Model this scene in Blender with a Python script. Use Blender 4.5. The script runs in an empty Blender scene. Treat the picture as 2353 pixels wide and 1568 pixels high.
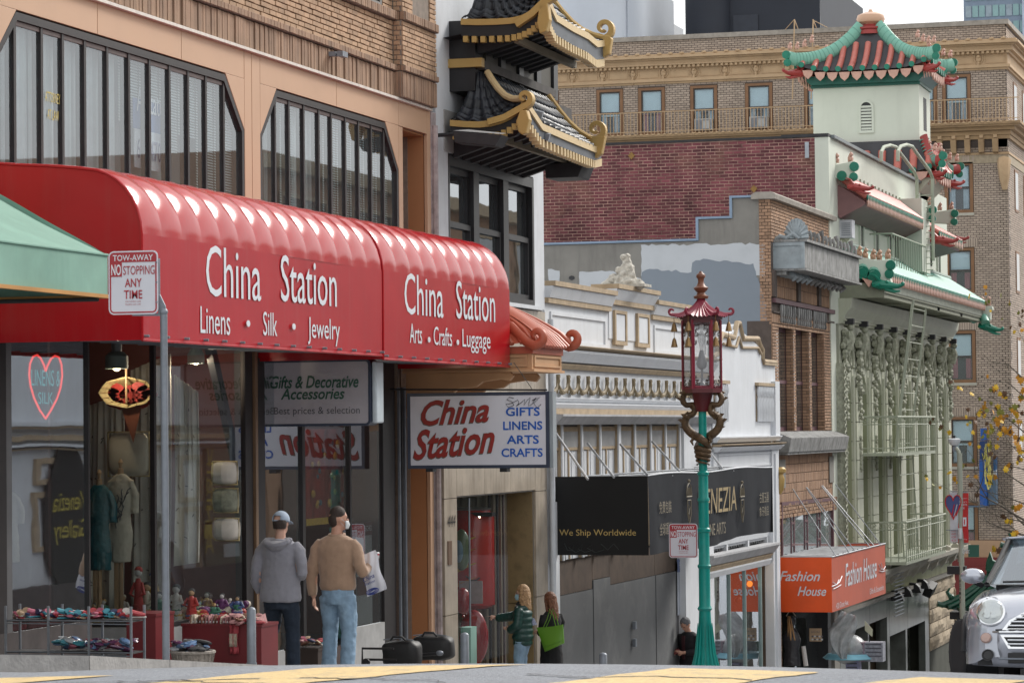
import bpy, bmesh, math, random
from mathutils import Vector, Matrix, Euler
from math import sin, cos, pi, radians
random.seed(7)
R_ = random.Random(11)
sc = bpy.context.scene
COL = sc.collection
# ------------------------------------------------------------------ camera
F_PX, IW, IH = 6800.0, 2352.0, 1568.0
HEAD, PITCH, ROLL = math.atan(1974/6800.), 0.0297, -0.0103
EYE = Vector((0, 0, 1.6))
CR = Matrix.Rotation(HEAD, 3, 'Z') @ Matrix.Rotation(pi/2+PITCH, 3, 'X') @ Matrix.Rotation(ROLL, 3, 'Z')
cam_d = bpy.data.cameras.new('camera'); cam = bpy.data.objects.new('camera', cam_d); COL.objects.link(cam)
cam.matrix_world = Matrix.Translation(EYE) @ CR.to_4x4()
cam_d.sensor_width = 36; cam_d.lens = F_PX/IW*36; cam_d.clip_start = 0.5; cam_d.clip_end = 2000
cam_d.dof.use_dof = True; cam_d.dof.focus_distance = 44; cam_d.dof.aperture_fstop = 11
sc.camera = cam
# ------------------------------------------------------------------ light
SUN_EL, SUN_ROT = radians(56), radians(150)
w = bpy.data.worlds.new('World'); sc.world = w; w.use_nodes = True
nt = w.node_tree; nt.nodes.clear()
out = nt.nodes.new('ShaderNodeOutputWorld'); bg = nt.nodes.new('ShaderNodeBackground')
sky = nt.nodes.new('ShaderNodeTexSky'); sky.sky_type = 'NISHITA'; sky.sun_disc = False
sky.sun_elevation = SUN_EL; sky.sun_rotation = SUN_ROT; sky.air_density = 1.0; sky.dust_density = 3.0
tc = nt.nodes.new('ShaderNodeTexCoord'); ns = nt.nodes.new('ShaderNodeTexNoise')
ns.inputs['Scale'].default_value = 1.6; ns.inputs['Detail'].default_value = 5; ns.inputs['Roughness'].default_value = 0.55
cr = nt.nodes.new('ShaderNodeValToRGB')
cr.color_ramp.elements[0].position = .25; cr.color_ramp.elements[0].color = (8.3, 8.7, 9.3, 1)
cr.color_ramp.elements[1].position = .62; cr.color_ramp.elements[1].color = (10.8, 10.8, 10.6, 1)
mx = nt.nodes.new('ShaderNodeMix'); mx.data_type = 'RGBA'; mx.inputs['Factor'].default_value = .92
nt.links.new(tc.outputs['Generated'], ns.inputs['Vector']); nt.links.new(ns.outputs['Fac'], cr.inputs['Fac'])
nt.links.new(sky.outputs['Color'], mx.inputs['A']); nt.links.new(cr.outputs['Color'], mx.inputs['B'])
nt.links.new(mx.outputs['Result'], bg.inputs['Color']); nt.links.new(bg.outputs['Background'], out.inputs['Surface'])
bg.inputs['Strength'].default_value = 0.098
sl = bpy.data.lights.new('sun', 'SUN'); sl.energy = 2.4; sl.angle = radians(20); sl.color = (1, .96, .9)
sun = bpy.data.objects.new('sun', sl); COL.objects.link(sun)
# veiled sun in the south, down the street and a little to its right
sd = Vector((-.42, -.72, -.62)).normalized()
sun.rotation_euler = sd.to_track_quat('-Z', 'Y').to_euler()
sky.sun_rotation = math.atan2(-sd.x, -sd.y); sky.sun_elevation = math.asin(-sd.z)
sc.view_settings.view_transform = 'Standard'; sc.view_settings.look = 'None'
sc.view_settings.exposure = 0.42; sc.view_settings.gamma = 1.0
sc.render.engine = 'CYCLES'
sc.cycles.max_bounces = 7; sc.cycles.transparent_max_bounces = 12; sc.cycles.diffuse_bounces = 4
sc.cycles.glossy_bounces = 3; sc.cycles.transmission_bounces = 4
# ------------------------------------------------------------------ surveying: a point of the photograph on a known plane
def ray(u, v): return CR @ Vector(((u-IW/2)/F_PX, -(v-IH/2)/F_PX, -1))
def hx(u, v, X):
    d = ray(u, v); return EYE + d*(X/d.x)
def hy(u, v, Y):
    d = ray(u, v); return EYE + d*(Y/d.y)
# ------------------------------------------------------------------ materials
def s2l(c): return c/12.92 if c <= .04045 else ((c+.055)/1.055)**2.4
def H(h, k=1.0):
    h = h.lstrip('#'); return tuple(s2l(int(h[i:i+2], 16)/255)*k for i in (0, 2, 4))
MATS = {}
def mat(name, col=(.5,.5,.5), rough=.7, metal=0, var=.18, scale=2.0, bump=.0, bscale=30, spec=.5, dirt=0, dirtcol=(.05,.045,.04), island=0, emit=None, estr=1, streak=0, coat=0, dscale=.8, sheen=0):
    if name in MATS: return MATS[name]
    m = bpy.data.materials.new(name); m.use_nodes = True; n = m.node_tree; L = n.links.new
    b = n.nodes['Principled BSDF']; b.inputs['Roughness'].default_value = rough; b.inputs['Metallic'].default_value = metal
    b.inputs['Specular IOR Level'].default_value = spec; b.inputs['Coat Weight'].default_value = coat
    if coat: b.inputs['Coat Roughness'].default_value = .08
    if sheen: b.inputs['Sheen Weight'].default_value = sheen
    geo = n.nodes.new('ShaderNodeNewGeometry')
    nz = n.nodes.new('ShaderNodeTexNoise'); nz.inputs['Scale'].default_value = scale; nz.inputs['Detail'].default_value = 6
    nz.inputs['Roughness'].default_value = .6
    L(geo.outputs['Position'], nz.inputs['Vector'])
    mr = n.nodes.new('ShaderNodeMapRange'); mr.inputs['From Min'].default_value = .3; mr.inputs['From Max'].default_value = .7
    mr.inputs['To Min'].default_value = 1-var; mr.inputs['To Max'].default_value = 1+var
    L(nz.outputs['Fac'], mr.inputs['Value'])
    val = mr.outputs['Result']
    if island:
        oi = n.nodes.new('ShaderNodeObjectInfo'); ad = n.nodes.new('ShaderNodeMath'); ad.operation = 'ADD'
        L(oi.outputs['Random'], ad.inputs[0]); L(geo.outputs['Random Per Island'], ad.inputs[1])
        fr = n.nodes.new('ShaderNodeMath'); fr.operation = 'FRACT'; L(ad.outputs[0], fr.inputs[0])
        m2 = n.nodes.new('ShaderNodeMapRange'); m2.inputs['To Min'].default_value = 1-island; m2.inputs['To Max'].default_value = 1+island
        L(fr.outputs[0], m2.inputs['Value']); mu = n.nodes.new('ShaderNodeMath'); mu.operation = 'MULTIPLY'
        L(val, mu.inputs[0]); L(m2.outputs['Result'], mu.inputs[1]); val = mu.outputs[0]
    sc_ = n.nodes.new('ShaderNodeVectorMath'); sc_.operation = 'SCALE'; sc_.inputs[0].default_value = col; L(val, sc_.inputs['Scale'])
    colout = sc_.outputs[0]
    if dirt:
        nd = n.nodes.new('ShaderNodeTexNoise'); nd.inputs['Scale'].default_value = dscale; nd.inputs['Detail'].default_value = 8; nd.inputs['Roughness'].default_value = .7
        if streak:
            mp = n.nodes.new('ShaderNodeMapping'); mp.inputs['Scale'].default_value = (streak, streak, .35); L(geo.outputs['Position'], mp.inputs['Vector']); L(mp.outputs[0], nd.inputs['Vector'])
        else: L(geo.outputs['Position'], nd.inputs['Vector'])
        rp = n.nodes.new('ShaderNodeMapRange'); rp.inputs['From Min'].default_value = .5; rp.inputs['From Max'].default_value = .72; rp.inputs['To Max'].default_value = dirt
        L(nd.outputs['Fac'], rp.inputs['Value'])
        mm = n.nodes.new('ShaderNodeMix'); mm.data_type = 'RGBA'; mm.inputs['B'].default_value = (*dirtcol, 1)
        L(rp.outputs['Result'], mm.inputs['Factor']); L(colout, mm.inputs['A']); colout = mm.outputs['Result']
    L(colout, b.inputs['Base Color'])
    if bump:
        nb = n.nodes.new('ShaderNodeTexNoise'); nb.inputs['Scale'].default_value = bscale; nb.inputs['Detail'].default_value = 5; L(geo.outputs['Position'], nb.inputs['Vector'])
        bp = n.nodes.new('ShaderNodeBump'); bp.inputs['Strength'].default_value = bump; bp.inputs['Distance'].default_value = .02
        L(nb.outputs['Fac'], bp.inputs['Height']); L(bp.outputs[0], b.inputs['Normal'])
    if emit:
        b.inputs['Emission Color'].default_value = (*emit, 1); b.inputs['Emission Strength'].default_value = estr
    MATS[name] = m; return m
def glass(name, tint=(.6, .65, .66), refl=.22, dirt=.06, wavy=.0, rmax=.9):
    """window pane: clear, mirror-like reflection growing towards grazing angles, a light film of dust"""
    if name in MATS: return MATS[name]
    m = bpy.data.materials.new(name); m.use_nodes = True; n = m.node_tree; L = n.links.new; n.nodes.clear()
    o = n.nodes.new('ShaderNodeOutputMaterial'); tr = n.nodes.new('ShaderNodeBsdfTransparent'); tr.inputs['Color'].default_value = (*tint, 1)
    gl = n.nodes.new('ShaderNodeBsdfGlossy'); gl.inputs['Roughness'].default_value = .015; gl.inputs['Color'].default_value = (.9, .95, 1, 1)
    lw = n.nodes.new('ShaderNodeLayerWeight'); lw.inputs['Blend'].default_value = .5
    pw = n.nodes.new('ShaderNodeMath'); pw.operation = 'POWER'; pw.inputs[1].default_value = 4; L(lw.outputs['Facing'], pw.inputs[0])
    m0 = n.nodes.new('ShaderNodeMapRange'); m0.inputs['To Min'].default_value = refl; m0.inputs['To Max'].default_value = rmax; L(pw.outputs[0], m0.inputs['Value'])
    gg = n.nodes.new('ShaderNodeNewGeometry'); iv_ = n.nodes.new('ShaderNodeMath'); iv_.operation = 'SUBTRACT'; iv_.inputs[0].default_value = 1; L(gg.outputs['Backfacing'], iv_.inputs[1])
    mr = n.nodes.new('ShaderNodeMath'); mr.operation = 'MULTIPLY'; L(m0.outputs['Result'], mr.inputs[0]); L(iv_.outputs[0], mr.inputs[1])
    m1 = n.nodes.new('ShaderNodeMixShader'); L(mr.outputs[0], m1.inputs[0]); L(tr.outputs[0], m1.inputs[1]); L(gl.outputs[0], m1.inputs[2])
    df = n.nodes.new('ShaderNodeBsdfDiffuse'); df.inputs['Color'].default_value = (.5, .52, .52, 1)
    m2 = n.nodes.new('ShaderNodeMixShader'); m2.inputs[0].default_value = dirt; L(m1.outputs[0], m2.inputs[1]); L(df.outputs[0], m2.inputs[2])
    if wavy:
        nz = n.nodes.new('ShaderNodeTexNoise'); nz.inputs['Scale'].default_value = 1.2; bp = n.nodes.new('ShaderNodeBump'); bp.inputs['Strength'].default_value = wavy; bp.inputs['Distance'].default_value = .02
        g = n.nodes.new('ShaderNodeNewGeometry'); L(g.outputs['Position'], nz.inputs['Vector']); L(nz.outputs['Fac'], bp.inputs['Height']); L(bp.outputs[0], gl.inputs['Normal'])
    L(m2.outputs[0], o.inputs['Surface']); MATS[name] = m; return m
def emat(name, col=(1,.72,.42), s=8):
    if name in MATS: return MATS[name]
    m = bpy.data.materials.new(name); m.use_nodes = True; n = m.node_tree; n.nodes.clear()
    o = n.nodes.new('ShaderNodeOutputMaterial'); e = n.nodes.new('ShaderNodeEmission'); e.inputs['Color'].default_value = (*col, 1); e.inputs['Strength'].default_value = s
    n.links.new(e.outputs[0], o.inputs['Surface']); MATS[name] = m; return m
# -- mesh collector
class MB:
    def __init__(s): s.v = []; s.f = []; s.sm = False
    def add(s, vs, fs):
        o = len(s.v); s.v += [tuple(p) for p in vs]; s.f += [tuple(i+o for i in q) for q in fs]; return s
    def box(s, x0, x1, y0, y1, z0, z1):
        if x0 > x1: x0, x1 = x1, x0
        if y0 > y1: y0, y1 = y1, y0
        if z0 > z1: z0, z1 = z1, z0
        return s.add([(x0,y0,z0),(x1,y0,z0),(x1,y1,z0),(x0,y1,z0),(x0,y0,z1),(x1,y0,z1),(x1,y1,z1),(x0,y1,z1)],
                     [(3,2,1,0),(4,5,6,7),(0,1,5,4),(1,2,6,5),(2,3,7,6),(3,0,4,7)])
    def cbox(s, c, d, rot=None):
        """box by centre and size, optionally turned"""
        M = (Euler(rot).to_matrix() if rot is not None and not isinstance(rot, Matrix) else rot) or Matrix.Identity(3)
        vs = []
        for z in (-.5, .5):
            for x, y in ((-.5,-.5),(.5,-.5),(.5,.5),(-.5,.5)): vs.append(Vector(c)+M@Vector((x*d[0], y*d[1], z*d[2])))
        return s.add(vs, [(3,2,1,0),(4,5,6,7),(0,1,5,4),(1,2,6,5),(2,3,7,6),(3,0,4,7)])
    def prism(s, poly, axis, a0, a1):
        """closed outline (list of 2D points) pulled along an axis: 'x' -> (y,z), 'y' -> (x,z), 'z' -> (x,y)"""
        def P(p, a): return (a, p[0], p[1]) if axis == 'x' else ((p[0], a, p[1]) if axis == 'y' else (p[0], p[1], a))
        n = len(poly); vs = [P(p, a0) for p in poly]+[P(p, a1) for p in poly]
        ar = sum(poly[i][0]*poly[(i+1) % n][1]-poly[(i+1) % n][0]*poly[i][1] for i in range(n))
        fl = (ar > 0) ^ (axis == 'y') ^ (a1 < a0)
        fs = [tuple(range(n)), tuple(range(2*n-1, n-1, -1))]+[(i, n+i, n+(i+1) % n, (i+1) % n) for i in range(n)]
        if fl: fs = [tuple(reversed(q)) for q in fs]
        return s.add(vs, fs)
    def ring(s, outer, inner, axis, a0, a1):
        """frame between two outlines with equal point counts"""
        def P(p, a): return (a, p[0], p[1]) if axis == 'x' else ((p[0], a, p[1]) if axis == 'y' else (p[0], p[1], a))
        n = len(outer); vs = [P(p, a0) for p in outer]+[P(p, a0) for p in inner]+[P(p, a1) for p in outer]+[P(p, a1) for p in inner]; fs = []
        for i in range(n):
            j = (i+1) % n
            fs += [(i, j, n+j, n+i), (2*n+i, 3*n+i, 3*n+j, 2*n+j), (i, 2*n+i, 2*n+j, j), (n+i, n+j, 3*n+j, 3*n+i)]
        return s.add(vs, fs)
    def tube(s, pts, r, n=8, cap=True, flat=1.0, up=None):
        pts = [Vector(p) for p in pts]; m = len(pts); rs = r if isinstance(r, (list, tuple)) else [r]*m
        vs = []; N = None
        for i, p in enumerate(pts):
            t = (pts[min(i+1, m-1)]-pts[max(i-1, 0)])
            t = t.normalized() if t.length > 1e-9 else Vector((0,0,1))
            if N is None:
                N = up and Vector(up) or (Vector((0,0,1)) if abs(t.z) < .9 else Vector((1,0,0)))
            N = (N-t*N.dot(t)); N = N.normalized() if N.length > 1e-6 else t.orthogonal().normalized()
            B = t.cross(N)
            for k in range(n):
                a = 2*pi*k/n; vs.append(p+N*cos(a)*rs[i]*flat+B*sin(a)*rs[i])
        fs = [(i*n+k, i*n+(k+1) % n, (i+1)*n+(k+1) % n, (i+1)*n+k) for i in range(m-1) for k in range(n)]
        if cap: fs += [tuple(reversed(range(n))), tuple((m-1)*n+k for k in range(n))]
        s.sm = True
        return s.add(vs, fs)
    def lathe(s, prof, c=(0,0,0), n=16, M=None, ex=1, ey=1):
        """profile (r,z) turned round the vertical axis through c"""
        vs = []
        for r, z in prof:
            for k in range(n):
                a = 2*pi*k/n; p = Vector((r*cos(a)*ex, r*sin(a)*ey, z))
                if M is not None: p = M@p
                vs.append(p+Vector(c))
        m = len(prof); fs = [(i*n+k, i*n+(k+1) % n, (i+1)*n+(k+1) % n, (i+1)*n+k) for i in range(m-1) for k in range(n)]
        fs += [tuple(reversed(range(n))), tuple((m-1)*n+k for k in range(n))]
        s.sm = True
        return s.add(vs, fs)
    def ball(s, c, r, n=12, m=7, e=(1,1,1), M=None):
        prof = [(max(.001, sin(pi*i/m))*r, -cos(pi*i/m)*r) for i in range(m+1)]
        vs = []
        o = len(s.v)
        s.lathe(prof, (0,0,0), n)
        for i in range(o, len(s.v)):
            p = Vector(s.v[i]); p = Vector((p.x*e[0], p.y*e[1], p.z*e[2]))
            if M is not None: p = M@p
            s.v[i] = tuple(p+Vector(c))
        return s
    def sheet(s, fn, nu, nv, closed=False):
        vs = [fn(i/nu, j/nv) for i in range(nu+1) for j in range(nv+1)]
        fs = [(i*(nv+1)+j, (i+1)*(nv+1)+j, (i+1)*(nv+1)+j+1, i*(nv+1)+j+1) for i in range(nu) for j in range(nv)]
        s.sm = True
        return s.add(vs, fs)
    def quad(s, a, b, c, d): return s.add([a, b, c, d], [(0,1,2,3)])
    def mesh(s, name):
        me = bpy.data.meshes.new(name); me.from_pydata(s.v, [], s.f); me.update()
        if s.sm: me.shade_smooth(); 
        return me
def _fix(me, angle=40):
    if angle: 
        try: me.set_sharp_from_angle(angle=radians(angle))
        except Exception: pass
def tag(o, label=None, cat=None, group=None, kind=None):
    if label: o['label'] = label
    if cat: o['category'] = cat
    if group: o['group'] = group
    if kind: o['kind'] = kind
    return o
def thing(name, label, cat, loc=(0,0,0), rz=0, group=None):
    o = bpy.data.objects.new(name, None); o.location = loc; o.rotation_euler = (0, 0, rz); o.empty_display_size = .2
    COL.objects.link(o); tag(o, label, cat, group); return o
def inv_of(o):
    M = Matrix.Identity(4); q = o
    while q is not None: M = (q.matrix_parent_inverse @ q.matrix_basis if q.parent else q.matrix_basis) @ M; q = q.parent
    return M.inverted()
def part(name, mb, m, parent=None, local=False, label=None, kind=None, solid=0, sub=0, bevel=0, smooth=None):
    me = mb.mesh(name) if isinstance(mb, MB) else mb
    for q in (m if isinstance(m, (list, tuple)) else [m]):
        if q is not None and len(me.materials) < (len(m) if isinstance(m, (list, tuple)) else 1): me.materials.append(q)
    if isinstance(mb, MB) and mb.sm: _fix(me)
    o = bpy.data.objects.new(name, me); COL.objects.link(o)
    if parent is not None:
        o.parent = parent
        if not local: o.matrix_parent_inverse = inv_of(parent)
    if label: o['label'] = label
    if kind: o['kind'] = kind
    if solid: md = o.modifiers.new('thick', 'SOLIDIFY'); md.thickness = solid; md.offset = 0
    if sub: md = o.modifiers.new('smooth', 'SUBSURF'); md.levels = sub; md.render_levels = sub
    if bevel: md = o.modifiers.new('edge', 'BEVEL'); md.width = bevel; md.segments = 2; md.limit_method = 'ANGLE'
    return o
def solo(name, mb, m, label, cat, group=None, **k):
    o = part(name, mb, m, **k); tag(o, label, cat, group); return o
def struct(name, mb, m, parent=None, **k):
    o = part(name, mb, m, parent, **k); o['kind'] = 'structure'; return o
def kids(o): return [c for c in bpy.data.objects if c.parent == o]
def copy_tree(o, parent=None, keep=True):
    ch = CH.get(o.name) or kids(o)
    CH[o.name] = ch
    c = o.copy(); COL.objects.link(c)
    if parent is not None: c.parent = parent
    for q in ch: copy_tree(q, c)
    return c
CH = {}
# text ------------------------------------------------------------------
def text_mesh(s, size=1, shear=0, bold=0, extrude=0, spacing=1, align='LEFT', sx=1, wordsp=1):
    cu = bpy.data.curves.new('lettering', 'FONT'); cu.body = s; cu.size = size; cu.shear = shear; cu.offset = bold; cu.extrude = extrude
    cu.space_character = spacing; cu.space_word = wordsp; cu.align_x = align; cu.resolution_u = 3
    o = bpy.data.objects.new('tmp', cu); COL.objects.link(o)
    bpy.context.view_layer.update()
    dg = bpy.context.evaluated_depsgraph_get(); me = bpy.data.meshes.new_from_object(o.evaluated_get(dg))
    bpy.data.objects.remove(o); bpy.data.curves.remove(cu)
    return me
def lettering(s, m, parent, a, b, up, h=None, name='lettering', shear=0, bold=0, off=.004, spacing=1, label=None, ext=.001, wordsp=1):
    """text fitted so its baseline runs from point a to point b; glyph height h (bounding box) along 'up'"""
    me = text_mesh(s, 1, shear, bold, 0, spacing, wordsp=wordsp)
    xs = [v.co.x for v in me.vertices]; ys = [v.co.y for v in me.vertices]
    if not xs: return None
    x0, x1, y1 = min(xs), max(xs), max(ys)
    a = Vector(a); b = Vector(b); d = b-a; up = Vector(up).normalized(); k = d.length/(x1-x0); kh = (h/y1) if h else k
    nrm = d.cross(up).normalized(); dx = d.normalized()
    base = [a+dx*((v.co.x-x0)*k)+up*(v.co.y*kh) for v in me.vertices]
    for i, v in enumerate(me.vertices): v.co = base[i]+nrm*off
    me.update(); return part(name, me, m, parent, label=label)
# brick fields ----------------------------------------------------------
BRICK = {}
def unit_brick():
    if 'b' not in BRICK:
        mb = MB()
        e = .5; c = .46
        vs = [(-e,-e,-e),(e,-e,-e),(e,e,-e),(-e,e,-e),(-e,-e,e*.6),(e,-e,e*.6),(e,e,e*.6),(-e,e,e*.6),(-.485,-.46,e),(.485,-.46,e),(.485,.46,e),(-.485,.46,e)]
        mb.add(vs, [(0,1,5,4),(1,2,6,5),(2,3,7,6),(3,0,4,7),(4,5,9,8),(5,6,10,9),(6,7,11,10),(7,4,8,11),(8,9,10,11)])
        BRICK['b'] = mb
    return BRICK['b']
def brick_wall(parent, m, plane, pos, a0, a1, z0, z1, bw=.2, bh=.0667, joint=.012, proud=.014, holes=(), nparts=300, name='brick', vertical=False, near=None, missing=0, off0=0, clip=None, keyfn=None):
    """real bricks laid proud of a mortar backing. plane 'x': wall at x=pos (faces +x, runs along y);
    plane 'y': wall at y=pos (faces -y, runs along x). holes: (a0,a1,z0,z1). nearest bricks are parts, the rest one stuff mesh"""
    ub = unit_brick(); lst = []
    nrow = max(1, round((z1-z0)/bh)); bh = (z1-z0)/nrow
    for r in range(nrow):
        z = z0+r*bh; x = a0-(bw*.5 if (r % 2 and not vertical) else 0)-off0
        while x < a1-1e-4:
            p, q = max(x, a0), min(x+bw, a1); x += bw
            if q-p < bw*.18: continue
            segs = [(p, q)]
            for h in holes:
                if z+bh*.5 > h[2] and z+bh*.5 < h[3]:
                    ns_ = []
                    for (s0, s1) in segs:
                        if s1 <= h[0] or s0 >= h[1]: ns_.append((s0, s1))
                        else:
                            if h[0]-s0 > .02: ns_.append((s0, h[0]))
                            if s1-h[1] > .02: ns_.append((h[1], s1))
                    segs = ns_
            for s0, s1 in segs:
                if clip and not clip((s0+s1)/2, z+bh/2): continue
                if missing and R_.random() < missing: continue
                lst.append((s0, s1, z))
    if keyfn: lst.sort(key=keyfn)
    elif plane == 'x': lst.sort(key=lambda t: t[0])
    else: lst.sort(key=lambda t: -t[0])
    big = MB(); count = 0
    if 'me_'+m.name not in BRICK:
        me = ub.mesh('brick'); me.materials.append(m); BRICK['me_'+m.name] = me
    me = BRICK['me_'+m.name]
    pi_ = inv_of(parent) if parent is not None else None
    for (s0, s1, z) in lst:
        w_ = (s1-s0-joint); h_ = bh-joint; d_ = proud*(1+R_.uniform(-.25, .25)); ca = (s0+s1)/2; cz = z+bh/2
        if w_ < .01: continue
        # local axes: brick x -> along, brick y -> up, brick z -> outward
        if plane == 'x': M = Matrix(((0,0,d_,pos+d_/2-.002),(w_,0,0,ca),(0,h_,0,cz),(0,0,0,1)))
        else: M = Matrix(((w_,0,0,ca),(0,0,-d_,pos-d_/2+.002),(0,h_,0,cz),(0,0,0,1)))
        if count < nparts:
            o = bpy.data.objects.new(name, me); COL.objects.link(o)
            if parent is not None: o.parent = parent; o.matrix_parent_inverse = pi_
            o.matrix_basis = M; count += 1
        else:
            big.add([M@Vector(p) for p in ub.v], ub.f)
    if big.v: part('brickwork', big, m, parent, kind='stuff')
    return len(lst)
def scroll(c, r0, turns, a0, rad0, rad1, plane='yz', n=26, flip=1):
    """points of a spiral for volutes: centre c, outer radius r0"""
    pts = []; rs = []
    for i in range(n+1):
        t = i/n; a = a0+flip*turns*2*pi*t; r = r0*(1-t*.82)
        d = (0, cos(a)*r, sin(a)*r) if plane == 'yz' else (cos(a)*r, 0, sin(a)*r)
        pts.append((c[0]+d[0], c[1]+d[1], c[2]+d[2])); rs.append(rad0+(rad1-rad0)*t)
    return pts, rs
def gz(X, Y):
    """height of the roadway"""
    c = -.0055*(X+5)**2 if X > -9.6 else -.0055*4.6**2
    if X > 0: c = -.0055*25
    if Y < 18.9: z = 0
    elif Y < 20.53: z = -.03*(Y-18.9)**2
    else: z = -.0797-.098*(min(Y,34)-20.53)
    if Y > 34: z -= .112*(min(Y,93)-34)
    if Y > 93: z -= .03*(Y-93)
    return z+c
def gs(Y): return gz(-9.6, Y)+.14       # pavement surface on the left side
V = Vector
def _B(*a, **k): return MB().box(*a, **k)
def _T(*a, **k): return MB().tube(*a, **k)
def _P(*a, **k): return MB().prism(*a, **k)
def _L(*a, **k): return MB().lathe(*a, **k)
def _O(*a, **k): return MB().ball(*a, **k)
def _S(*a, **k): return MB().sheet(*a, **k)
def _R(*a, **k): return MB().ring(*a, **k)
# ================================================================== MATERIAL PALETTE
mAsph = mat('asphalt',(.29,.305,.335),.8,var=.3,scale=38,bump=1.0,bscale=120,dirt=.55,dirtcol=(.19,.195,.205),dscale=1.6)
mYel = mat('yellow_paint',(.64,.47,.23),.7,var=.16,scale=25,dirt=.75,dirtcol=(.27,.25,.21),dscale=5,bump=.5,bscale=90)
mConc = mat('pavement_concrete',(.25,.245,.24),.9,var=.15,scale=4,bump=.3,dirt=.4,dirtcol=(.1,.1,.1),dscale=2)
mCurb = mat('kerb_stone',(.3,.29,.28),.85,var=.2,scale=6,bump=.4)
mMortar = mat('mortar',(.22,.18,.15),.95,var=.2,scale=8)
mBrick = mat('tan_brick',(.40,.255,.16),.85,var=.13,scale=3,island=.17,bump=.25,bscale=60,dirt=.4,dirtcol=(.2,.13,.085),dscale=1.3)
mBrickD = mat('dark_tan_brick',(.28,.175,.115),.85,var=.16,scale=3,island=.15,bump=.25,bscale=60,dirt=.5,dirtcol=(.13,.09,.07),dscale=2,streak=3)
mPeach = mat('peach_panel',(.49,.31,.20),.55,var=.05,scale=1.2,dirt=.18,dirtcol=(.42,.24,.13),dscale=1.2)
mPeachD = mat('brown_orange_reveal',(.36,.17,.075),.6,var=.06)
mCaulk = mat('pale_flashing',(.6,.55,.5),.6,var=.15,scale=9)
mFrame = mat('dark_bronze_frame',(.022,.018,.019),.5,var=.2,scale=8,metal=.2)
mFrame2 = mat('brown_mullion_face',(.09,.06,.055),.45,var=.2,scale=8,metal=.2)
mBlind = mat('pale_blind',(.56,.59,.59),.8,var=.08,scale=2)
mCurt = mat('grey_curtain',(.48,.50,.50),.9,var=.15,scale=2.5)
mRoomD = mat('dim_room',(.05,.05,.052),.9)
mGlass = glass('window_glass',(.85,.9,.91),.12,.03)
mGlassS = glass('shop_glass',(.86,.89,.89),.10,.015,.02)
mGlassR = glass('mirror_like_shop_glass',(.8,.84,.84),.42,.02,.05)
mRed = mat('red_vinyl',(.38,.008,.014),.2,var=.07,scale=1.4,spec=.5,bump=.12,bscale=5,streak=5,dirt=.3,dirtcol=(.34,.05,.05),dscale=1.5)
mWhiteL = mat('white_lettering',(.62,.64,.68),.5,var=.04)
mGreenF = mat('green_canvas',(.17,.31,.25),.75,var=.1,scale=2.5,dirt=.25,dirtcol=(.10,.25,.2),dscale=3,streak=6)
mOrangeTrim = mat('orange_trim',(.45,.22,.06),.6)
mSteel = mat('galvanised_steel',(.20,.22,.25),.5,metal=.4,var=.15,scale=9)
mSignW = mat('sign_white',(.62,.62,.68),.35,var=.05,scale=4,dirt=.12,dirtcol=(.45,.4,.38),dscale=4)
mSignRed = mat('sign_red',(.36,.025,.035),.35,var=.08)
mBlack = mat('black_paint',(.012,.012,.014),.45,var=.3,scale=6)
mBlack2 = mat('charcoal',(.03,.03,.033),.7,var=.3,scale=6)
mNavy = mat('navy_frame',(.03,.04,.07),.4,var=.2)
mShopRed = mat('shop_red_wall',(.11,.03,.025),.8,var=.2)
mMarbleW = mat('pale_marble_base',(.42,.42,.42),.35,var=.18,scale=3,dirt=.4,dirtcol=(.22,.21,.2),dscale=2.5)
mSilver = mat('silver_trim',(.5,.52,.55),.3,metal=.8)
# == GROUND
mb = MB()
xs = [-200,-60,-20]+[-12+i*.4 for i in range(0,40)]+[6,12,40,200]
ys = [-40,-10,5,12]+[15+i*.3 for i in range(0,30)]+[25+i*2 for i in range(0,50)]+[140,200,300,500,900]
mb.add([(x,y,gz(x,y)) for x in xs for y in ys],[(i*len(ys)+j,(i+1)*len(ys)+j,(i+1)*len(ys)+j+1,i*len(ys)+j+1) for i in range(len(xs)-1) for j in range(len(ys)-1)])
mb.sm = True
road = struct('road',mb,mAsph)
for A_,B_,C_,D_ in [((-8.75,16.4),(-7.5,16.4),(-5.6,19.62),(-7.0,19.2)),((-5.55,16.4),(-4.55,16.4),(-3.5,19.3),(-4.5,19.35)),((-3.95,16.4),(-3.05,16.4),(-2.15,19.25),(-2.85,19.15)),((-11.2,17.2),(-10.2,17.2),(-8.3,18.8),(-9.3,18.9)),((-1.9,16.4),(-.9,16.4),(0,19.3),(-.9,19.3))]:
    mb = MB()
    def fn(u,v):
        x = (A_[0]*(1-u)+B_[0]*u)*(1-v)+(D_[0]*(1-u)+C_[0]*u)*v; y = (A_[1]*(1-u)+B_[1]*u)*(1-v)+(D_[1]*(1-u)+C_[1]*u)*v
        x += .02*sin(y*9)+.012*sin(y*23); return (x,y,gz(x,y)+.006)
    mb.sheet(fn,8,24); part('crosswalk_stripe',mb,mYel,road,kind='structure')
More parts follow.
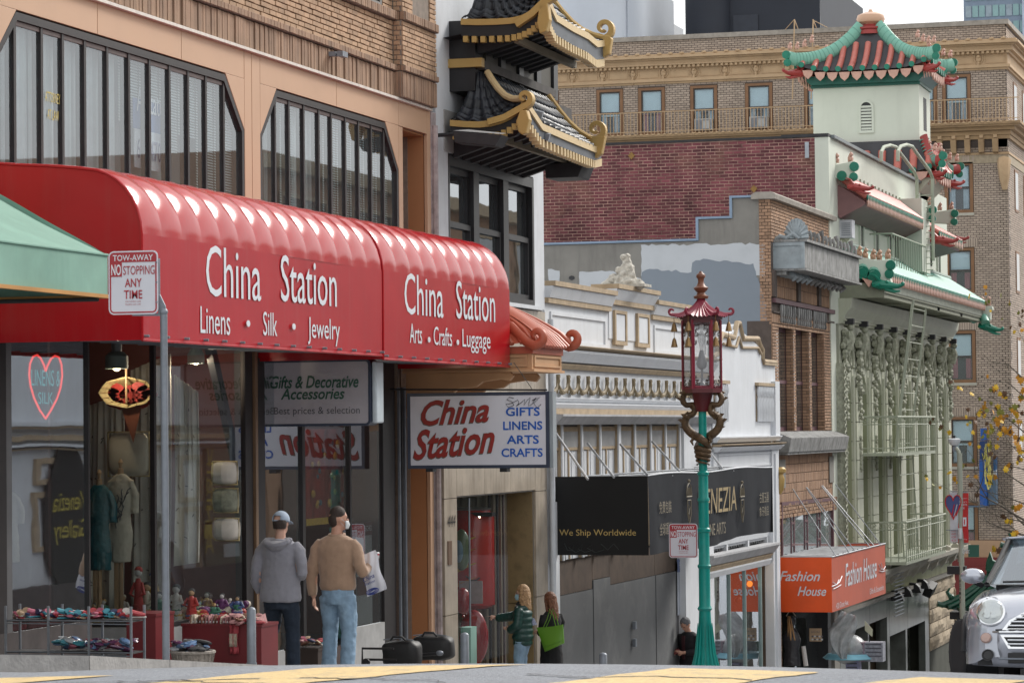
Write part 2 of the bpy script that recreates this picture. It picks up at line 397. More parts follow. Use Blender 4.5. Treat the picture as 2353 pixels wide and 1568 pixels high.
for k in range(9):   # tar-filled cracks
    cr_ = random.Random(60+k); x,y = cr_.uniform(-9,-2),cr_.uniform(16.8,18.6); pts = []
    for j in range(16): pts.append((x,y)); x += cr_.uniform(.02,.16)*(1 if k % 2 else -1); y += cr_.uniform(-.06,.09)
    mb = MB()
    for j in range(15):
        (xa_,ya_),(xb_,yb_) = pts[j],pts[j+1]; wd = .012+.01*cr_.random(); mb.add([(xa_,ya_-wd,gz(xa_,ya_-wd)+.009),(xb_,yb_-wd,gz(xb_,yb_-wd)+.009),(xb_,yb_+wd,gz(xb_,yb_+wd)+.009),(xa_,ya_+wd,gz(xa_,ya_+wd)+.009)],[(0,1,2,3)])
    part('road_crack',mb,mat('tar',(.05,.05,.052),.6),road,kind='structure')
mb = MB()   # pavement on the left, a slab with a rounded corner
def sw(i): 
    return 19.5+i*1.5
rows = []
for i in range(56):
    y = 19.6+i*1.6; xe = -9.6-(.9*max(0,1-(y-19.6)/1.6)**2); rows.append((y,xe))
vs = []; fs = []
for y,xe in rows:
    z = gs(y); vs += [(-14.6,y,z+.02),(xe-.16,y,z),(xe,y,z),(xe,y,z-.3)]
for i in range(len(rows)-1):
    for j in range(3): fs.append((4*i+j,4*i+j+1,4*i+5+j,4*i+4+j))
mb.add(vs,fs); fs2 = [(0,1,2,3)]
pv = struct('pavement',mb,mConc)
mb = MB()
for i in range(len(rows)-1):
    y0,x0 = rows[i]; y1,x1 = rows[i+1]
    for k in range(1):
        mb.add([(x0-.17,y0+.006,gs(y0)+.004),(x0+.004,y0+.006,gs(y0)+.004),(x1+.004,y1-.006,gs(y1)+.004),(x1-.17,y1-.006,gs(y1)+.004),(x0+.008,y0+.006,gs(y0)-.25),(x1+.008,y1-.006,gs(y1)-.25)],[(0,1,2,3),(1,4,5,2)])
part('kerb',mb,mCurb,pv,kind='structure')
mb = MB(); mb.add([(-200,19.6,.02),(-10.5,19.6,.02),(-10.5,19.6,-.3),(-200,19.6,-.3)],[(0,1,2,3)])
mb.box(-200,-14.6,19.6,23,-.3,.03); part('kerb',mb,mCurb,pv,kind='structure')
# == TAN BRICK SHOP BUILDING
FX = -13.0
TB = thing('tan_brick_building','tan brick building with peach window panels above the red shop awnings','building',(-13,33,-1))
WIN1 = dict(y0=26.45,y1=33.31,m=[27.06,27.69,28.2,28.75,29.33,29.91,30.48,31.05,31.6,32.14,32.7])
WIN2 = dict(y0=33.84,y1=39.2,m=[34.41,34.9,35.44,36.0,36.48,37.03,37.56,38.09,38.62])
ZT,ZC,ZB = 5.84,5.24,4.2
# wall mass (behind everything): header zone, piers
mb = MB()
mb.box(-22,-13.06,20,40.6,6.1,13); mb.box(-13.3,-13.06,33.36,33.8,2.7,6.1); mb.box(-13.3,-13.06,39.25,39.38,-3,6.1)
mb.box(-13.3,-13.06,20,26.4,-1.5,6.1); mb.box(-13.3,-13.06,20,39.3,2.75,4.15); mb.box(-22,-21.8,20,40.6,-3,6.1); mb.box(-22,-13.3,20,20.3,-1,6.1)
mb.box(-22,-13.3,40.5,40.6,-3,6.1); mb.box(-22,-13.5,20.3,40.5,2.75,2.85)
part('wall',mb,mMortar,TB)
# peach fascia panels, each its own piece with open joints
def panel(poly,x0=-13.05,x1=-13.0,m=mPeach): part('panel',_P(poly,'x',x0,x1),m,TB,bevel=.004)
jt = [24,29.03,31.35,33.31]
for a,b in zip(jt[:-1],jt[1:]): panel([(a+.006,ZT+.02),(b-.006,ZT+.02),(b-.006,6.2),(a+.006,6.2)])
panel([(33.317,2.6),(33.55,2.6),(33.55,6.2),(33.317,6.2)]); panel([(33.565,2.6),(33.835,2.6),(33.835,6.2),(33.565,6.2)])
for a,b in [(33.845,36.62),(36.632,39.2),(39.21,40.5)]: panel([(a,ZT+.02),(b,ZT+.02),(b,6.2),(a,6.2)])
panel([(39.21,2.6),(39.385,2.6),(39.385,ZT+.01),(39.21,ZT+.01)]); panel([(40.505,-3),(40.66,-3),(40.66,6.2),(40.505,6.2)])
for W_ in (WIN1,WIN2):   # chamfered corners
    a,b = W_['m'][0],W_['m'][-1]
    panel([(W_['y0'],ZC),(a,ZT+.018),(W_['y0'],ZT+.018)]); panel([(b,ZT+.018),(W_['y1'],ZC),(W_['y1'],ZT+.018)])
panel([(24,2.6),(26.44,2.6),(26.44,ZT+.01),(24,ZT+.01)])
mb = _B(-13.02,-12.94,24,40.6,6.2,6.235); part('flashing',mb,mCaulk,TB)
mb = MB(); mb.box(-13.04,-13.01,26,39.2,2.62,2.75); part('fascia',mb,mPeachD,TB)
# big windows
def big_window(W_,seed,sign=False):
    rr = random.Random(seed)
    y0,y1,ms = W_['y0'],W_['y1'],W_['m']
    o = part('window',_R([(y0,ZB),(y1,ZB),(y1,ZC),(ms[-1],ZT),(ms[0],ZT),(y0,ZC)],[(y0+.07,ZB+.07),(y1-.07,ZB+.07),(y1-.07,ZC-.03),(ms[-1]-.03,ZT-.08),(ms[0]+.03,ZT-.08),(y0+.07,ZC-.03)],'x',-13.14,-13.005),mFrame,TB)
    for y in ms: part('mullion',_B(-13.12,-13.018,y-.03,y+.02,ZB+.05,ZT-.03),mFrame,o); part('mullion_face',_B(-13.11,-13.03,y+.021,y+.05,ZB+.05,ZT-.04),mFrame2,o)
    ed = [y0]+ms+[y1]
    for i in range(len(ed)-1):
        a,b = ed[i]+.03,ed[i+1]-.03
        if i == 0: poly = [(a,ZB+.05),(b,ZB+.05),(b,ZT-.05),(a,ZC)]
        elif i == len(ed)-2: poly = [(a,ZB+.05),(b,ZB+.05),(b,ZC),(a,ZT-.05)]
        else: poly = [(a,ZB+.05),(b,ZB+.05),(b,ZT-.05),(a,ZT-.05)]
        if 0 < i < len(ed)-2: part('head_rail',_B(-13.11,-13.03,a,b,ZT-.13,ZT-.085),mFrame2,o)
        part('pane',_P(poly,'x',-13.052+rr.uniform(-.002,.002),-13.045),mGlass,o)
    # curtains and slatted blinds hanging behind the panes
    for i in range(len(ed)-1):
        a,b = ed[i],ed[i+1]; k = W_['b'][i]
        if k == 'c':
            mb = MB(); n = 14
            mb.sheet(lambda u,v: (-13.2+.025*sin(u*n*2.2+i)+.01*sin(u*31),a+(b-a)*u,ZB+(ZT-ZB)*v),28,1); part('curtain',mb,mCurt,o)
        elif k in 'sS':
            mb = MB(); zb = ZB+.02 if k == 'S' else 5.05-.12*(i % 3)
            z = ZT-.05
            while z > zb:
                mb.add([(-13.17,a+.02,z),(-13.17,b-.02,z),(-13.15,b-.02,z-.022),(-13.15,a+.02,z-.022)],[(0,1,2,3)]); z -= .032
            part('blind',mb,mBlind,o)
            if k == 's': part('curtain',_B(-13.32,-13.31,a,b,ZB,ZT),mat('dim_partition',(.2,.21,.21),.9,var=.2,scale=1),o)
        elif k == 'g': part('curtain',_B(-13.3,-13.29,a,b,ZB,ZT),mat('dim_partition',(.2,.21,.21),.9,var=.2,scale=1),o)
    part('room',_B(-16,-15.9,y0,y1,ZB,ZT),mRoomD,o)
    return o
WIN1['b'] = 'ccccccssssSS'; WIN2['b'] = 'ccSccSSSSS'
w1 = big_window(WIN1,1); w2 = big_window(WIN2,2)
def poly4(x,u0,v0,u1,v1): a = hx(u0,v0,x); b = hx(u1,v1,x); return a.y,b.y,b.z,a.z
# window stickers behind the glass
p0 = hx(306,228,-13.13); p1 = hx(378,360,-13.13)
nb_ = part('notice',_B(-13.14,-13.13,p0.y,p1.y,5.0-.02,p0.z+.02),mat('notice_blue',(.05,.11,.30),.6,var=.1),w1)
part('notice',_B(-13.14,-13.13,p0.y+.03,p1.y,4.55,4.98),mat('notice_white',(.55,.58,.62),.6,var=.06),w1)
zz = hx(312,290,-13.29).z
lettering('Allstate',mWhiteL,nb_,(-13.125,p0.y+.08,5.18),(-13.125,p1.y-.05,5.18),(0,0,1),.27)
lettering('658-4701',mat('notice_ink',(.1,.11,.22),.6),nb_,(-13.125,p0.y+.08,4.66),(-13.125,p1.y-.05,4.66),(0,0,1),.22,bold=.01)
mGold = mat('gold_letter',(.5,.4,.06),.5)
lettering('ATTORNEY',mGold,w1,(-13.04,27.8,5.02),(-13.04,28.16,5.02),(0,0,1),.105)
lettering('AT LAW',mGold,w1,(-13.04,27.85,4.84),(-13.04,28.12,4.84),(0,0,1),.105)
# brickwork
hol = [(37.65,38.62,7.44,9.4)]
brick_wall(TB,mBrickD,'x',-13.05,24,39.05,6.24,6.6,bw=.082,bh=.36,joint=.012,proud=.05,nparts=150,vertical=True,keyfn=lambda t: -(t[0] > 30)*10+t[0])
part('brick_shelf',_B(-13.06,-12.97,24,39.05,6.605,6.69),mMortar,TB)
brick_wall(TB,mBrickD,'x',-12.97,24,39.05,6.605,6.69,bw=.11,bh=.085,joint=.01,proud=.015,nparts=0,vertical=True)
brick_wall(TB,mBrick,'x',-13.05,24,39.05,6.69,7.31,bw=.207,bh=.069,proud=.03,nparts=150,keyfn=lambda t: (t[0]<31,t[0]))
brick_wall(TB,mBrick,'x',-13.05,24,39.05,7.44,9.4,bw=.207,bh=.069,proud=.03,nparts=0,holes=hol)
part('brick_sill',_B(-13.06,-12.96,24,39.05,7.315,7.44),mMortar,TB)
brick_wall(TB,mBrickD,'x',-12.96,24,39.05,7.315,7.44,bw=.085,bh=.125,joint=.012,proud=.014,nparts=0,vertical=True)
# pilaster at the far corner
mb = _B(-13.06,-12.9,39.07,40.6,6.24,9.4); part('pilaster',mb,mMortar,TB)
for z0,z1,bw,bh,m_,px in [(6.24,6.6,.082,.36,mBrickD,-12.9),(6.605,6.69,.11,.085,mBrickD,-12.86),(6.69,7.31,.207,.069,mBrick,-12.9),(7.315,7.44,.085,.125,mBrickD,-12.85),(7.44,9.4,.207,.069,mBrick,-12.9)]:
    if px > -12.9: part('brick_shelf',_B(-13.06,px,39.07,40.62,z0,z1),mMortar,TB)
    h2 = [(39.55,40.32,7.44,9.4)] if z0 > 7.4 else []
    brick_wall(TB,m_,'x',px,39.07,40.62,z0,z1,bw=bw,bh=bh,proud=.02,nparts=0,vertical=bw < .15,holes=h2)
    brick_wall(TB,m_,'y',39.07,-13.02,px,z0,z1,bw=.1 if bh < .2 else .08,bh=bh,proud=.015,nparts=0,vertical=bw < .15)
for a,b in [(37.65,38.62),(39.55,40.32)]:
    x = -13.0 if a < 39 else -12.87
    o = part('window',_R([(a,7.44),(b,7.44),(b,9.4),(a,9.4)],[(a+.08,7.5),(b-.08,7.5),(b-.08,9.3),(a+.08,9.3)],'x',-13.045,-13.03),mat('grey_sash',(.2,.19,.18),.6),TB)
    part('pane',_B(-13.052,-13.05+.012,a+.05,b-.05,7.46,9.35),mat('dark_window_pane',(.02,.022,.025),.08,spec=.8),o)
# recessed doorway, peach outside and brown-orange within
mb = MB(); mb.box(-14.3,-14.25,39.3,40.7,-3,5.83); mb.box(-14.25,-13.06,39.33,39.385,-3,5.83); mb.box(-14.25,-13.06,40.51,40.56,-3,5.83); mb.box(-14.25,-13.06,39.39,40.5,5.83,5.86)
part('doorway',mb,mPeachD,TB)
mb = _T([(-12.96,40.74,-3),(-12.96,40.74,6.0)],.05,8); mb.box(-13.06,-12.99,40.66,40.9,-3,6.2); part('drainpipe',mb,mat('weathered_mauve_pipe',(.33,.28,.28),.8,var=.35,scale=6),TB)
# security camera on the brickwork
q = hx(763,125,-12.96)
mb = _B(-13.0,-12.9,q.y-.05,q.y+.05,q.z-.03,q.z+.03); mb.cbox((-12.84,q.y+.06,q.z),(.08,.2,.07)); solo('wall_camera',mb,mSteel,'small grey camera fixed on the tan brick wall above the second window','camera')
# ---- shop front below the awning
def gs3(y): return gs(y)-.05
SF = thing('shop_front','china and linen shop front with tall display windows under the red awnings','shop front',(-13,33,-1.2))
# pane A in the facade plane (Y 26.8-28.75)
part('post',_B(-13.12,-13.0,26.5,26.78,-1,2.62),mFrame,SF); part('post',_B(-13.09,-13.01,26.79,26.92,-1,2.62),mat('grey_post',(.12,.12,.125),.5),SF)
part('post',_B(-13.06,-13.0,28.73,28.77,-.6,2.62),mFrame,SF)
part('display_window',_B(-13.035,-13.028,26.93,28.73,-.35,2.62),mGlassR,SF)
part('stall_riser',_B(-13.06,-12.99,26.5,28.77,-1.3,-.36),mat('dark_riser',(.06,.05,.05),.6,var=.3,scale=4),SF)
# pane B faces up the street, C follows the facade
part('display_window',_B(-14.2,-13.0,30.42,30.427,-.5,2.7),mGlassS,SF)
part('post',_B(-13.02,-12.965,30.41,30.47,-1.2,2.7),mFrame,SF)
part('display_window',_B(-12.998,-12.991,30.47,33.1,-.52,2.7),mGlassS,SF)
part('window_rail',_B(-13.04,-12.96,30.47,33.15,-.56,-.52),mFrame,SF); part('window_rail',_B(-14.2,-12.96,30.38,30.46,-.54,-.5),mFrame,SF)
mb = MB()
part('stall_riser',_B(-13.0,-12.975,30.42,31.8,-1.6,-.57),mMarbleW,SF,bevel=.004); part('stall_riser',_B(-13.0,-12.975,31.81,33.15,-1.6,-.57),mMarbleW,SF,bevel=.004)
part('stall_riser',_B(-14.2,-13.02,30.39,30.43,-1.6,-.55),mMarbleW,SF)
part('post',_B(-13.1,-12.96,33.16,33.4,-1.8,2.62),mFrame,SF); part('post',_B(-13.05,-12.93,33.42,33.5,-1.8,2.62),mat('bronze_strip',(.24,.15,.09),.4,metal=.4),SF)
part('post',_B(-13.1,-12.98,33.5,33.86,-1.8,2.62),mFrame,SF)
part('window_brace',_P([(32.2,2.62),(32.38,2.62),(33.2,1.2),(33.2,.95)],'x',-13.1,-13.02),mBlack,SF)
# second display window beyond the post
for i,(a,b,g) in enumerate([(33.88,35.2,mGlassR),(35.3,37.0,mGlassS),(37.06,38.35,mGlassR)]):
    part('display_window',_B(-13.03,-13.022,a,b,-1.1,2.5),g,SF)
for y,w_ in [(35.2,.1),(37.0,.06),(38.38,.5)]: part('post',_B(-13.08,-12.99,y,y+w_,-2,2.6),mFrame,SF)
part('stall_riser',_B(-13.06,-12.99,33.9,35.2,-2.1,-1.1),mMarbleW,SF); part('stall_riser',_B(-13.06,-12.99,37.06,38.38,-2.1,-1.0),mMarbleW,SF)
part('stall_riser',_B(-13.06,-13.0,35.3,37.0,-2.1,-1.2),mFrame2,SF)
for i,(y,c) in enumerate([(38.95,mSteel),(39.06,mBlack2),(39.2,mSteel)]): part('conduit',_T([(-12.95,y,-2.2),(-12.95,y,2.2)],.025,6),c,SF)
# interior
mb = MB(); mb.box(-17,-16.9,26.5,38.9,-1.3,2.75); mb.box(-17,-13.1,33.3,33.35,-1.3,2.75); mb.box(-17,-13.1,38.85,38.9,-1.3,2.75); mb.box(-17,-14.2,30.3,30.36,-1.3,2.75); mb.box(-17,-13.1,26.4,26.45,-1.3,2.75)
part('interior_wall',mb,mShopRed,SF)
mb = MB(); mb.box(-16.9,-13.05,26.5,38.9,2.72,2.75); part('ceiling',mb,mat('dark_ceiling',(.04,.03,.03),.9),SF)
part('display_floor',_B(-16.9,-13.05,30.46,33.2,-.62,-.56),mat('grey_display_cloth',(.10,.10,.095),.9,var=.3,scale=5),SF)
part('display_floor',_B(-16.9,-13.08,33.4,38.8,-1.3,-1.2),mBlack2,SF)
part('interior_floor',_B(-16.9,-13.0,26.5,30.4,-.9,-.85),mBlack2,SF)
# == RED AWNINGS
def red_awning(y0,y1,nr,label,front=-11.4,zb=2.5,endcap=True,z1=3.52):
    t = thing('red_awning',label,'awning',(-13,y0,zb),group='red awnings over the gift shop')
    prof = [(-13.02,4.27),(-12.7,4.24),(-12.4,4.22),(-12.1,4.19)]
    for k in range(1,9):
        a = pi/2*k/8; prof.append((-11.98+(.58)*sin(a),z1+.0+(4.17-z1)*cos(a)))
    n = len(prof)
    for r in range(nr):     # each bay between ribs bulges
        a,b = y0+(y1-y0)*r/nr,y0+(y1-y0)*(r+1)/nr
        def fn(u,v):
            j = v*(n-1); i = min(int(j),n-2); f = j-i; x = prof[i][0]*(1-f)+prof[i+1][0]*f; z = prof[i][1]*(1-f)+prof[i+1][1]*f
            bul = .034*(1-abs(2*u-1)**2.2)*min(1,max(0,(1-v)*3.2))*min(1,v*4+.3)
            nx,nz = (max(0,x+12.6)*.8,.7); q = math.hypot(nx,nz)
            return (x+bul*nx/q,a+(b-a)*u,z+bul*nz/q)
        mb = _S(fn,10,22); mb.f = [tuple(reversed(q)) for q in mb.f]
        part('canopy_bay',mb,mRed,t)
    def ff(u,v):
        return (front+.006*sin(u*7+v*2)*(1-v)-.003*sin(u*23)*v*(1-v)*2,y0+(y1-y0)*u,z1+.01-(z1+.01-zb)*v)
    mb = _S(ff,40,8); mb.f = [tuple(reversed(q)) for q in mb.f]
    part('front_panel',mb,mRed,t)
    part('hem',_T([(front,y0,zb),(front,y1,zb)],.014,6),mRed,t)
    prof2 = [(p[0],p[1]-.015) for p in prof]+[(front,zb),(-13.02,zb)]
    part('end_panel',_P(prof2,'y',y0-.004,y0+.01),mRed,t)
    part('end_panel',_P(prof2,'y',y1-.01,y1+.004),mRed,t)
    part('rim',_T([(p[0],y0,p[1]) for p in prof]+[(front,y0,zb)],.016,6),mRed,t)
    mb = MB()
    for r in range(nr+1):
        y = y0+.06+(y1-y0-.12)*r/nr; mb.tube([(-13,y,zb+.08),(front+.05,y,zb+.04)],.014,6)
    part('stay',mb,mSteel,t,kind='stuff')
    return t
AX = -11.4
ya,yb,yc = hx(325,600,AX).y,hx(877,700,AX).y,hx(1170,740,AX).y
aw1 = red_awning(ya,yb-.01,14,'near and longer red vinyl awning lettered Linens, Silk, Jewelry')
aw2 = red_awning(yb+.03,yc,10,'far and shorter red vinyl awning lettered Arts, Crafts, Luggage',zb=2.46)
def T(s,parent,u0,v0,u1,v1,vt,X=AX,m=None,**k):
    off = k.pop('off',.009)
    a = hx(u0,v0,X); b = hx(u1,v1,X); h = hx(u0,vt,X).z-a.z; z = (a.z+b.z)/2; a.z = z; b.z = z
    return lettering(s,m or mWhiteL,parent,a,b,(0,0,1),h,off=off,**k)
def TY(s,parent,u0,v0,u1,v1,vt,Y,m=None,**k):
    off = k.pop('off',.006); a = hy(u0,v0,Y); b = hy(u1,v1,Y); h = hy(u0,vt,Y).z-a.z; z = (a.z+b.z)/2; a.z = z; b.z = z
    return lettering(s,m or mWhiteL,parent,a,b,(0,0,1),h,off=off,**k)
T('China',aw1,472,681,598,687,565); T('Station',aw1,644,694,772,701,588)
T('Linens',aw1,459,765,527,768,704); T('Silk',aw1,603,770,635,771,716); T('Jewelry',aw1,706,776,779,779,729)
T('China',aw2,928,722,1017,727,628); T('Station',aw2,1047,732,1136,738,646)
T('Arts',aw2,940,787,968,789,742); T('Crafts',aw2,995,792,1037,794,750); T('Luggage',aw2,1061,797,1125,799,757)
for (u,v,aw) in [(566,743,aw1),(671,750,aw1),(982,780,aw2),(1048,786,aw2)]:
    p = hx(u,v,AX); part('lettering_dot',_P([(p.y+.05*cos(a*pi/6),p.z+.035*sin(a*pi/6)) for a in range(12)],'x',AX+.018,AX+.024),mWhiteL,aw)
# == GREEN AWNING (near left)
GA = thing('green_awning','pale green canvas awning with sloping top at the left edge','awning',(-12,21,3))
# ridge rises towards the wall; front lower corner at (247,580) in the photograph
P1 = hx(247,586,-11.15); P2 = hx(247,678,-11.15); y_e = P1.y
mb = MB(); 
top = [(-11.15,y_e,P1.z),(-11.15,16.5,P1.z),(-13.0,16.5,P1.z+1.02),(-13.0,y_e,P1.z+1.02)]
mb.sheet(lambda u,v: (-11.15-1.85*v,y_e-(y_e-16.5)*u,P1.z+1.02*v-.05*sin(v*pi)+.008*sin(u*40)*sin(v*pi)),30,8); part('canopy',mb,mGreenF,GA)
mb = _S(lambda u,v: (-11.15+.02*sin(u*26)*v,y_e-(y_e-16.5)*u,P1.z-(P1.z-P2.z)*v),60,4); part('valance',mb,mGreenF,GA)
mb = _S(lambda u,v: (-11.15-1.85*u,y_e+.015*sin(u*15),P2.z+(P1.z-P2.z+1.02*u)*v),20,4); part('end_panel',mb,mGreenF,GA)
part('piping',_T([(-11.145,y_e,P1.z),(-11.145,16.5,P1.z)],.012,6),mGreenF,GA)
part('trim',_B(-11.17,-11.12,16.5,y_e,P2.z-.03,P2.z+.004),mOrangeTrim,GA); part('trim',_B(-13,-11.18,y_e-.03,y_e,P2.z-.03,P2.z+.004),mOrangeTrim,GA)
mb = MB()
for y in (17,19.5,y_e-.1): mb.tube([(-13,y,P2.z-.04),(-11.2,y,P2.z-.04)],.02,6)
part('frame',mb,mBlack2,GA,kind='stuff')
# == TOW-AWAY SIGNS
def tow_sign(name,label,c,w_,h_,m_side=1,group='tow-away signs'):
    t = thing(name,label,'road sign',c,group=group)
    x,y,z = c; r = .05*w_/.457
    def rr_(hw,hh,r): return [(x+sx*(hw-r)+r*cos(a),z+sz*(hh-r)+r*sin(a)) for sx,sz,a0 in ((1,1,0),(-1,1,pi/2),(-1,-1,pi),(1,-1,1.5*pi)) for a in [a0+pi/2*k/5 for k in range(6)]]
    W2,H2 = w_/2,h_/2
    part('plate',_P(rr_(W2,H2,r),'y',y,y+.004),mSignW,t)
    part('red_border',_R(rr_(W2-.012,H2-.012,r*.8),rr_(W2-.024,H2-.024,r*.55),'y',y-.003,y),mSignRed,t)
    zt = z+H2-.018; k = w_/.457
    part('red_header',_P([(x-W2+.02*k,zt-.078*k),(x+W2-.02*k,zt-.078*k),(x+W2-.02*k,zt-.015*k),(x+W2-.035*k,zt),(x-W2+.035*k,zt),(x-W2+.02*k,zt-.015*k)],'y',y-.004,y-.001),mSignRed,t)
    part('red_patch',_B(x-W2+.02*k,x-W2+.125*k,y-.004,y-.001,zt-.2*k,zt-.079*k),mSignRed,t)
    ww = mat('sign_letter_white',(.68,.68,.72),.4)
    L_ = lambda s,x0,x1,zb,hh,m,b=0: lettering(s,m,t,(x+x0*k,y-.0045,z0_+zb*k),(x+x1*k,y-.0045,z0_+zb*k),(0,0,1),hh*k,off=.001,bold=b)
    z0_ = z+H2-.018
    L_('TOW-AWAY',-.185,.185,-.065,.05,ww,.01); L_('NO',-.2,-.11,-.185,.09,ww,.02)
    L_('STOPPING',-.09,.2,-.185,.075,mSignRed); L_('ANY',-.075,.08,-.29,.072,mSignRed,.01); L_('TIME',-.085,.085,-.39,.072,mSignRed,.01)
    L_('FOR TOWED CARS',-.07,.07,-.42,.012,mSignRed); L_('PHONE 553-1235',-.07,.07,-.445,.012,mSignRed)
    for dz in (.17,0,-.17):
        part('bolt',_O((x+W2-.012,y-.006,z+dz*k),.008,6,4),mSteel,t)
    return t
c = hy(306,649,23.0); s1 = tow_sign('tow_away_sign','large near white and red tow-away no stopping sign before the red awning',(c.x,23.0,c.z),.457*.985,.535)
pp = hx(378,725,c.x+.52)
px,py = hy(378,1000,23.05).x,23.05
SP = thing('sign_pole','grey steel pole carrying the near tow-away sign','pole',(px,py,gs(py)))
part('pole',_T([(px,py,gs(py)-.1),(px,py,c.z-.27)],.031,14),mSteel,SP)
part('cap',_O((px,py,c.z-.25),.036,12,8),mSteel,SP)
part('bracket',_P([(px-.03,c.z-.26),(px-.28,c.z-.262),(px-.28,c.z-.278),(px+.03,c.z-.285),(px+.02,c.z-.2),(px-.03,c.z-.1),(px-.03,c.z+.2),(px-.045,c.z+.2),(px-.045,c.z-.26)],'y',py-.015,py+.0),mSteel,SP)
# == HANGING BOX SIGNS
def box_sign(name,label,u0,v0,u1,v1,Y,face,frame,depth=.16,fw=.03,round_=0,bot=None):
    a = hy(u0,v0,Y); b = hy(u1,v1,Y); x0,x1,z0,z1 = a.x,b.x,b.z,a.z
    t = thing(name,label,'sign',((x0+x1)/2,Y,z0))
    def rr_(m_,r):
        if r <= 0: return [(x0+m_,z0+m_),(x1-m_,z0+m_),(x1-m_,z1-m_),(x0+m_,z1-m_)]
        return [((x0+x1)/2+sx*((x1-x0)/2-m_-r)+r*cos(q),(z0+z1)/2+sz*((z1-z0)/2-m_-r)+r*sin(q)) for sx,sz,a0 in ((1,1,0),(-1,1,pi/2),(-1,-1,pi),(1,-1,1.5*pi)) for q in [a0+pi/2*k/5 for k in range(6)]]
    part('frame',_R(rr_(0,round_),rr_(fw,max(round_-fw,.0) if round_ else 0),'y',Y-.006,Y+depth),frame,t)
    part('face',_P(rr_(fw-.004,max(round_-fw,0) if round_ else 0),'y',Y,Y+.01),face,t)
    part('back',_P(rr_(fw-.004,max(round_-fw,0) if round_ else 0),'y',Y+depth-.01,Y+depth-.004),face,t)
    return t,(x0,x1,z0,z1)
mLav = mat('stained_sign_face',(.40,.38,.41),.35,var=.08,scale=3,dirt=.25,dirtcol=(.25,.23,.24),dscale=5)
GS,(gx0,gx1,gz0,gz1) = box_sign('gift_sign','grey hanging box sign with green lettering Gifts and Decorative Accessories',603,828,852,977,34.3,mLav,mNavy,.3,.03,.07)
part('side_lamp_box',_B(gx1+.004,gx1+.07,34.33,34.6,gz0+.03,gz1-.03),mat('pale_sign_side',(.5,.56,.6),.4),GS,bevel=.02)
gG = mat('faded_green_letter',(.03,.10,.065),.6); gK = mat('faded_grey_letter',(.11,.11,.12),.6)
TY('Gifts & Decorative',GS,622,893,824,887,865,34.3,gG,shear=.25,bold=.02); TY('Accessories',GS,645,918,792,914,893,34.3,gG,shear=.25,bold=.02)
TY('Best prices & selection',GS,630,949,827,951,933,34.3,gK)
for u in (655,825): q = hy(u,822,34.4); part('hanger',_T([(q.x,34.4,gz1-.01),(q.x,34.4,2.55)],.018,6),mBlack,GS); part('clip',_B(q.x-.03,q.x+.03,34.36,34.44,gz1,gz1+.05),mBlack,GS)
CS,(cx0,cx1,cz0,cz1) = box_sign('china_station_sign','hanging box sign reading China Station in red script with blue Gifts Linens Arts Crafts',935,903,1262,1074,38.6,mSignW,mNavy,.2,.045)
part('side',_B(cx1+.002,cx1+.05,38.62,38.8,cz0,cz1),mat('sign_side_grey',(.25,.28,.3),.5),CS)
mScr = mat('deep_red_letter',(.28,.018,.014),.5); mShad = mat('olive_letter_edge',(.12,.09,.07),.6); mBlu = mat('blue_letter',(.0,.085,.42),.4)
for s,u0,v0,u1,v1,vt in [('China',968,976,1124,966,922),('Station',950,1054,1137,1036,990)]:
    a = hy(u0,v0,38.6); b = hy(u1,v1,38.6); h = (hy(u0,vt,38.6).z-a.z)*1.02
    lettering(s,mShad,CS,(a.x-.012,38.6,a.z-.008),(b.x-.008,38.6,b.z-.008),(0,0,1),h*1.03,off=.004,shear=.34,bold=.03)
    lettering(s,mScr,CS,a,b,(0,0,1),h,off=.008,shear=.34,bold=.018)
for s,u0,u1,v in [('GIFTS',1162,1240,954),('LINENS',1156,1246,986),('ARTS',1164,1238,1018),('CRAFTS',1152,1247,1048)]: TY(s,CS,u0,v,u1,v,v-19,38.6,mBlu,bold=.02)
# scribbled tag on the sign
def scr(pts,Y,r,m,parent,name='graffiti'):
    part(name,_T([tuple(hy(u,v,Y)-V((0,.008,0))) for u,v in pts],r,4),m,parent)
scr([(1180,914),(1170,912),(1164,917),(1176,922),(1181,930),(1168,935),(1162,928),(1175,926),(1190,918),(1192,926),(1186,932),(1198,924),(1206,916),(1204,930),(1212,918),(1218,913),(1214,932),(1222,928),(1232,913),(1222,920),(1240,912),(1226,926),(1234,936),(1243,928)],38.6,.004,mBlack,CS)
for u in (985,1155): q = hy(u,1080,38.6); part('clip',_B(q.x-.05,q.x+.05,38.62,38.78,q.z-.02,cz0),mBlack,CS)
part('hanger',_T([(-13,38.7,cz1+.06),(cx1-.05,38.7,cz1+.02)],.012,6).tube([hy(1180,832,38.7),hy(1222,893,38.7)],.005,5),mBlack,CS)
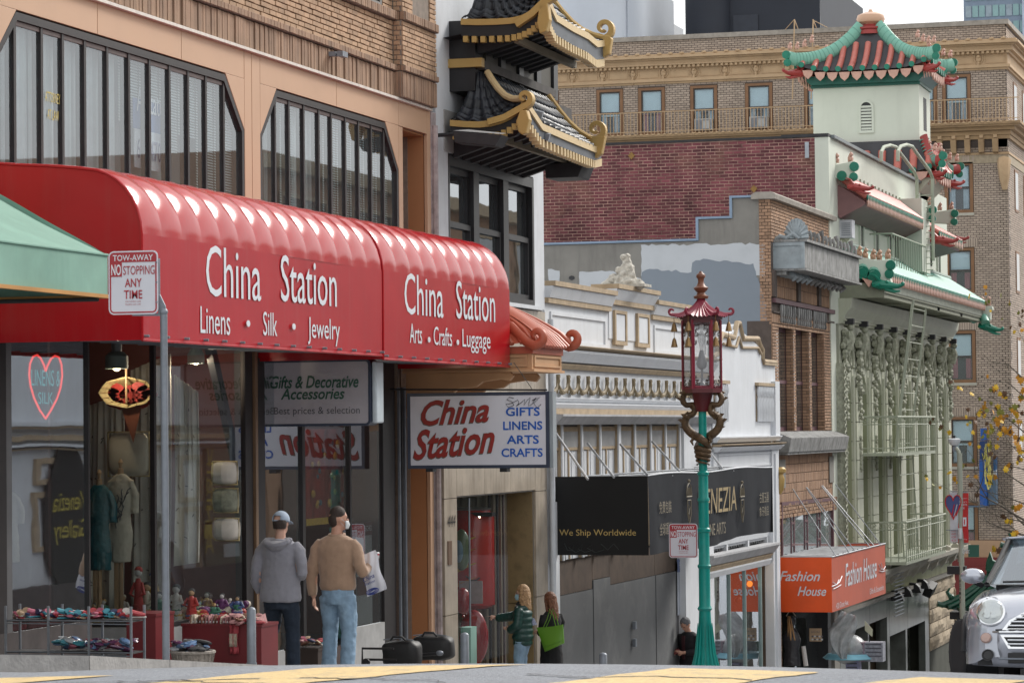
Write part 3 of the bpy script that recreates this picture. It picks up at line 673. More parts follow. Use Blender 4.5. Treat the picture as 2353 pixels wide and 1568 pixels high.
# == CHINESE CANOPY over the recessed doorway
CY = 39.3; mTerra = mat('terracotta_glaze',(.42,.10,.05),.45,var=.18,scale=5,dirt=.4,dirtcol=(.2,.06,.05),dscale=5)
mPeach2 = mat('peach_timber',(.50,.29,.15),.6,var=.08,dirt=.2,dirtcol=(.3,.18,.1))
cR = hy(1222,853,CY); cT = hy(1222,815,CY); XF = cR.x; zb_,zt_ = cR.z,cT.z
CY2 = hx(1290,850,XF).y
CC = thing('door_canopy','small peach canopy with curled orange tile roof over the recessed doorway','canopy',(-12.2,CY,zb_))
part('fascia',_B(-13.0,XF,CY,CY2,zb_+.03,zt_+.02),mPeach2,CC); part('ledge',_B(-13.0,XF+.04,CY-.03,CY2+.03,zb_,zb_+.035),mPeach2,CC)
for a,b in [(-12.9,-12.3),(-12.24,-11.7),(-11.64,XF-.06)]: part('panel',_R([(a,zb_+.07),(b,zb_+.07),(b,zt_-.0),(a,zt_-.0)],[(a+.03,zb_+.1),(b-.03,zb_+.1),(b-.03,zt_-.03),(a+.03,zt_-.03)],'y',CY-.02,CY),mPeach2,CC)
part('panel',_R([(CY+.08,zb_+.07),(CY2-.08,zb_+.07),(CY2-.08,zt_),(CY+.08,zt_)],[(CY+.14,zb_+.1),(CY2-.14,zb_+.1),(CY2-.14,zt_-.03),(CY+.14,zt_-.03)],'x',XF,XF+.02),mPeach2,CC)
part('frieze',_B(-13.0,XF+.02,CY-.02,CY2+.02,zt_+.02,zt_+.12),mTerra,CC)
# roof: hipped near slope and street slope, with tile rolls
zr = zt_+.12; zp = zr+.62
def roof_pt(u,v,side):   # v 0 eave -> 1 ridge
    e = v**.75
    if side == 'n': return (-13+(XF+.1+13)*u*(1-.45*v)+0,CY-.1+v*.65,zr+(zp-zr)*e+.10*(abs(u)**6)*(1-v))
    return (XF+.1-(XF+.1+13)*.45*v,CY-.1+(CY2-CY+.3)*u+v*.65*(1-u)*1.0-v*.3*u,zr+(zp-zr)*e+.12*(abs(2*u-1)**6)*(1-v))
part('roof',_S(lambda u,v: roof_pt(u,v,'n'),24,8),mTerra,CC); part('roof',_S(lambda u,v: roof_pt(u,v,'s'),24,8),mTerra,CC)
for k in range(14):
    u = (k+.5)/14; mb = _T([roof_pt(u,j/6,'n') for j in range(7)],.035,8); part('tile_roll',mb,mTerra,CC)
for k in range(13):
    u = (k+.5)/13; mb = _T([roof_pt(u,j/6,'s') for j in range(7)],.035,8); part('tile_roll',mb,mTerra,CC)
def hip(parent,m,pts,r,curl_c,curl_r,a0,turns,flip,plane='xz',width=None):
    cp,cr_ = scroll(curl_c,curl_r,turns,a0,r,r*.45,plane,22,flip)
    part('hip_scroll',_T(list(pts)+cp,[r]*len(pts)+cr_,10,flat=1.2),m,parent)
q0 = roof_pt(1,1,'n')
for (u0_,v0_,cu,cv,yy) in [(1325,770,1312,782,CY2+.2)]:
    c_ = hy(cu,cv-6,CY2+.25); hip(CC,mTerra,[(q0[0]-.2,q0[1]+.9,q0[2]-.0),(c_.x-.5,CY2+.0,c_.z+.16),(c_.x-.18,CY2+.2,c_.z-.05),(c_.x-.02,CY2+.25,c_.z-.13)],.06,(c_.x,CY2+.25,c_.z),.12,-pi/2,.95,1)
c_ = hy(1232,772,CY-.12); hip(CC,mTerra,[(q0[0]-.25,q0[1],q0[2]),(c_.x-.42,CY+.05,c_.z+.15),(c_.x-.15,CY-.1,c_.z-.07),(c_.x-.02,CY-.12,c_.z-.13)],.06,(c_.x,CY-.12,c_.z),.12,-pi/2,.95,1)
for yb_ in (CY+.12,CY2-.1):   # carved brackets
    poly = [(-13,zb_),(XF-.35,zb_),(XF-.3,zb_-.05),(XF-.36,zb_-.12),(XF-.5,zb_-.1),(XF-.75,zb_-.13),(XF-.85,zb_-.2),(XF-1.1,zb_-.22),(XF-1.2,zb_-.3),(XF-1.45,zb_-.32),(XF-1.6,zb_-.5),(-13,zb_-.62)]
    part('bracket',_P(poly,'y',yb_,yb_+.09),mPeach2,CC,bevel=.01)
# == 444 BUILDING WITH PAGODA ROOFS
mWhite = mat('white_stucco',(.58,.60,.63),.75,var=.07,scale=2,dirt=.35,dirtcol=(.36,.36,.37),dscale=1.6,streak=3,bump=.15,bscale=25)
mGreyUnder = mat('grey_plaster',(.30,.29,.28),.8,var=.15,dirt=.35,dirtcol=(.16,.15,.14),dscale=1.5)
mTileB = mat('black_glazed_tile',(.018,.021,.028),.36,var=.35,scale=6,spec=.35,island=.3)
mGoldP = mat('gold_paint',(.46,.30,.10),.45,var=.12,scale=5,metal=.15,dirt=.35,dirtcol=(.25,.16,.07),dscale=5)
mGoldPale = mat('worn_gold_paint',(.62,.47,.26),.55,var=.15,scale=6,dirt=.4,dirtcol=(.2,.14,.09),dscale=6)
mFascia = mat('slate_black_fascia',(.075,.085,.10),.5,var=.25,scale=3)
mWoodD = mat('sooty_wood',(.05,.043,.04),.75,var=.4,scale=5)
mMarb = mat('veined_brown_marble',(.36,.31,.25),.35,var=.25,scale=1.8,dirt=.75,dirtcol=(.15,.115,.08),dscale=2.2,streak=4)
mMarb2 = mat('dark_veined_marble',(.24,.175,.09),.35,var=.35,scale=4,dirt=.7,dirtcol=(.10,.07,.04),dscale=4)
PB = thing('pagoda_building','white building with two black and gold pagoda roofs and marble shop front numbered 444','building',(-13,44,-2))
ye = 46.72
mb = MB(); mb.box(-24,-13.0,40.92,41.5,3.55,10.5); mb.box(-24,-13.0,46.1,ye,3.55,10.5); mb.box(-24,-13.0,41.5,46.1,5.68,10.5); mb.box(-24,-23.8,40.95,ye,-3,3.6); mb.box(-24,-13.3,40.95,41.2,-3,3.55); mb.box(-24,-13.3,ye-.2,ye,-3,3.55); mb.box(-24,-13.3,41,46.6,3.5,3.54)
part('wall',mb,mWhite,PB)
z0,z1 = 3.6,5.66
wf = part('window',_R([(41.5,z0),(46.1,z0),(46.1,z1),(41.5,z1)],[(41.56,z0+.08),(46.0,z0+.08),(46.0,z1-.16),(41.56,z1-.16)],'x',-13.1,-12.99),mBlack,PB)
for y in (42.95,44.55): part('mullion',_B(-13.1,-13.0,y-.16,y+.12,z0+.06,z1-.1),mBlack,wf)
for a,b in [(41.56,42.8),(43.07,44.4),(44.67,46.0)]:
    part('sash',_R([(a,z0+.08),(b,z0+.08),(b,4.68),(a,4.68)],[(a+.1,z0+.16),(b-.1,z0+.16),(b-.1,4.6),(a+.1,4.6)],'x',-13.12,-13.04),mBlack,wf)
    part('sash',_R([(a,4.62),(b,4.62),(b,z1-.15),(a,z1-.15)],[(a+.1,4.7),(b-.1,4.7),(b-.1,z1-.25),(a+.1,z1-.25)],'x',-13.15,-13.08),mBlack,wf)
    part('pane',_B(-13.1,-13.095,a+.08,b-.08,z0+.1,4.62),glass('dark_window_glass',(.5,.55,.56),.3,.03,.04),wf); part('pane',_B(-13.125,-13.12,a+.08,b-.08,4.66,z1-.2),glass('dark_window_glass'),wf)
part('curtain',_S(lambda u,v: (-13.4+.03*sin(u*30),45.3+.35*u,z0+(z1-z0)*v),12,1),mBlind,wf); part('curtain',_S(lambda u,v: (-13.4+.03*sin(u*30),43.5+.3*u,z0+(z1-z0)*v),12,1),mBlind,wf)
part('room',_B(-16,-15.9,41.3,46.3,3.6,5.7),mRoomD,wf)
part('sill',_B(-13.05,-12.93,41.4,46.35,3.53,3.59),mWhite,PB)
part('soffit_band',_B(-13.01,-12.985,41.3,45.95,5.69,6.3),mGreyUnder,PB)
# marble slabs round the shop window
zt = 3.52; zo = .6
def slab(y0,y1,z0,z1,m=mMarb,x=-13.0,t=.04): part('marble_slab',_B(x-t,x,y0+.005,y1-.005,z0+.005,z1-.005),m,PB)
yA,yB,yC,yD = 41.15,41.78,46.05,46.75
for a,b in [(-3.2,-1.1),(-1.1,.6),(.6,2.1),(2.1,zt)]: slab(yA,yB,a,b); slab(yC,yD,a,b)
for i in range(3):
    a = yB+(yC-yB)*i/3; b = yB+(yC-yB)*(i+1)/3; slab(a,b,.62,2.1); slab(a,b,2.1,zt)
mb = _B(-13.2,-13.045,yA,yD,.6,zt+.02); mb.box(-13.3,-13.045,yA,yB-.01,-3,.6); mb.box(-13.3,-13.045,yC+.01,yD,-3,.6); part('backing',mb,mGreyUnder,PB)
for a,b in [(-3,-1.2),(-1.2,.6)]:
    part('marble_slab',_B(-13.9,-13.05,yC-.04,yC-.0,a+.005,b-.005),mMarb2,PB)      # far jamb, faces the street upwards
    part('marble_slab',_B(-13.3,-13.04,yA-.02,yA+.02,a+.005,b-.005),mMarb2,PB)
part('display_window',_B(-13.06,-13.05,yB+.02,44.6,-1.9,.58),glass('clear_shop_glass',(.88,.9,.9),.06,.01,.0,.28),PB); part('window_bar',_B(-13.065,-13.045,42.55,42.58,-2,.58),mSteel,PB)
for x in (-13.12,-13.22,-13.35): part('window_bar',_B(x-.03,x,44.62,44.68,-2.2,.58),mBlack if x < -13.2 else mFrame2,PB)
part('curtain',_S(lambda u,v: (-13.15-1.2*u,44.9+.03*sin(u*60),-2.4+3.0*v),40,1),mat('cream_curtain',(.42,.38,.29),.9,var=.1),PB)
mb = MB(); mb.box(-15.2,-15.15,41.2,46.2,-3,.62); mb.box(-15.2,-13.1,46.1,46.15,-3,.62); mb.box(-15.2,-13.1,41.2,46.1,.6,.64); mb.box(-15.2,-13.1,41.15,41.2,-3,.62); part('interior_wall',mb,mat('beige_interior',(.26,.21,.14),.8,var=.15),PB)
part('interior_floor',_B(-15.2,-13.08,41.2,46.1,-2.35,-2.3),mMarb2,PB)
# number 444 and letter box
q0,q1 = hx(1027,1210,-13),hx(1045,1210,-13)
lettering('444',mBlack,PB,(-13,q0.y,q0.z),(-13,q1.y,q0.z),(0,0,1),.17,off=.012,shear=.2)
q = hx(1032,1265,-13); part('letter_slot',_B(-13.0,-12.985,q.y-.09,q.y+.09,q.z-.2,q.z+.15),mat('bronze_plate',(.2,.13,.09),.4,metal=.4),PB)
part('downpipe',_T([(-12.93,46.82,-3.0),(-12.93,46.82,3.4)],.05,10),mat('white_pipe',(.55,.58,.62),.5,var=.1,dirt=.3),PB)
# ---- roofs
def tile_mesh():
    if 'tile' in BRICK: return BRICK['tile']
    mb = MB(); n = 9; prof = []
    for k in range(n+1):
        t = k/n; prof.append((t-.5,.30*sin(pi*t/.6) if t < .6 else -.07*sin(pi*(t-.6)/.4)))
    for y,dz in ((-.08,0),(1.12,-.05)):
        for x,z in prof: mb.v.append((x,y,z+dz+(.1 if y < 0 else 0)))
    for x,z in prof: mb.v.append((x,-.08,z-.06))
    m_ = n+1
    for k in range(n): mb.f += [(k,k+1,m_+k+1,m_+k),(2*m_+k,2*m_+k+1,k+1,k)]
    mb.sm = True; BRICK['tile'] = mb; return mb
def tile_slope(P,nu,nv,m,parent,h=.6,flipn=False,name='roof_tile'):
    key = 'tile_'+m.name
    if key not in BRICK: me = tile_mesh().mesh(name); me.materials.append(m); BRICK[key] = me
    me = BRICK[key]; iv = inv_of(parent)
    for j in range(nv):
        for i in range(nu):
            u,v = (i+.5)/nu,j/nv
            p = Vector(P(u,v)); du = (Vector(P(min(1,(i+1)/nu),v))-Vector(P(i/nu,v))); dv = Vector(P(u,(j+1)/nv))-p
            nn = du.cross(dv).normalized(); 
            if nn.z < 0: nn = -nn
            s = du.length*h; M = Matrix(((du.x,dv.x,nn.x*s,p.x),(du.y,dv.y,nn.y*s,p.y),(du.z,dv.z,nn.z*s,p.z),(0,0,0,1)))
            o = bpy.data.objects.new(name,me); COL.objects.link(o); o.parent = parent; o.matrix_parent_inverse = iv; o.matrix_basis = M
def interp(pts,t):
    n = len(pts)-1; k = min(int(t*n),n-1); f = t*n-k; a,b = Vector(pts[k]),Vector(pts[k+1]); return a*(1-f)+b*f
YN = 41.3
def pagoda_roof(name,label_m,eave,ridge,yn,yf,xw,xr,corner,far,fas_h,nt_,rows,street_eave,far_eave,dent,wall_x=-13.0):
    t = part(name,_T([(eave[0][0],yn+.0,eave[0][1])]+[(x,yn,z) for x,z in eave],.001,3),mBlack,PB)
    # near slope
    P = lambda u,v: tuple(V((interp([(x,yn,z) for x,z in eave],u).x,yn,interp([(x,yn,z) for x,z in eave],u).z))*(1-v)+V((ridge[0][0]*(1-u)+ridge[1][0]*u,yn+.45,ridge[0][1]*(1-u)+ridge[1][1]*u))*v+V((0,0,-.16*sin(pi*v))))
    part('roof_deck',_S(lambda u,v: Vector(P(u,v))-V((0,-.02,.03)),16,8),mTileB,t)
    tile_slope(P,nt_,rows,mTileB,t)
    # street slope
    ex,ez = eave[-1]; Sf = [(ex,yn,ez)]+[(x,y,z) for x,y,z in street_eave]
    def Q(u,v):
        a = interp(Sf,u); b = V((ridge[1][0],(yn+.45)*(1-u)+(yf-.6)*u,ridge[1][1])); return tuple(a*(1-v)+b*v+V((0,0,-.14*sin(pi*v))))
    part('roof_deck',_S(lambda u,v: Vector(Q(u,v))-V((0,0,.03)),20,8),mTileB,t)
    tile_slope(Q,20,7,mTileB,t,h=.7)
    # gold edge, fascia, dentils on the near side
    n = len(eave)
    vs = []; 
    def band(pts,y0,y1,dz0,dz1,m,nm):
        mb = MB(); vs = []
        for x,y,z in pts: vs += [(x,y0+y,z+dz0),(x,y0+y,z+dz1),(x,y1+y,z+dz1),(x,y1+y,z+dz0)]
        fs = []
        for i in range(len(pts)-1):
            o = 4*i
            for a,b in ((0,1),(1,2),(2,3),(3,0)): fs.append((o+a,o+b,o+4+b,o+4+a))
        fs += [(0,1,2,3),(4*len(pts)-1,4*len(pts)-2,4*len(pts)-3,4*len(pts)-4)]
        mb.add(vs,fs); part(nm,mb,m,t)
    fine = [tuple(interp([(x,0,z) for x,z in eave],k/24)) for k in range(25)]
    band(fine,yn-.04,yn+.05,-.09,.0,mGoldP,'gold_edge'); band(fine,yn-.015,yn+.04,-.09-fas_h,-.092,mBlack,'fascia')
    for k in range(dent):
        x,_,z = interp(fine,(k+.5)/dent); part('dentil',_B(x-.035,x+.035,yn-.04,yn+.06,z-.09-fas_h-.09,z-.09-fas_h-.002),mGoldP,t)
    # street side
    sfine = [tuple(interp(Sf,k/20)) for k in range(21)]
    def sband(dx0,dx1,dz0,dz1,m,nm):
        mb = MB(); vs = []
        for x,y,z in sfine: vs += [(x+dx0,y,z+dz0),(x+dx1,y,z+dz0),(x+dx1,y,z+dz1),(x+dx0,y,z+dz1)]
        fs = [(4*i+a,4*i+b,4*i+4+b,4*i+4+a) for i in range(20) for a,b in ((0,1),(1,2),(2,3),(3,0))]; fs += [(0,1,2,3),(83,82,81,80)]
        mb.add(vs,fs); part(nm,mb,m,t)
    sband(-.05,.05,-.09,.01,mGoldPale,'gold_edge'); sband(-.06,.02,-.09-fas_h*1.2,-.092,mFascia,'fascia')
    for k in range(30):
        x,y,z = interp(sfine,(k+.5)/30); part('dentil',_B(x-.1,x+.03,y-.035,y+.035,z-.09-fas_h*1.2-.12,z-.09-fas_h*1.2-.003),mGoldPale,t)
    # soffit and rafters
    zb = eave[0][1]-.1-fas_h
    mb = MB(); mb.add([(xw,yn+.02,zb),(sfine[0][0],yn+.02,sfine[0][2]-.3),(sfine[-1][0],yf,sfine[-1][2]-.3),(xw,yf,zb)],[(0,1,2,3)]); part('soffit',mb,mBlack,t)
    for k in range(9):
        y = yn+.5+(yf-yn-.7)*k/8; part('rafter',MB().add([(xw,y-.06,zb-.32),(xw,y+.06,zb-.32),(ex-.25,y-.06,ez-.42-fas_h*.3),(ex-.25,y+.06,ez-.42-fas_h*.3),(xw,y-.06,zb-.02),(xw,y+.06,zb-.02),(ex-.1,y-.06,ez-.3),(ex-.1,y+.06,ez-.3)],[(0,1,3,2),(4,6,7,5),(0,4,5,1),(2,3,7,6),(0,2,6,4),(1,5,7,3)]),mBlack2,t)
    part('purlin',_B(ex-.5,ex-.42,yn+.1,yf,zb-.12,zb-.02),mat('pale_purlin',(.2,.17,.12),.7),t)
    return t,P,Q
def fat_scroll(parent,c,r0,turns,a0,flip,w,th,plane='xz',tail=None,m=mGoldP):
    cp,_ = scroll(c,r0,turns,a0,1,1,plane,28,flip); pts = (tail or [])+cp
    n = len(pts); vs = []
    for i,p in enumerate(pts):
        p = Vector(p); t = (Vector(pts[min(i+1,n-1)])-Vector(pts[max(i-1,0)])).normalized()
        k = V((0,1,0)) if plane == 'xz' else V((1,0,0)); q = t.cross(k); tk = th*(1 if i < len(tail or []) else max(.3,1-.7*(i-len(tail or []))/28))
        for a,b in ((-1,-1),(1,-1),(1,1),(-1,1)): vs.append(p+k*w/2*a+q*tk/2*b)
    fs = [(4*i+a,4*i+b,4*i+4+b,4*i+4+a) for i in range(n-1) for a,b in ((0,1),(1,2),(2,3),(3,0))]+[(3,2,1,0),(4*n-4,4*n-3,4*n-2,4*n-1)]
    mb = MB().add(vs,fs); return part('curled_finial',mb,m,parent,bevel=.01)
h = lambda u,v,Y=YN: hy(u,v,Y)
def E(*uv): return [(h(u,v).x,h(u,v).z) for u,v in uv]
# lower roof
ev = E((1035,276),(1070,279),(1100,280),(1130,277),(1155,270),(1175,260),(1192,246),(1204,232))
rg = E((1068,160),(1100,164)); xe_ = ev[-1][0]
se = [hx(u,v,xe_) for u,v in ((1240,286),(1290,308),(1330,325),(1362,338),(1378,334))]
se = [(p.x,p.y,p.z) for p in se]; yf_ = se[-1][1]
lr,P1_,Q1_ = pagoda_roof('pagoda_roof','',ev,rg,YN,yf_,-13.0,0,None,None,.1,6,6,se,None,11)
c = h(1206,226,YN-.06); fat_scroll(lr,tuple(c),.115,1.05,-pi*.45,1,.16,.09,tail=[(c.x-.55,c.y,c.z-.33),(c.x-.3,c.y,c.z-.27),(c.x-.1,c.y,c.z-.17)])
a_,b_ = h(1206,255),h(1205,312); part('gold_bracket',_P([(a_.x-.07,b_.z+.05),(a_.x-.1,b_.z+.2),(a_.x-.04,a_.z),(a_.x+.06,a_.z),(a_.x+.1,b_.z+.22),(a_.x+.05,b_.z+.02),(a_.x-.01,b_.z)],'y',YN-.14,YN+.02),mGoldP,lr,bevel=.015)
c = Vector(hx(1369,298,xe_+.02)); fat_scroll(lr,tuple(c),.155,1.1,-pi*.45,1,.12,.1,tail=[(c.x-.5,c.y+.1,c.z-.2),(c.x-.2,c.y,c.z-.27)])
b_ = hx(1385,372,xe_); part('gold_bracket',_P([(c.x-.02,b_.z),(c.x-.1,b_.z+.12),(c.x-.05,b_.z+.35),(c.x-.12,c.z-.1),(c.x+.1,c.z-.12),(c.x+.16,b_.z+.35),(c.x+.1,b_.z+.08)],'y',c.y-.07,c.y+.07),mGoldP,lr,bevel=.015)
# hip ridge in gold along the corner between both slopes
part('hip_ridge',_T([Vector(P1_(1,v))+V((0,-.03,.04)) for v in (0,.15,.3,.5,.7,.85,1)],.05,8),mGoldPale,lr)
part('hip_ridge',_T([Vector(Q1_(1,v))+V((0,0,.05)) for v in (0,.2,.4,.6,.8,1)],.05,8),mGoldP,lr)
# tower between the roofs
q1,q2 = h(1066,150),h(1106,133); yt = YN+.25
xq = h(1100,110,yt).x; ztop = h(1100,60,yt).z; zlow = h(1100,160,yt).z
part('tower_wall',_B(-13.0,xq-.08,yt+.06,45.4,zlow-.3,ztop+.1),mBlack,PB)
part('gold_beam',_B(-13.0,h(1106,140,yt).x,yt,yt+.15,h(1080,154,yt).z,h(1080,134,yt).z),mGoldP,PB)
part('beam',_B(xq-.1,h(1106,140,yt).x,yt+.16,45.7,h(1106,157,yt).z,h(1106,137,yt).z),mWoodD,PB)
part('beam',_B(xq-.1,h(1106,140,yt).x+.12,yt+.16,46.2,h(1106,157,yt).z-.34,h(1106,157,yt).z-.14),mWoodD,PB)
for i in range(4):
    y = yt+.5+i*1.0; f = part('shutter',_B(xq-.08,xq-.04,y,y+.62,zlow+.15,ztop-.1),mat('dark_olive_shutter',(.04,.035,.025),.6),PB)
    part('post',_B(xq-.08,xq+.0,y+.66,y+.9,zlow,ztop),mBlack,PB)
# upper roof
ev = E((1060,44),(1100,45),(1140,44),(1175,42),(1200,36),(1222,24),(1240,8),(1252,-8))
rg = E((1085,-60),(1150,-58)); xe2 = ev[-1][0]
se = [hx(u,v,xe2) for u,v in ((1272,36),(1310,60),(1345,78),(1366,96),(1384,94))]; se = [(p.x,p.y,p.z) for p in se]; yf2 = se[-1][1]
ur,P2_,Q2_ = pagoda_roof('pagoda_roof','',ev,rg,YN,yf2,-13.0,0,None,None,.16,7,6,se,None,14)
c = h(1262,-25,YN-.06); fat_scroll(ur,tuple(c),.15,1.05,-pi*.45,1,.16,.1,tail=[(c.x-.5,c.y,c.z-.5),(c.x-.25,c.y,c.z-.35),(c.x-.08,c.y,c.z-.2)])
a_,b_ = h(1252,20),h(1250,80); part('gold_bracket',_P([(a_.x-.05,b_.z),(a_.x-.09,b_.z+.15),(a_.x-.05,a_.z+.05),(a_.x+.07,a_.z+.1),(a_.x+.1,b_.z+.2),(a_.x+.05,b_.z+.03)],'y',YN-.14,YN+.02),mGoldP,ur,bevel=.015)
c = Vector(hx(1387,66,xe2+.02)); fat_scroll(ur,tuple(c),.155,1.1,-pi*.45,1,.12,.1,tail=[(c.x-.5,c.y+.1,c.z-.15),(c.x-.2,c.y,c.z-.27)])
b_ = hx(1396,140,xe2); part('gold_bracket',_P([(c.x-.02,b_.z),(c.x-.1,b_.z+.12),(c.x-.05,b_.z+.3),(c.x-.1,c.z-.1),(c.x+.1,c.z-.12),(c.x+.14,b_.z+.3),(c.x+.1,b_.z+.06)],'y',c.y-.07,c.y+.07),mGoldP,ur,bevel=.015)
part('hip_ridge',_T([Vector(P2_(1,v))+V((0,-.03,.04)) for v in (0,.15,.3,.5,.7,1)],.05,8),mGoldPale,ur)
part('hip_ridge',_T([Vector(Q2_(1,v))+V((0,0,.05)) for v in (0,.2,.4,.6,.8,1)],.05,8),mGoldP,ur)
# flood lights
def flood(label,poly_top,Y0,Y1,dz,arm,mtop):
    t = thing('flood_light',label,'flood light',(poly_top[0][0],Y0,poly_top[0][1]),group='flood lights under the pagoda roof')
    part('housing',_P([(poly_top[0][0],poly_top[0][1]-.01),(poly_top[1][0],poly_top[1][1]-.01),(poly_top[1][0]-.1,poly_top[1][1]-dz),(poly_top[0][0]+.02,poly_top[0][1]-dz*1.02)],'y',Y0,Y1),mBlack2,t,bevel=.01)
    part('cover',MB().add([(poly_top[0][0],Y0,poly_top[0][1]),(poly_top[1][0],Y0,poly_top[1][1]),(poly_top[1][0]-.04,Y1,poly_top[1][1]+.05),(poly_top[0][0]+.1,Y1,poly_top[0][1]+.05)],[(0,1,2,3)]),mtop,t)
    part('arm',_T(arm,.03,8),mBlack2,t); return t
a = h(1040,300,40.7); b = h(1152,308,40.7)
flood('black box flood light with pale cover on an arm under the lower pagoda roof',[(a.x,a.z),(b.x,b.z)],40.7,41.1,.17,[(-13.0,41.0,a.z-.03),(a.x+.05,40.9,a.z-.03)],mat('pale_cover',(.6,.6,.6),.5,dirt=.3))
a = hy(1262,378,45.5); b = hy(1352,375,45.5)
flood('dark flood light hanging below the far corner of the lower pagoda roof',[(a.x,a.z),(b.x,b.z)],45.2,45.9,.24,[(-13.0,45.6,a.z+.05),(a.x+.1,45.6,a.z-.05)],mBlack2)
for u,v in ((1236,262),(1252,312)):
    q = hx(u,v,xe_-.0); mb = MB().cbox((q.x,q.y,q.z),(.14,.16,.1),(.2,.3,.2)); mb.cbox((q.x-.03,q.y,q.z-.09),(.05,.05,.1)); solo('spot_light',mb,mSteel,'small grey spot lamp clipped %s of the lower pagoda roof' % ('on the tiles' if v < 290 else 'below the tiles'),'spot lamp')
# == ORNATE WHITE BUILDING
mTan = mat('tan_moulding',(.38,.29,.19),.8,var=.18,scale=5,dirt=.3,dirtcol=(.22,.17,.12),dscale=4)
mOrn = mat('gilt_ornament',(.22,.17,.10),.7,var=.3,scale=9)
mWht2 = mat('ornate_white_paint',(.62,.64,.67),.7,var=.05,scale=2,dirt=.3,dirtcol=(.42,.42,.42),dscale=1.3,streak=3,bump=.1)
OB = thing('ornate_white_building','white ornate two storey building with garlands, gilt trim and stepped gable','building',(-13,56,-3))
Y0,Y1 = 46.9,65.97; YG = 59.3      # flat part / gable part
zz = lambda v,u=1330: hx(u,v,-13).z
zCop = 4.04; zLedge = zz(797); zGt = zz(860); zGb = zz(905); zM = zz(918); zB0,zB1 = zz(951),zz(939); zWt = zz(974); zWb = .55
mb = MB(); mb.box(-22,-13.05,Y0,YG,2.0,zCop-.06); mb.box(-22,-13.05,Y0,Y0+.4,-4,2); mb.box(-13.5,-13.05,Y0,YG,zWt,2.0); mb.box(-13.5,-13.05,YG,Y1,-.9,3.05); mb.box(-22,-13.5,Y1-.3,Y1,-4,3.0); mb.box(-22,-21.5,Y0,Y1,-4,3); mb.box(-22,-13.5,YG,Y1,2.7,3.0)
part('wall',mb,mWht2,OB)
yb0,yb1 = hx(1402,660,-13).y,hx(1497,672,-13).y; zBk = hx(1402,652,-13).z
part('parapet_block',_B(-13.3,-13.03,yb0,yb1,3.2,zBk-.06),mWht2,OB)
def run(y0,y1,z,dx,hgt,m,x=-13.05,nm='moulding'): return part(nm,_P([(x,z-hgt),(x+dx*.55,z-hgt),(x+dx*.8,z-hgt*.55),(x+dx,z-hgt*.2),(x+dx,z),(x,z)],'y',y0,y1),m,OB)
for a,b,zt_ in [(Y0,yb0,zCop),(yb1,YG+.3,zCop-.03),(yb0-.04,yb1+.04,zBk)]:
    k = .03 if zt_ == zBk else 0
    part('coping',_B(-13.35,-12.86+k,a,b,zt_-.08,zt_),mTan,OB); run(a,b,zt_-.083,.15+k,.19,mWht2); part('tan_band',_B(-13.06,-12.98+k,a,b,zt_-.36,zt_-.275),mTan,OB)
for a,b in [(Y0+.3,yb0-.25),(yb1+.3,YG-.2)]:    # raised panels
    part('panel_frame',_R([(a,3.02),(b,3.02),(b,3.55),(a,3.55)],[(a+.06,3.08),(b-.06,3.08),(b-.06,3.49),(a+.06,3.49)],'x',-13.05,-13.02),mWht2,OB)
for a,b in [(yb0+.25,yb0+1.15),(yb1-1.2,yb1-.25)]: part('panel_frame',_R([(a,3.1),(b,3.1),(b,3.72),(a,3.72)],[(a+.09,3.17),(b-.09,3.17),(b-.09,3.66),(a+.09,3.66)],'x',-13.04,-12.98),mTan,OB); part('panel',_B(-13.04,-13.0,a+.1,b-.1,3.18,3.65),mWht2,OB)
run(Y0,YG,zLedge,.32,.07,mTan); run(Y0,YG,zLedge-.075,.24,.2,mWht2); run(Y0,YG,zLedge-.3,.1,.09,mTan)
for y in [Y0+.2+i*.12 for i in range(int((YG-Y0-.3)/.12))]: part('rib',_B(-13.02,-12.965,y,y+.06,zLedge-.39,zLedge-.31),mTan,OB) if y < Y0+0 else None
run(Y0,YG,zM+.03,.07,.06,mWht2); run(Y0,YG,zM-.06,.1,.1,mWht2); part('tan_band',_B(-13.06,-12.97,Y0,YG,zB0,zB1),mTan,OB)
run(Y0,YG,zB0-.004,.3,zB0-zWt-.0,mat('soiled_white_cornice',(.40,.40,.41),.8,var=.15,dirt=.5,dirtcol=(.22,.22,.22),dscale=2,streak=3))
# garlands
gy0,gy1 = hx(1279.5,880,-13).y,hx(1564,890,-13).y; n = 14
for i in range(-1,n+4):
    y = gy0+(gy1-gy0)*i/n; dy = (gy1-gy0)/n
    if i >= 0 and y < YG-.15:
        mb = MB(); mb.tube([(-12.99,y,zGt-.02),(-12.98,y,zGt-.12),(-13.0,y,zGt-.3),(-13.0,y,zGb-.0)],[.028,.036,.022,.008],6); mb.tube([(-12.98,y-.05,zGt-.02),(-12.97,y-.05,zGt-.06),(-12.97,y+.05,zGt-.06),(-12.98,y+.05,zGt-.02)],.018,5); part('ribbon_drop',mb,mOrn,OB)
    if y+dy < YG and (i >= 0 or True):
        a,b = max(y+.03,Y0+.02),y+dy-.03; pts = []; rs = []
        for k in range(11):
            t = k/10; pts.append((-12.99+.01*sin(t*9),a+(b-a)*t,zGt-.16-(zGt-.16-zGb-.02)*(1-(2*t-1)**2)**.8*1.0)); rs.append(.016+.03*sin(pi*t)**1.5)
        part('garland',_T(pts,rs,6),mOrn,OB)
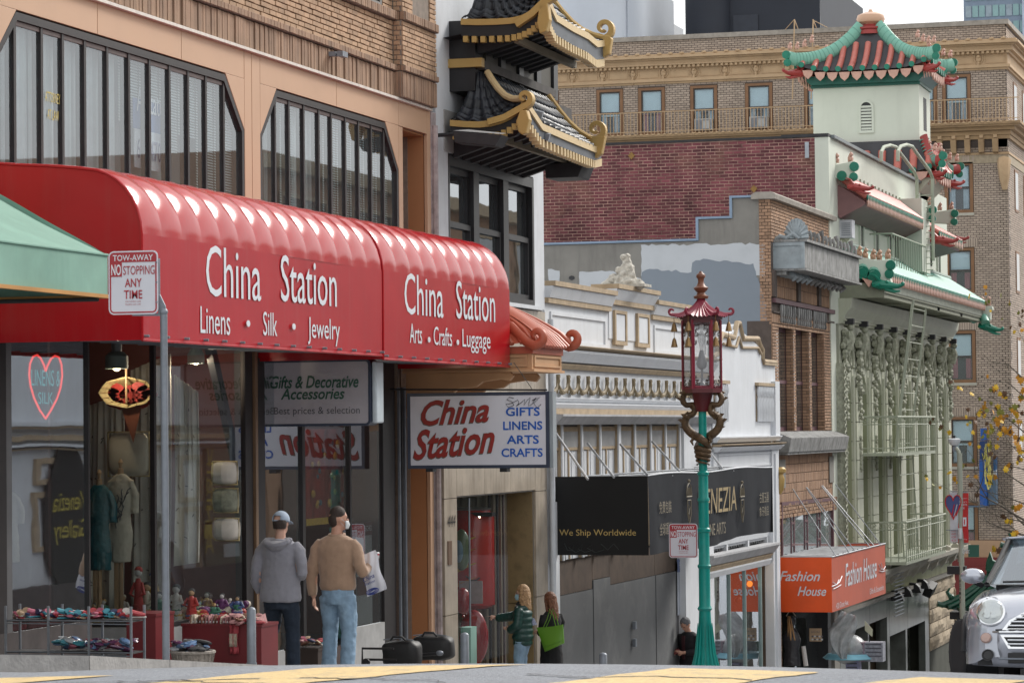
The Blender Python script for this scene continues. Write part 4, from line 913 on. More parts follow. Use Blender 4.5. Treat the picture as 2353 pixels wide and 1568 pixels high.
# window band with projecting fins
fins = [hx(u,1040,-13).y for u in (1303,1374,1443,1512,1571,1630-19,1684-19,1736-20)]
finY = [hx(2000/1.632+x/4.2645,1040,-13).y for x in (308,501,681,860,1020,1175,1320,1458)]
wb = part('window',_B(-13.4,-13.3,Y0,YG,-.6,zWt),mWht2,OB)
part('jamb',_B(-13.5,-12.98,Y0,Y0+.25,-.6,zWt),mWht2,OB)
edges = [Y0+.25]+finY
for i,y in enumerate(finY):
    part('fin',_B(-13.12,-13.06,y-.05,y+.02,-.6,zWt),mTan,OB); part('fin_edge',_B(-13.058,-13.03,y-.05,y+.03 if i != 3 else y+.12,-.6,zWt),mWht2,OB)
part('backing',_B(-13.25,-13.205,Y0,YG,-.6,zWt),mat('dusty_blind',(.42,.42,.42),.85,var=.15),OB)
part('jamb',_B(-13.5,-12.99,finY[-1]+.12,YG+.1,-3,zWt),mWht2,OB)
zr_ = hx(1300,1033,-13.35).z
for i in range(len(edges)-1):
    a,b = edges[i]+.03,edges[i+1]-.06
    mb = MB()
    k = a+.02
    while k < b: mb.box(-13.115,-13.1,k,k+.035,zr_+.04,zWt-.12); k += .06
    part('pleated_blind',mb,mat('dusty_blind',(.36,.35,.34),.85,var=.15),OB)
    part('rail',_B(-13.2,-13.095,a,b,zr_,zr_+.05),mTan,OB); part('rail',_B(-13.2,-13.095,a,b,zWt-.12,zWt-.04),mTan,OB)
    part('lower_panel',_B(-13.2,-13.12,a,b,-.6,zr_-.01),mWht2,OB); mid = (a+b)/2; part('rail',_B(-13.119,-13.1,mid-.03,mid+.03,-.6,zr_),mTan,OB)
    for d in (-.22,.22): part('batten',_B(-13.119,-13.108,mid+d-.02,mid+d+.02,-.6,zr_-.02),mWht2,OB)
# gable part
pk = hx(1690,744,-13); gl,gr = hx(1650,840,-13).y,hx(1752,830,-13).y; zSh = hx(1785,832,-13).z; zSt = zSh+.12; yL = pk.y-2.1; yR = pk.y+2.55
gab = [(YG,1.3),(Y1,1.3),(Y1,zSh-.05),(yR+.05,zSh-.05),(yR-.1,zSt+.05),(yR-.35,zSt+.2),(pk.y+.25,pk.z-.12),(pk.y,pk.z),(pk.y-.25,pk.z-.12),(yL+.35,zSt+.2),(yL+.1,zSt+.05),(yL-.05,zSh-.05),(YG,zSh-.05)]
part('gable',_P(gab,'x',-13.3,-12.96),mWht2,OB)
def trim(pts,r=.045,m=mTan): part('gable_trim',_T([(-12.95,y,z) for y,z in pts],r,8),m,OB)
trim([(Y1,zSh-.02),(yR+.1,zSh-.02),(yR+.0,zSh+.05),(yR+.02,zSt+.12),(yR-.25,zSt+.22),(yR-.45,zSt+.35),(pk.y+.45,pk.z-.3),(pk.y+.12,pk.z+.02),(pk.y-.12,pk.z+.02),(pk.y-.45,pk.z-.3),(yL+.45,zSt+.35),(yL+.25,zSt+.22),(yL,zSt+.12),(yL-.02,zSh+.05),(YG,zSh-.02)],.06)
part('gable_trim',_T([(-12.93,y,z) for y,z in [(yR-.2,zSt+.02),(yR-.5,zSt+.15),(pk.y+.3,pk.z-.5),(pk.y,pk.z-.28),(pk.y-.3,pk.z-.5),(yL+.5,zSt+.15)]],.03,6),mTan,OB)
part('attic_roof',_P([(yL-1.6,zSh-.2),(yL+.6,zSh-.2),(yL+1.6,pk.z+.05),(yL-.5,pk.z+.0)],'x',-15,-13.35),mat('slate',(.10,.11,.13),.6,var=.3,island=.2),OB)
part('parapet_band',_B(-13.1,-12.9,yR+.1,Y1,zSh-.09,zSh-.0),mTan,OB)
zb0,zb1 = zz(968,1740),zz(884,1740)
for a,b in [(yR-.75,Y1-.55),(YG+.1,yL+.8)]:
    part('balustrade_recess',_B(-12.965,-12.95,a,b,zb0,zb1),mat('tan_recess',(.26,.2,.14),.8),OB)
    part('rail',_B(-12.97,-12.87,a-.05,b+.05,zb1-.02,zb1+.05),mTan,OB); k = a+.08
    while k < b-.02:
        part('baluster',_L([(.035,zb0),(.03,zb0+.2),(.045,zb0+.4),(.03,zb0+.5),(.02,zb0+.55),(.045,zb0+.62),(.05,zb1-.12),(.03,zb1-.03)],(-12.91,k,0),8),mWht2,OB); k += .17
part('pier',_B(-13.1,-12.86,Y1-.5,Y1,1.3,zb1+.1),mWht2,OB)
zc = zz(1016,1760); run(YG,Y1,zz(1000,1760),.16,.12,mWht2,x=-12.97); run(YG,Y1,zc,.26,.05,mTan,x=-12.97); run(YG,Y1,zc-.055,.2,.1,mWht2,x=-12.97)
part('lower_band',_B(-13.1,-12.95,YG,Y1,.2,zc-.1),mWht2,OB); part('panel_frame',_R([(YG+.4,.75),(Y1-.5,.75),(Y1-.5,1.05),(YG+.4,1.05)],[(YG+.45,.79),(Y1-.55,.79),(Y1-.55,1.01),(YG+.45,1.01)],'x',-12.95,-12.93),mWht2,OB)
q = hx(1778,1090,-12.85); part('bracket_finial',_L([(.02,-.45),(.08,-.35),(.11,-.1),(.07,0),(.14,.05),(.14,.12),(.09,.16)],(-12.86,Y1-.1,q.z),10),mGoldP,OB)
# statue on the parapet
ST = thing('parapet_statue','weathered pale stone hooded figure statue on top of the white parapet','statue',(-13.2,(yb0+yb1)/2,zBk))
mStone = mat('weathered_stone',(.50,.47,.41),.9,var=.25,scale=12,bump=.8,bscale=40,dirt=.6,dirtcol=(.16,.14,.12),dscale=9)
c = hy(1436,655,(yb0+yb1)/2-.2); cx,cz = c.x,zBk; cy = (yb0+yb1)/2-.2
bm_pts = [(.0,0,.0,.26),(.02,0,.14,.20),(.03,0,.27,.15),(.04,0,.38,.12),(.03,0,.47,.08),(.01,0,.55,.095),(.0,0,.61,.07)]
mb = _T([(cx+a,cy+b,cz+z_) for a,b,z_,r in bm_pts],[r for *_,r in bm_pts],16)
for (dx,dy,dz,r) in [(-.3,0,.08,.10),(-.2,-.08,.16,.09),(.24,0,.06,.09),(.16,-.08,.22,.06),(.1,-.13,.08,.10),(-.08,-.13,.14,.08),(-.1,-.06,.31,.07),(.1,-.05,.35,.055),(-.02,-.07,.55,.05),(.05,-.16,.04,.08),(.3,-.02,.03,.08),(-.36,0,.04,.09)]: mb.ball((cx+dx,cy+dy,cz+dz),r,9,6)
st = part('figure',mb,mStone,ST); md = st.modifiers.new('r','REMESH'); md.mode = 'VOXEL'; md.voxel_size = .018; md.use_smooth_shade = True
ds = st.modifiers.new('d','DISPLACE'); tx = bpy.data.textures.new('stone_relief','CLOUDS'); tx.noise_scale = .07; ds.texture = tx; ds.strength = .06; ds.mid_level = .5
part('plinth',_B(cx-.42,cx+.42,cy-.25,cy+.3,cz,cz+.05),mStone,ST)
# shop level: boarded door, pilaster, shop window at the far end
mPly = mat('grey_painted_plywood',(.115,.12,.125),.85,var=.12,scale=1.2,dirt=.8,dirtcol=(.20,.205,.205),dscale=.9)
mPly2 = mat('bare_brown_plywood',(.075,.05,.035),.85,var=.3,scale=3)
ply = [(47.35,50.2),(50.22,51.4),(51.42,54.9),(54.92,57.6)]
for i,(a,b) in enumerate(ply):
    part('plywood_board',_B(-13.2,-13.15+.012*(i % 2),a,b,-4.2,-1.2 if i != 1 else -1.05),mPly,OB)
    part('plywood_board',_B(-13.2,-13.16,a,b,-1.19 if i != 1 else -1.04,-.5),mPly2,OB)
for v in (1435,1475): q = hx(1458,v,-13.1); part('padlock',_B(-13.13,-13.07,q.y-.06,q.y+.06,q.z-.07,q.z+.07),mSteel,OB)
q0,q1 = hx(1557,1290,-13.1),hx(1585,1405,-13.1)
po = part('notice',_B(-13.12,-13.11,q0.y,q1.y,q1.z,q0.z),mat('pale_notice',(.42,.46,.52),.6),OB); part('notice',_B(-13.12,-13.105,q0.y,q1.y-.3,q0.z-.2,q0.z+.05),mat('blue_notice',(.12,.16,.3),.6),OB)
lettering('For Lease',mWhiteL,po,(-13.1,q0.y+.1,q0.z-.13),(-13.1,q1.y-.4,q0.z-.13),(0,0,1),.12)
for s,dz in [('Susan Bloomquist',-.5),('415.288.7807',-.62),('Peter Wilkosch',-1.1),('415.828.8888',-1.22)]: lettering(s,mat('ink',(.08,.08,.1),.6),po,(-13.105,q0.y+.2,q0.z+dz),(-13.105,q1.y-.15,q0.z+dz),(0,0,1),.08)
part('pilaster',_B(-13.2,-12.98,58.35,58.7,-4.6,.2),mWht2,OB); part('pilaster',_B(-13.2,-12.9,65.2,Y1,-5.2,1.2),mWht2,OB); part('pilaster_moulding',_B(-12.9,-12.86,65.4,Y1-.25,-5.2,1.0),mWht2,OB)
part('pilaster',_B(-13.2,-12.95,47.0,47.3,-3.5,.4),mWht2,OB)
run(58.3,65.2,zz(1213,1700)+.02,.1,.3,mWht2)
run(58.3,65.25,zz(1250,1740),.3,.22,mat('soiled_white_cornice'),x=-13.05); run(58.3,65.2,zz(1275,1740),.14,.12,mTan); run(58.3,65.2,zz(1287,1740),.12,.14,mWht2)
zt0,zt1 = zz(1248,1740),zz(1200,1740); k = 58.5
part('transom_backing',_B(-13.3,-13.2,58.3,65.2,zt0-.1,.4),mRoomD,OB)
while k < 65.0: part('transom_bar',_B(-13.18,-13.1,k,k+.11,zt0,zt1+.2),mat('pale_grey_slat',(.33,.34,.35),.7),OB); k += .24
for y in (58.4,60.7,62.9,65.0): part('mullion',_B(-13.2,-13.0,y,y+.14,zt0-.1,zt1+.2),mWht2,OB)
zs1 = zz(1300,1740)
part('display_window',_B(-13.05,-13.04,58.4,64.3,-4.6,zs1),mGlassR,OB)
for y in (61.0,62.6,64.3): part('glazing_bar',_B(-13.07,-13.0,y,y+.05,-4.6,zs1),mat('pale_green_bar',(.25,.33,.32),.5),OB)
mb = MB(); mb.box(-15.6,-15.5,58.3,65.2,-5,-1); mb.box(-15.5,-13.1,65.15,65.2,-5,-1); mb.box(-15.5,-13.1,58.3,65.2,-1.25,-1.2); mb.box(-15.5,-13.1,58.3,58.35,-5,-1); part('interior_wall',mb,mat('brown_interior',(.10,.07,.05),.8,var=.3,scale=1),OB)
# stays of the black awning + the awning
VA = thing('black_awning','long black fabric awning with gold VENEZIA lettering and crests','awning',(-13,47,-.5))
mBlkF = mat('black_fabric',(.006,.006,.0065),.8,var=.2); mBlkF2 = mat('black_awning_front',(.017,.019,.024),.75,spec=.12,var=.15,scale=3)
VX = hy(1488,1094,47.2).x; vz0,vz1 = -.475,.815; vy1 = hx(1775,1150,VX).y
part('end_panel',_B(-13.05,VX,47.18,47.2,vz0,vz1),mBlkF,VA)
mb = _S(lambda u,v: (VX+.035*sin(u*16+1)*v*(1-.3*v)+.02*sin(u*43)*v,47.2+(vy1-47.2)*u,vz1+.02*sin(u*11)-(vz1-vz0)*v-.03*sin(u*5)*v),70,8); part('front_panel',mb,mBlkF2,VA)
part('edge_piping',_T([(VX,47.2+(vy1-47.2)*u/20,vz1+.02*sin(u/20*11)+.01) for u in range(21)],.012,5),mWht2,VA)
part('end_panel',_B(-13.0,VX,vy1-.02,vy1,vz0,vz1),mBlkF,VA)
mb = MB()
for y in (49,51.5,54,56.5): mb.tube([(-13.0,y,vz1-.02),(VX,y,vz1-.02)],.015,6)
mb.tube([(VX-.5,47.2,vz1),(VX-.5,vy1,vz1)],.015,6); mb.tube([(VX-1.1,47.2,vz1),(VX-1.1,vy1,vz1)],.015,6); part('frame',mb,mSilver,VA,kind='stuff')
for (u,v),(u2,v2) in [((1270,985),(1350,1090)),((1350,1018),(1410,1088)),((1425,1020),(1487,1088)),((1498,1014),(1563,1085)),((1625,1030),(1660,1076))]:
    p = hx(u,v,-12.98); e = hx(u2,v2,VX-.35); part('stay',_T([p,(e.x,e.y,vz1)],.02,6),mat('grey_rod',(.33,.34,.36),.4,metal=.5),VA)
mGoldL = mat('dull_gold_print',(.32,.24,.12),.6); mGoldL2 = mat('dim_gold_print',(.20,.17,.12),.7)
TY('We Ship Worldwide',VA,1285,1229,1461,1229,1215,47.18,mat('warm_gold_print',(.50,.36,.13),.6))
scr([(1297,1247),(1303,1262),(1315,1264),(1318,1250),(1306,1256),(1322,1268),(1336,1262),(1338,1250),(1328,1260),(1345,1268),(1362,1262),(1360,1250),(1349,1258),(1368,1268),(1388,1262),(1380,1248),(1396,1262),(1410,1248),(1422,1262)],47.19,.008,mat('grey_smear',(.03,.035,.035),.8),VA)
T('VENEZIA',VA,1602,1180,1686,1172,1122,VX,mGoldL,off=.05,shear=.1)
T('FINE ARTS',VA,1618,1230,1661,1224,1203,VX,mGoldL2,off=.05)
T('免費包裝',VA,1508,1176,1536,1175,1150,VX,mGoldL2,off=.05); T('全球運送',VA,1509,1226,1536,1224,1200,VX,mGoldL2,off=.05)
T('古董玉器',VA,1739,1152,1760,1151,1130,VX,mGoldL2,off=.05); T('象牙禮品',VA,1739,1183,1760,1181,1163,VX,mGoldL2,off=.05)
for u in (1583,1705):     # crests
    p = hx(u,1140,VX+.045); mb = MB(); dy = .19
    for k in range(5): mb.tube([(p.x,p.y-dy+2*dy*k/4,p.z),(p.x,p.y-dy*.8+1.6*dy*k/4,p.z+.16)],.009,4)
    mb.tube([(p.x,p.y-dy,p.z),(p.x,p.y+dy,p.z)],.014,4); mb.tube([(p.x,p.y+dy*cos(a*.35),p.z+.03+.2*sin(a*.35)) for a in range(10)],.01,4); mb.ball((p.x,p.y,p.z+.27),.03,6,4)
    mb.tube([(p.x,p.y-.13,p.z-.06),(p.x,p.y-.13,p.z-.3),(p.x,p.y,p.z-.48),(p.x,p.y+.13,p.z-.3),(p.x,p.y+.13,p.z-.06),(p.x,p.y-.13,p.z-.06)],.01,4); mb.tube([(p.x,p.y-.06,p.z-.14),(p.x,p.y+.05,p.z-.18),(p.x,p.y-.05,p.z-.3),(p.x,p.y+.02,p.z-.38)],.01,4)
    part('crest',mb,mGoldL2,VA)
# == CHINATOWN LAMP POST
LY = 45.0; lc = hy(1614,1000,LY); LX = lc.x
lz = lambda v,u=1612: hy(u,v,LY).z
mTurq = mat('turquoise_paint',(.0,.26,.22),.4,var=.1,scale=4,dirt=.35,dirtcol=(.0,.13,.12),dscale=5)
mLRed = mat('lantern_crimson',(.26,.025,.05),.4,var=.12); mLRed2 = mat('lantern_dark_red',(.10,.008,.012),.4,var=.2)
mDrag = mat('dragon_bronze',(.10,.06,.028),.5,var=.4,scale=14,metal=.2,bump=.6,bscale=50)
LP = thing('dragon_lamp_post','turquoise lamp post with crimson pagoda lantern held by gold dragons','street lamp',(LX,LY,gs(LY)))
pz = lambda v: lz(v)
prof = []
zb = gs(LY)
for z,r in [(zb-.05,.36),(zb+.1,.34),(zb+.2,.26),(pz(1505),.15),(pz(1470),.115),(pz(1420),.096),(pz(1402),.09),(pz(1400),.105),(pz(1396),.115),(pz(1390),.09),(pz(1305),.088),(pz(1303),.1),(pz(1298),.108),(pz(1294),.086),(pz(1222),.084),(pz(1220),.1),(pz(1214),.1),(pz(1211),.08),(pz(1152),.079),(pz(1150),.092),(pz(1144),.092),(pz(1141),.077),(pz(1092),.075),(pz(1090),.09),(pz(1084),.09),(pz(1081),.066),(pz(1000),.065),(pz(945),.062)]: prof.append((r,z))
part('post',_L(prof,(LX,LY,0),20),mTurq,LP)
for k in range(16):
    a = 2*pi*k/16; part('flute',_T([(LX+cos(a)*.11,LY+sin(a)*.11,pz(1430)),(LX+cos(a)*.15,LY+sin(a)*.15,pz(1500)),(LX+cos(a)*.27,LY+sin(a)*.27,zb+.2)],[.006,.02,.04],6),mTurq,LP)
part('post_head',_L([(.1,pz(945)),(.13,pz(925)),(.17,pz(905)),(.2,pz(896))],(LX,LY,0),12),mLRed2,LP)
# lantern: six-sided
zA,zB_ = pz(893),pz(735); RH = abs(hy(1655,820,LY).x-hy(1568,820,LY).x)/2*.98
def hexp(r,z,off=0): return [(LX+r*cos(pi/3*k+off),LY+r*sin(pi/3*k+off),z) for k in range(6)]
OFF = radians(14)
LT = part('lantern',_P([(p[0],p[1]) for p in hexp(RH*1.06,0,OFF)],'z',zA-.06,zA+.0),mLRed2,LP)
part('base_rim',_P([(p[0],p[1]) for p in hexp(RH*1.0,0,OFF)],'z',zA+.001,zA+.05),mLRed,LT)
part('top_rim',_P([(p[0],p[1]) for p in hexp(RH*1.0,0,OFF)],'z',zB_-.08,zB_+.02),mLRed2,LT)
mLG = glass('lantern_glass',(.95,.95,.95),.06,.22)
for k in range(6):
    a,b = hexp(RH,zA,OFF)[k],hexp(RH,zA,OFF)[(k+1) % 6]
    part('corner_post',_T([(a[0],a[1],zA),(a[0],a[1],zB_)],.022,6),mLRed,LT)
    a,b = Vector(a),Vector(b); d = b-a; hgt = zB_-zA
    Pq = lambda s,t: a+d*s+V((0,0,hgt*t))
    nrm = V((a.x+b.x-2*LX,a.y+b.y-2*LY,0)).normalized()*.006
    mb = MB()
    for pts in ([(.08,.03),(.92,.03),(.92,.93),(.08,.93),(.08,.03)],): mb.tube([Pq(*p)+nrm for p in pts],.014,5)
    part('panel_frame',mb,mLRed if k in (4,) else mLRed2,LT)
    mb = MB()
    for sgn in (0,1):
        for (s0,t0) in ((.1,.92),(.1,.06)):
            fx = lambda s: s if not sgn else 1-s; dn = -1 if t0 > .5 else .45
            pts = [(.1,t0),(.36,t0),(.36,t0+dn*.05),(.2,t0+dn*.05),(.2,t0+dn*.11),(.3,t0+dn*.11),(.3,t0+dn*.15),(.1,t0+dn*.15),(.1,t0+dn*.22),(.2,t0+dn*.22),(.2,t0+dn*.27),(.1,t0+dn*.27)]
            mb.tube([Pq(fx(s),t)+nrm for s,t in pts],.008,4)
    part('fretwork',mb,mat('fret_bronze',(.07,.04,.03),.5),LT,kind='stuff')
    part('glass',MB().add([tuple(Pq(.03,.02)),tuple(Pq(.97,.02)),tuple(Pq(.97,.96)),tuple(Pq(.03,.96))],[(0,1,2,3)]),mLG,LT)
part('lamp_holder',_L([(.09,zA),(.06,zA+.08),(.02,zA+.12),(.02,zA+.3),(.07,zA+.33),(.09,zA+.4),(.05,zA+.52),(.03,zA+.6)],(LX,LY,0),10),mat('holder_grey',(.14,.14,.15),.4,metal=.4),LT)
part('bulb',_L([(.03,zA+.6),(.035,zA+.66),(.065,zA+.76),(.06,zA+.84),(.02,zA+.9)],(LX,LY,0),12),glass('bulb_glass',(.85,.85,.85),.2,.15),LT)
# roof with flutes and six curled tips
zE,zR = pz(728),pz(672); RE = abs(hy(1672,724,LY).x-LX)*1.0
def rf(a,t):
    hexr = 1/max(cos(((a-OFF) % (pi/3))-pi/6),.86)*.9
    tip = abs(((a-OFF) % (pi/3))-pi/6)/(pi/6); r = .045+(RE-.045)*(t**1.7)*(1+(hexr-1)*t); z = zR-(zR-zE)*(t**.72)+.06*tip**4*t**3
    fl = .012*cos(a*36)*t
    return (LX+r*cos(a),LY+r*sin(a),z+fl)
part('roof',_S(lambda u,v: rf(u*2*pi,v),144,10),mLRed,LT)
part('roof_underside',_P([(p[0],p[1]) for p in hexp(RH*1.12,0,OFF)],'z',zE-.04,zE+.02),mLRed2,LT)
for k in range(6):
    a = OFF+pi/3*k; d = V((cos(a),sin(a),0)); e = V((LX,LY,0))+d*RE*1.0; ze = zE+.04
    pts = [e-d*.14+V((0,0,ze+.0))]; 
    for j in range(13):
        q = -pi/2+j/12*1.45*pi*1.0; rr = .055*(1-.05*j); pts.append(e+d*(.03+rr*cos(q))+V((0,0,ze+.055+rr*sin(q))))
    part('curled_tip',_T(pts,[.028]*2+[.026-.0012*j for j in range(12)],7),mLRed,LT)
    bq = e+d*.0; mb = MB()
    for zo in (0,-.24):
        mb.lathe([(.012,.0),(.03,-.03),(.045,-.1),(.055,-.14),(.05,-.145)],(bq.x,bq.y,ze-.12+zo),8)
    mb.tube([(bq.x,bq.y,ze),(bq.x,bq.y,ze-.5)],.005,4); part('bell',mb,mat('bell_brass',(.28,.17,.07),.4,metal=.5),LT)
part('finial',_L([(.11,pz(686)),(.12,pz(680)),(.075,pz(677)),(.06,pz(672)),(.1,pz(666)),(.12,pz(661)),(.07,pz(656)),(.045,pz(648)),(.05,pz(640)),(.075,pz(636)),(.07,pz(631)),(.03,pz(626)),(.02,pz(623))][::1],(LX,LY,0),14),mat('finial_red_bronze',(.17,.06,.03),.45,var=.3),LT)
# dragons: two sinuous bodies rising to cradle the lantern, tails spiralling down the post
for sgn in (1,-1):
    D = part('dragon',MB(),mDrag,LP) if False else None
    pts = []; rs = []
    for uu,vv,r in [(0,935,.0),]: pass
    ctrl = [(-.22,-.10,900,.03),(-.30,-.05,905,.05),(-.34,-.02,918,.06),(-.28,.0,930,.05),(-.17,.0,928,.05),(-.13,.0,938,.055),(-.17,.0,950,.06),(-.26,.0,955,.07),(-.31,0,968,.075),(-.27,0,985,.08),(-.16,0,998,.085),(-.03,-.10,1006,.08),(.08,-.11,1016,.07),(.1,0,1026,.06)]
    for (dx,dy,v,r) in ctrl: pts.append(V((LX+sgn*dx*.9,LY+dy*(1 if sgn > 0 else -1)*1.0,pz(v)))); rs.append(r)
    z_ = pz(1026); a0 = 0 if sgn > 0 else pi
    for k in range(1,26):
        t = k/25; a = a0+t*2.1*2*pi*(1 if sgn > 0 else 1); pts.append(V((LX+cos(a)*(.095-.0*t),LY+sin(a)*.095,z_-(z_-pz(1068))*t))); rs.append(.055*(1-t)+.012)
    # smooth the path
    sm = []; sr = []
    for i in range(len(pts)-1):
        for f in (0,.33,.66):
            p0,p1,p2,p3 = pts[max(i-1,0)],pts[i],pts[i+1],pts[min(i+2,len(pts)-1)]
            q = .5*((2*p1)+(-p0+p2)*f+(2*p0-5*p1+4*p2-p3)*f*f+(-p0+3*p1-3*p2+p3)*f**3); sm.append(q); sr.append(rs[i]*(1-f)+rs[i+1]*f)
    dr = part('dragon',_T(sm,[r*.82 for r in sr],10),mDrag,LP)
    hd = pts[0]; sx = -1 if sgn > 0 else 1
    mb = _O((hd.x-sx*.0,hd.y,hd.z),.06,10,7,(1.5,.9,.9)); mb.ball((hd.x+sx*.09,hd.y,hd.z-.01),.04,8,6,(1.4,.8,.6)); mb.ball((hd.x+sx*.085,hd.y,hd.z-.05),.03,8,6,(1.4,.7,.4)); mb.tube([(hd.x-sx*.02,hd.y-.03,hd.z+.04),(hd.x-sx*.12,hd.y-.04,hd.z+.12)],[.012,.003],5); mb.tube([(hd.x-sx*.02,hd.y+.03,hd.z+.04),(hd.x-sx*.12,hd.y+.04,hd.z+.12)],[.012,.003],5)
    part('dragon_head',mb,mDrag,dr)
    mb = MB()
    for i in range(6,40,3): p = sm[i]; q = sm[i+1]; d = (q-p).normalized(); s_ = V((sx,0,.3)).normalized(); mb.add([tuple(p-d*.04+s_*sr[i]*.7),tuple(p+d*.04+s_*sr[i]*.7),tuple(p+s_*(sr[i]+.05)),tuple(p+V((0,.012,0))+s_*sr[i])],[(0,1,2),(1,3,2),(3,0,2)])
    part('spines',mb,mDrag,dr)
    for (dx,v0_,v1_) in [(-.2,960,945),(-.12,1004,1022)]: part('claw',_T([(LX+(dx if sgn > 0 else -dx),LY-.06,pz(v0_)),(LX+(dx*1.3 if sgn > 0 else -dx*1.3),LY-.12,pz((v0_+v1_)/2)),(LX+(dx if sgn > 0 else -dx),LY-.14,pz(v1_))],[.03,.025,.01],6),mDrag,dr)
c = hy(1569.5,1241,LY-.1); tow_sign('tow_away_sign','small far white and red tow-away no stopping sign on the turquoise lamp post',(c.x,LY-.1,c.z),.455,.53)
# == BROWN BRICK BUILDING
mBr2 = mat('brown_brick',(.33,.20,.125),.85,var=.12,scale=3,island=.2,dirt=.35,dirtcol=(.14,.09,.06),dscale=1.5,bump=.2)
mMort2 = mat('dark_mortar',(.09,.07,.06),.95,var=.2,scale=6)
mPlas = mat('weathered_grey_plaster',(.21,.20,.18),.9,var=.14,scale=1.5,dirt=.6,dirtcol=(.13,.12,.11),dscale=1.2,streak=3,bump=.25)
mBlue = mat('blue_grey_flashing',(.20,.27,.36),.6,var=.15)
mPrimer = mat('white_primer',(.46,.48,.50),.8,var=.08,dirt=.25,dirtcol=(.3,.32,.34),dscale=2)
mBGrey = mat('blue_grey_paint',(.195,.225,.26),.75,var=.05,scale=1)
mStoneC = mat('stone_coping',(.30,.27,.235),.85,var=.2,scale=5,dirt=.5,dirtcol=(.13,.12,.1),dscale=2)
mSoot = mat('sooty_stone',(.24,.24,.235),.85,var=.3,scale=5,dirt=1,dirtcol=(.035,.033,.03),dscale=2.5,streak=3)
mMauve = mat('mauve_frame',(.12,.055,.065),.6,var=.15)
BB = thing('brown_brick_building','narrow brown brick building with shell topped cornice and grey painted side wall','building',(-13,70,-4))
BY0,BY1 = 66.0,73.95; zT = 6.76
mb = MB(); mb.box(-25,-13.3,BY0+.02,BY0+.3,-5.5,5.85); mb.box(-14.72,-13.3,BY0+.021,BY0+.3,5.85,6.34); mb.box(-13.93,-13.3,BY0+.022,BY0+.3,6.34,6.8); part('side_wall',mb,mPlas,BB)
mb = MB(); mb.box(-13.3,-13.04,BY0+.02,BY1,3.95,zT); mb.box(-13.6,-13.045,BY0+.02,BY1,-1.1,1.5); mb.box(-25,-13.6,BY1-.3,BY1,-5,6.3); mb.box(-25,-24.7,BY0,BY1,-5,5.8); mb.box(-24.7,-13.3,BY0+.31,BY1,5.4,5.6); mb.box(-13.6,-13.045,BY0,BY0+.6,-6,4); mb.box(-13.6,-13.045,BY1-.3,BY1,-6,4); part('wall',mb,mMort2,BB)
# flashing follows the steps of the side wall
for x0,x1,z in [(-25,-14.8,5.86),(-14.72,-14.0,6.35),(-13.93,-13.42,6.81)]: part('flashing',_B(x0,x1+.08,BY0-.03,BY0+.34,z,z+.05),mBlue,BB)
for x,z0_,z1_ in [(-14.76,5.86,6.40),(-13.97,6.35,6.86)]: part('flashing',_B(x,x+.06,BY0-.028,BY0+.33,z0_,z1_),mBlue,BB)
def blot(us,m,name='paint_patch',off=.01,jag=.03,seed=3):
    rr = random.Random(seed); pts = []
    P = [hy(u,v,BY0) for u,v in us]
    for i in range(len(P)):
        a,b = P[i],P[(i+1) % len(P)]; L_ = (b-a).length; n = max(2,int(L_/.09))
        for k in range(n):
            p = a+(b-a)*(k/n); j = jag if 0 < k else 0; pts.append((p.x+rr.uniform(-j,j)*.5,p.z+rr.uniform(-j,j)))
    part(name,_P(pts,'y',BY0+.018-off,BY0+.018-off+.004),m,BB)
blot([(1472,562),(1756,560),(1757,640),(1740,632),(1660,628),(1560,640),(1473,660)],mPrimer,off=.004)
blot([(1330,624),(1400,622),(1472,640),(1472,700),(1331,700)],mPrimer,off=.004,jag=.02,seed=8)
blot([(1474,625),(1500,618),(1588,625),(1590,603),(1625,595),(1730,605),(1748,660),(1760,700),(1762,780),(1735,800),(1700,830),(1600,830),(1474,790)],mBGrey,off=.008,jag=.035,seed=5)
blot([(1258,618),(1285,622),(1287,675),(1262,668)],mPrimer,off=.004,seed=9)
q = hy(1313,638,BY0); part('wall_tie',_P([(q.x+.07*cos(a*pi/4),q.z+.05*sin(a*pi/4)) for a in range(8)],'y',BY0-.01,BY0+.02),mBlack2,BB)
mb = MB()
q = hy(1322,700,BY0)
# brick corner + facade
brick_wall(BB,mBr2,'y',BY0+.02,-13.3,-13.03,-1.1,zT,bw=.14,bh=.075,proud=.018,nparts=0)
zc0,zc1 = 5.19,5.79
brick_wall(BB,mBr2,'x',-13.04,BY0+.02,BY1,zc1,zT,bw=.22,bh=.075,joint=.016,proud=.02,nparts=150,keyfn=lambda t: (t[0]))
win = [(66.85,68.15),(68.85,69.95),(70.75,71.95)]
w3 = [(hx(a,880,-13).y,hx(b,880,-13).y) for a,b in ((1792,1826),(1831,1862),(1867,1896))]
brick_wall(BB,mBr2,'x',-13.04,BY0+.02,BY1,1.5,3.95,bw=.22,bh=.075,joint=.016,proud=.02,nparts=150,holes=[(a,b,1.4,3.9) for a,b in w3],keyfn=lambda t: (t[0]))
brick_wall(BB,mBr2,'x',-13.04,BY0+.02,BY1,4.55,5.1,bw=.08,bh=.275,joint=.012,proud=.018,nparts=0,vertical=True)
brick_wall(BB,mBr2,'x',-13.04,BY0+.02,BY1,3.96,4.18,bw=.08,bh=.22,joint=.012,proud=.018,nparts=0,vertical=True)
part('maroon_band',_B(-13.05,-12.95,BY0+.1,BY1-.1,4.42,4.52),mMauve,BB); part('stone_band',_B(-13.05,-12.99,BY0+.1,BY1,4.19,4.23),mMort2,BB)
for y in (BY0+.05,69.0,71.7): part('pilaster_strip',_B(-13.05,-12.97,y,y+.35,4.55,5.15),mMort2,BB)
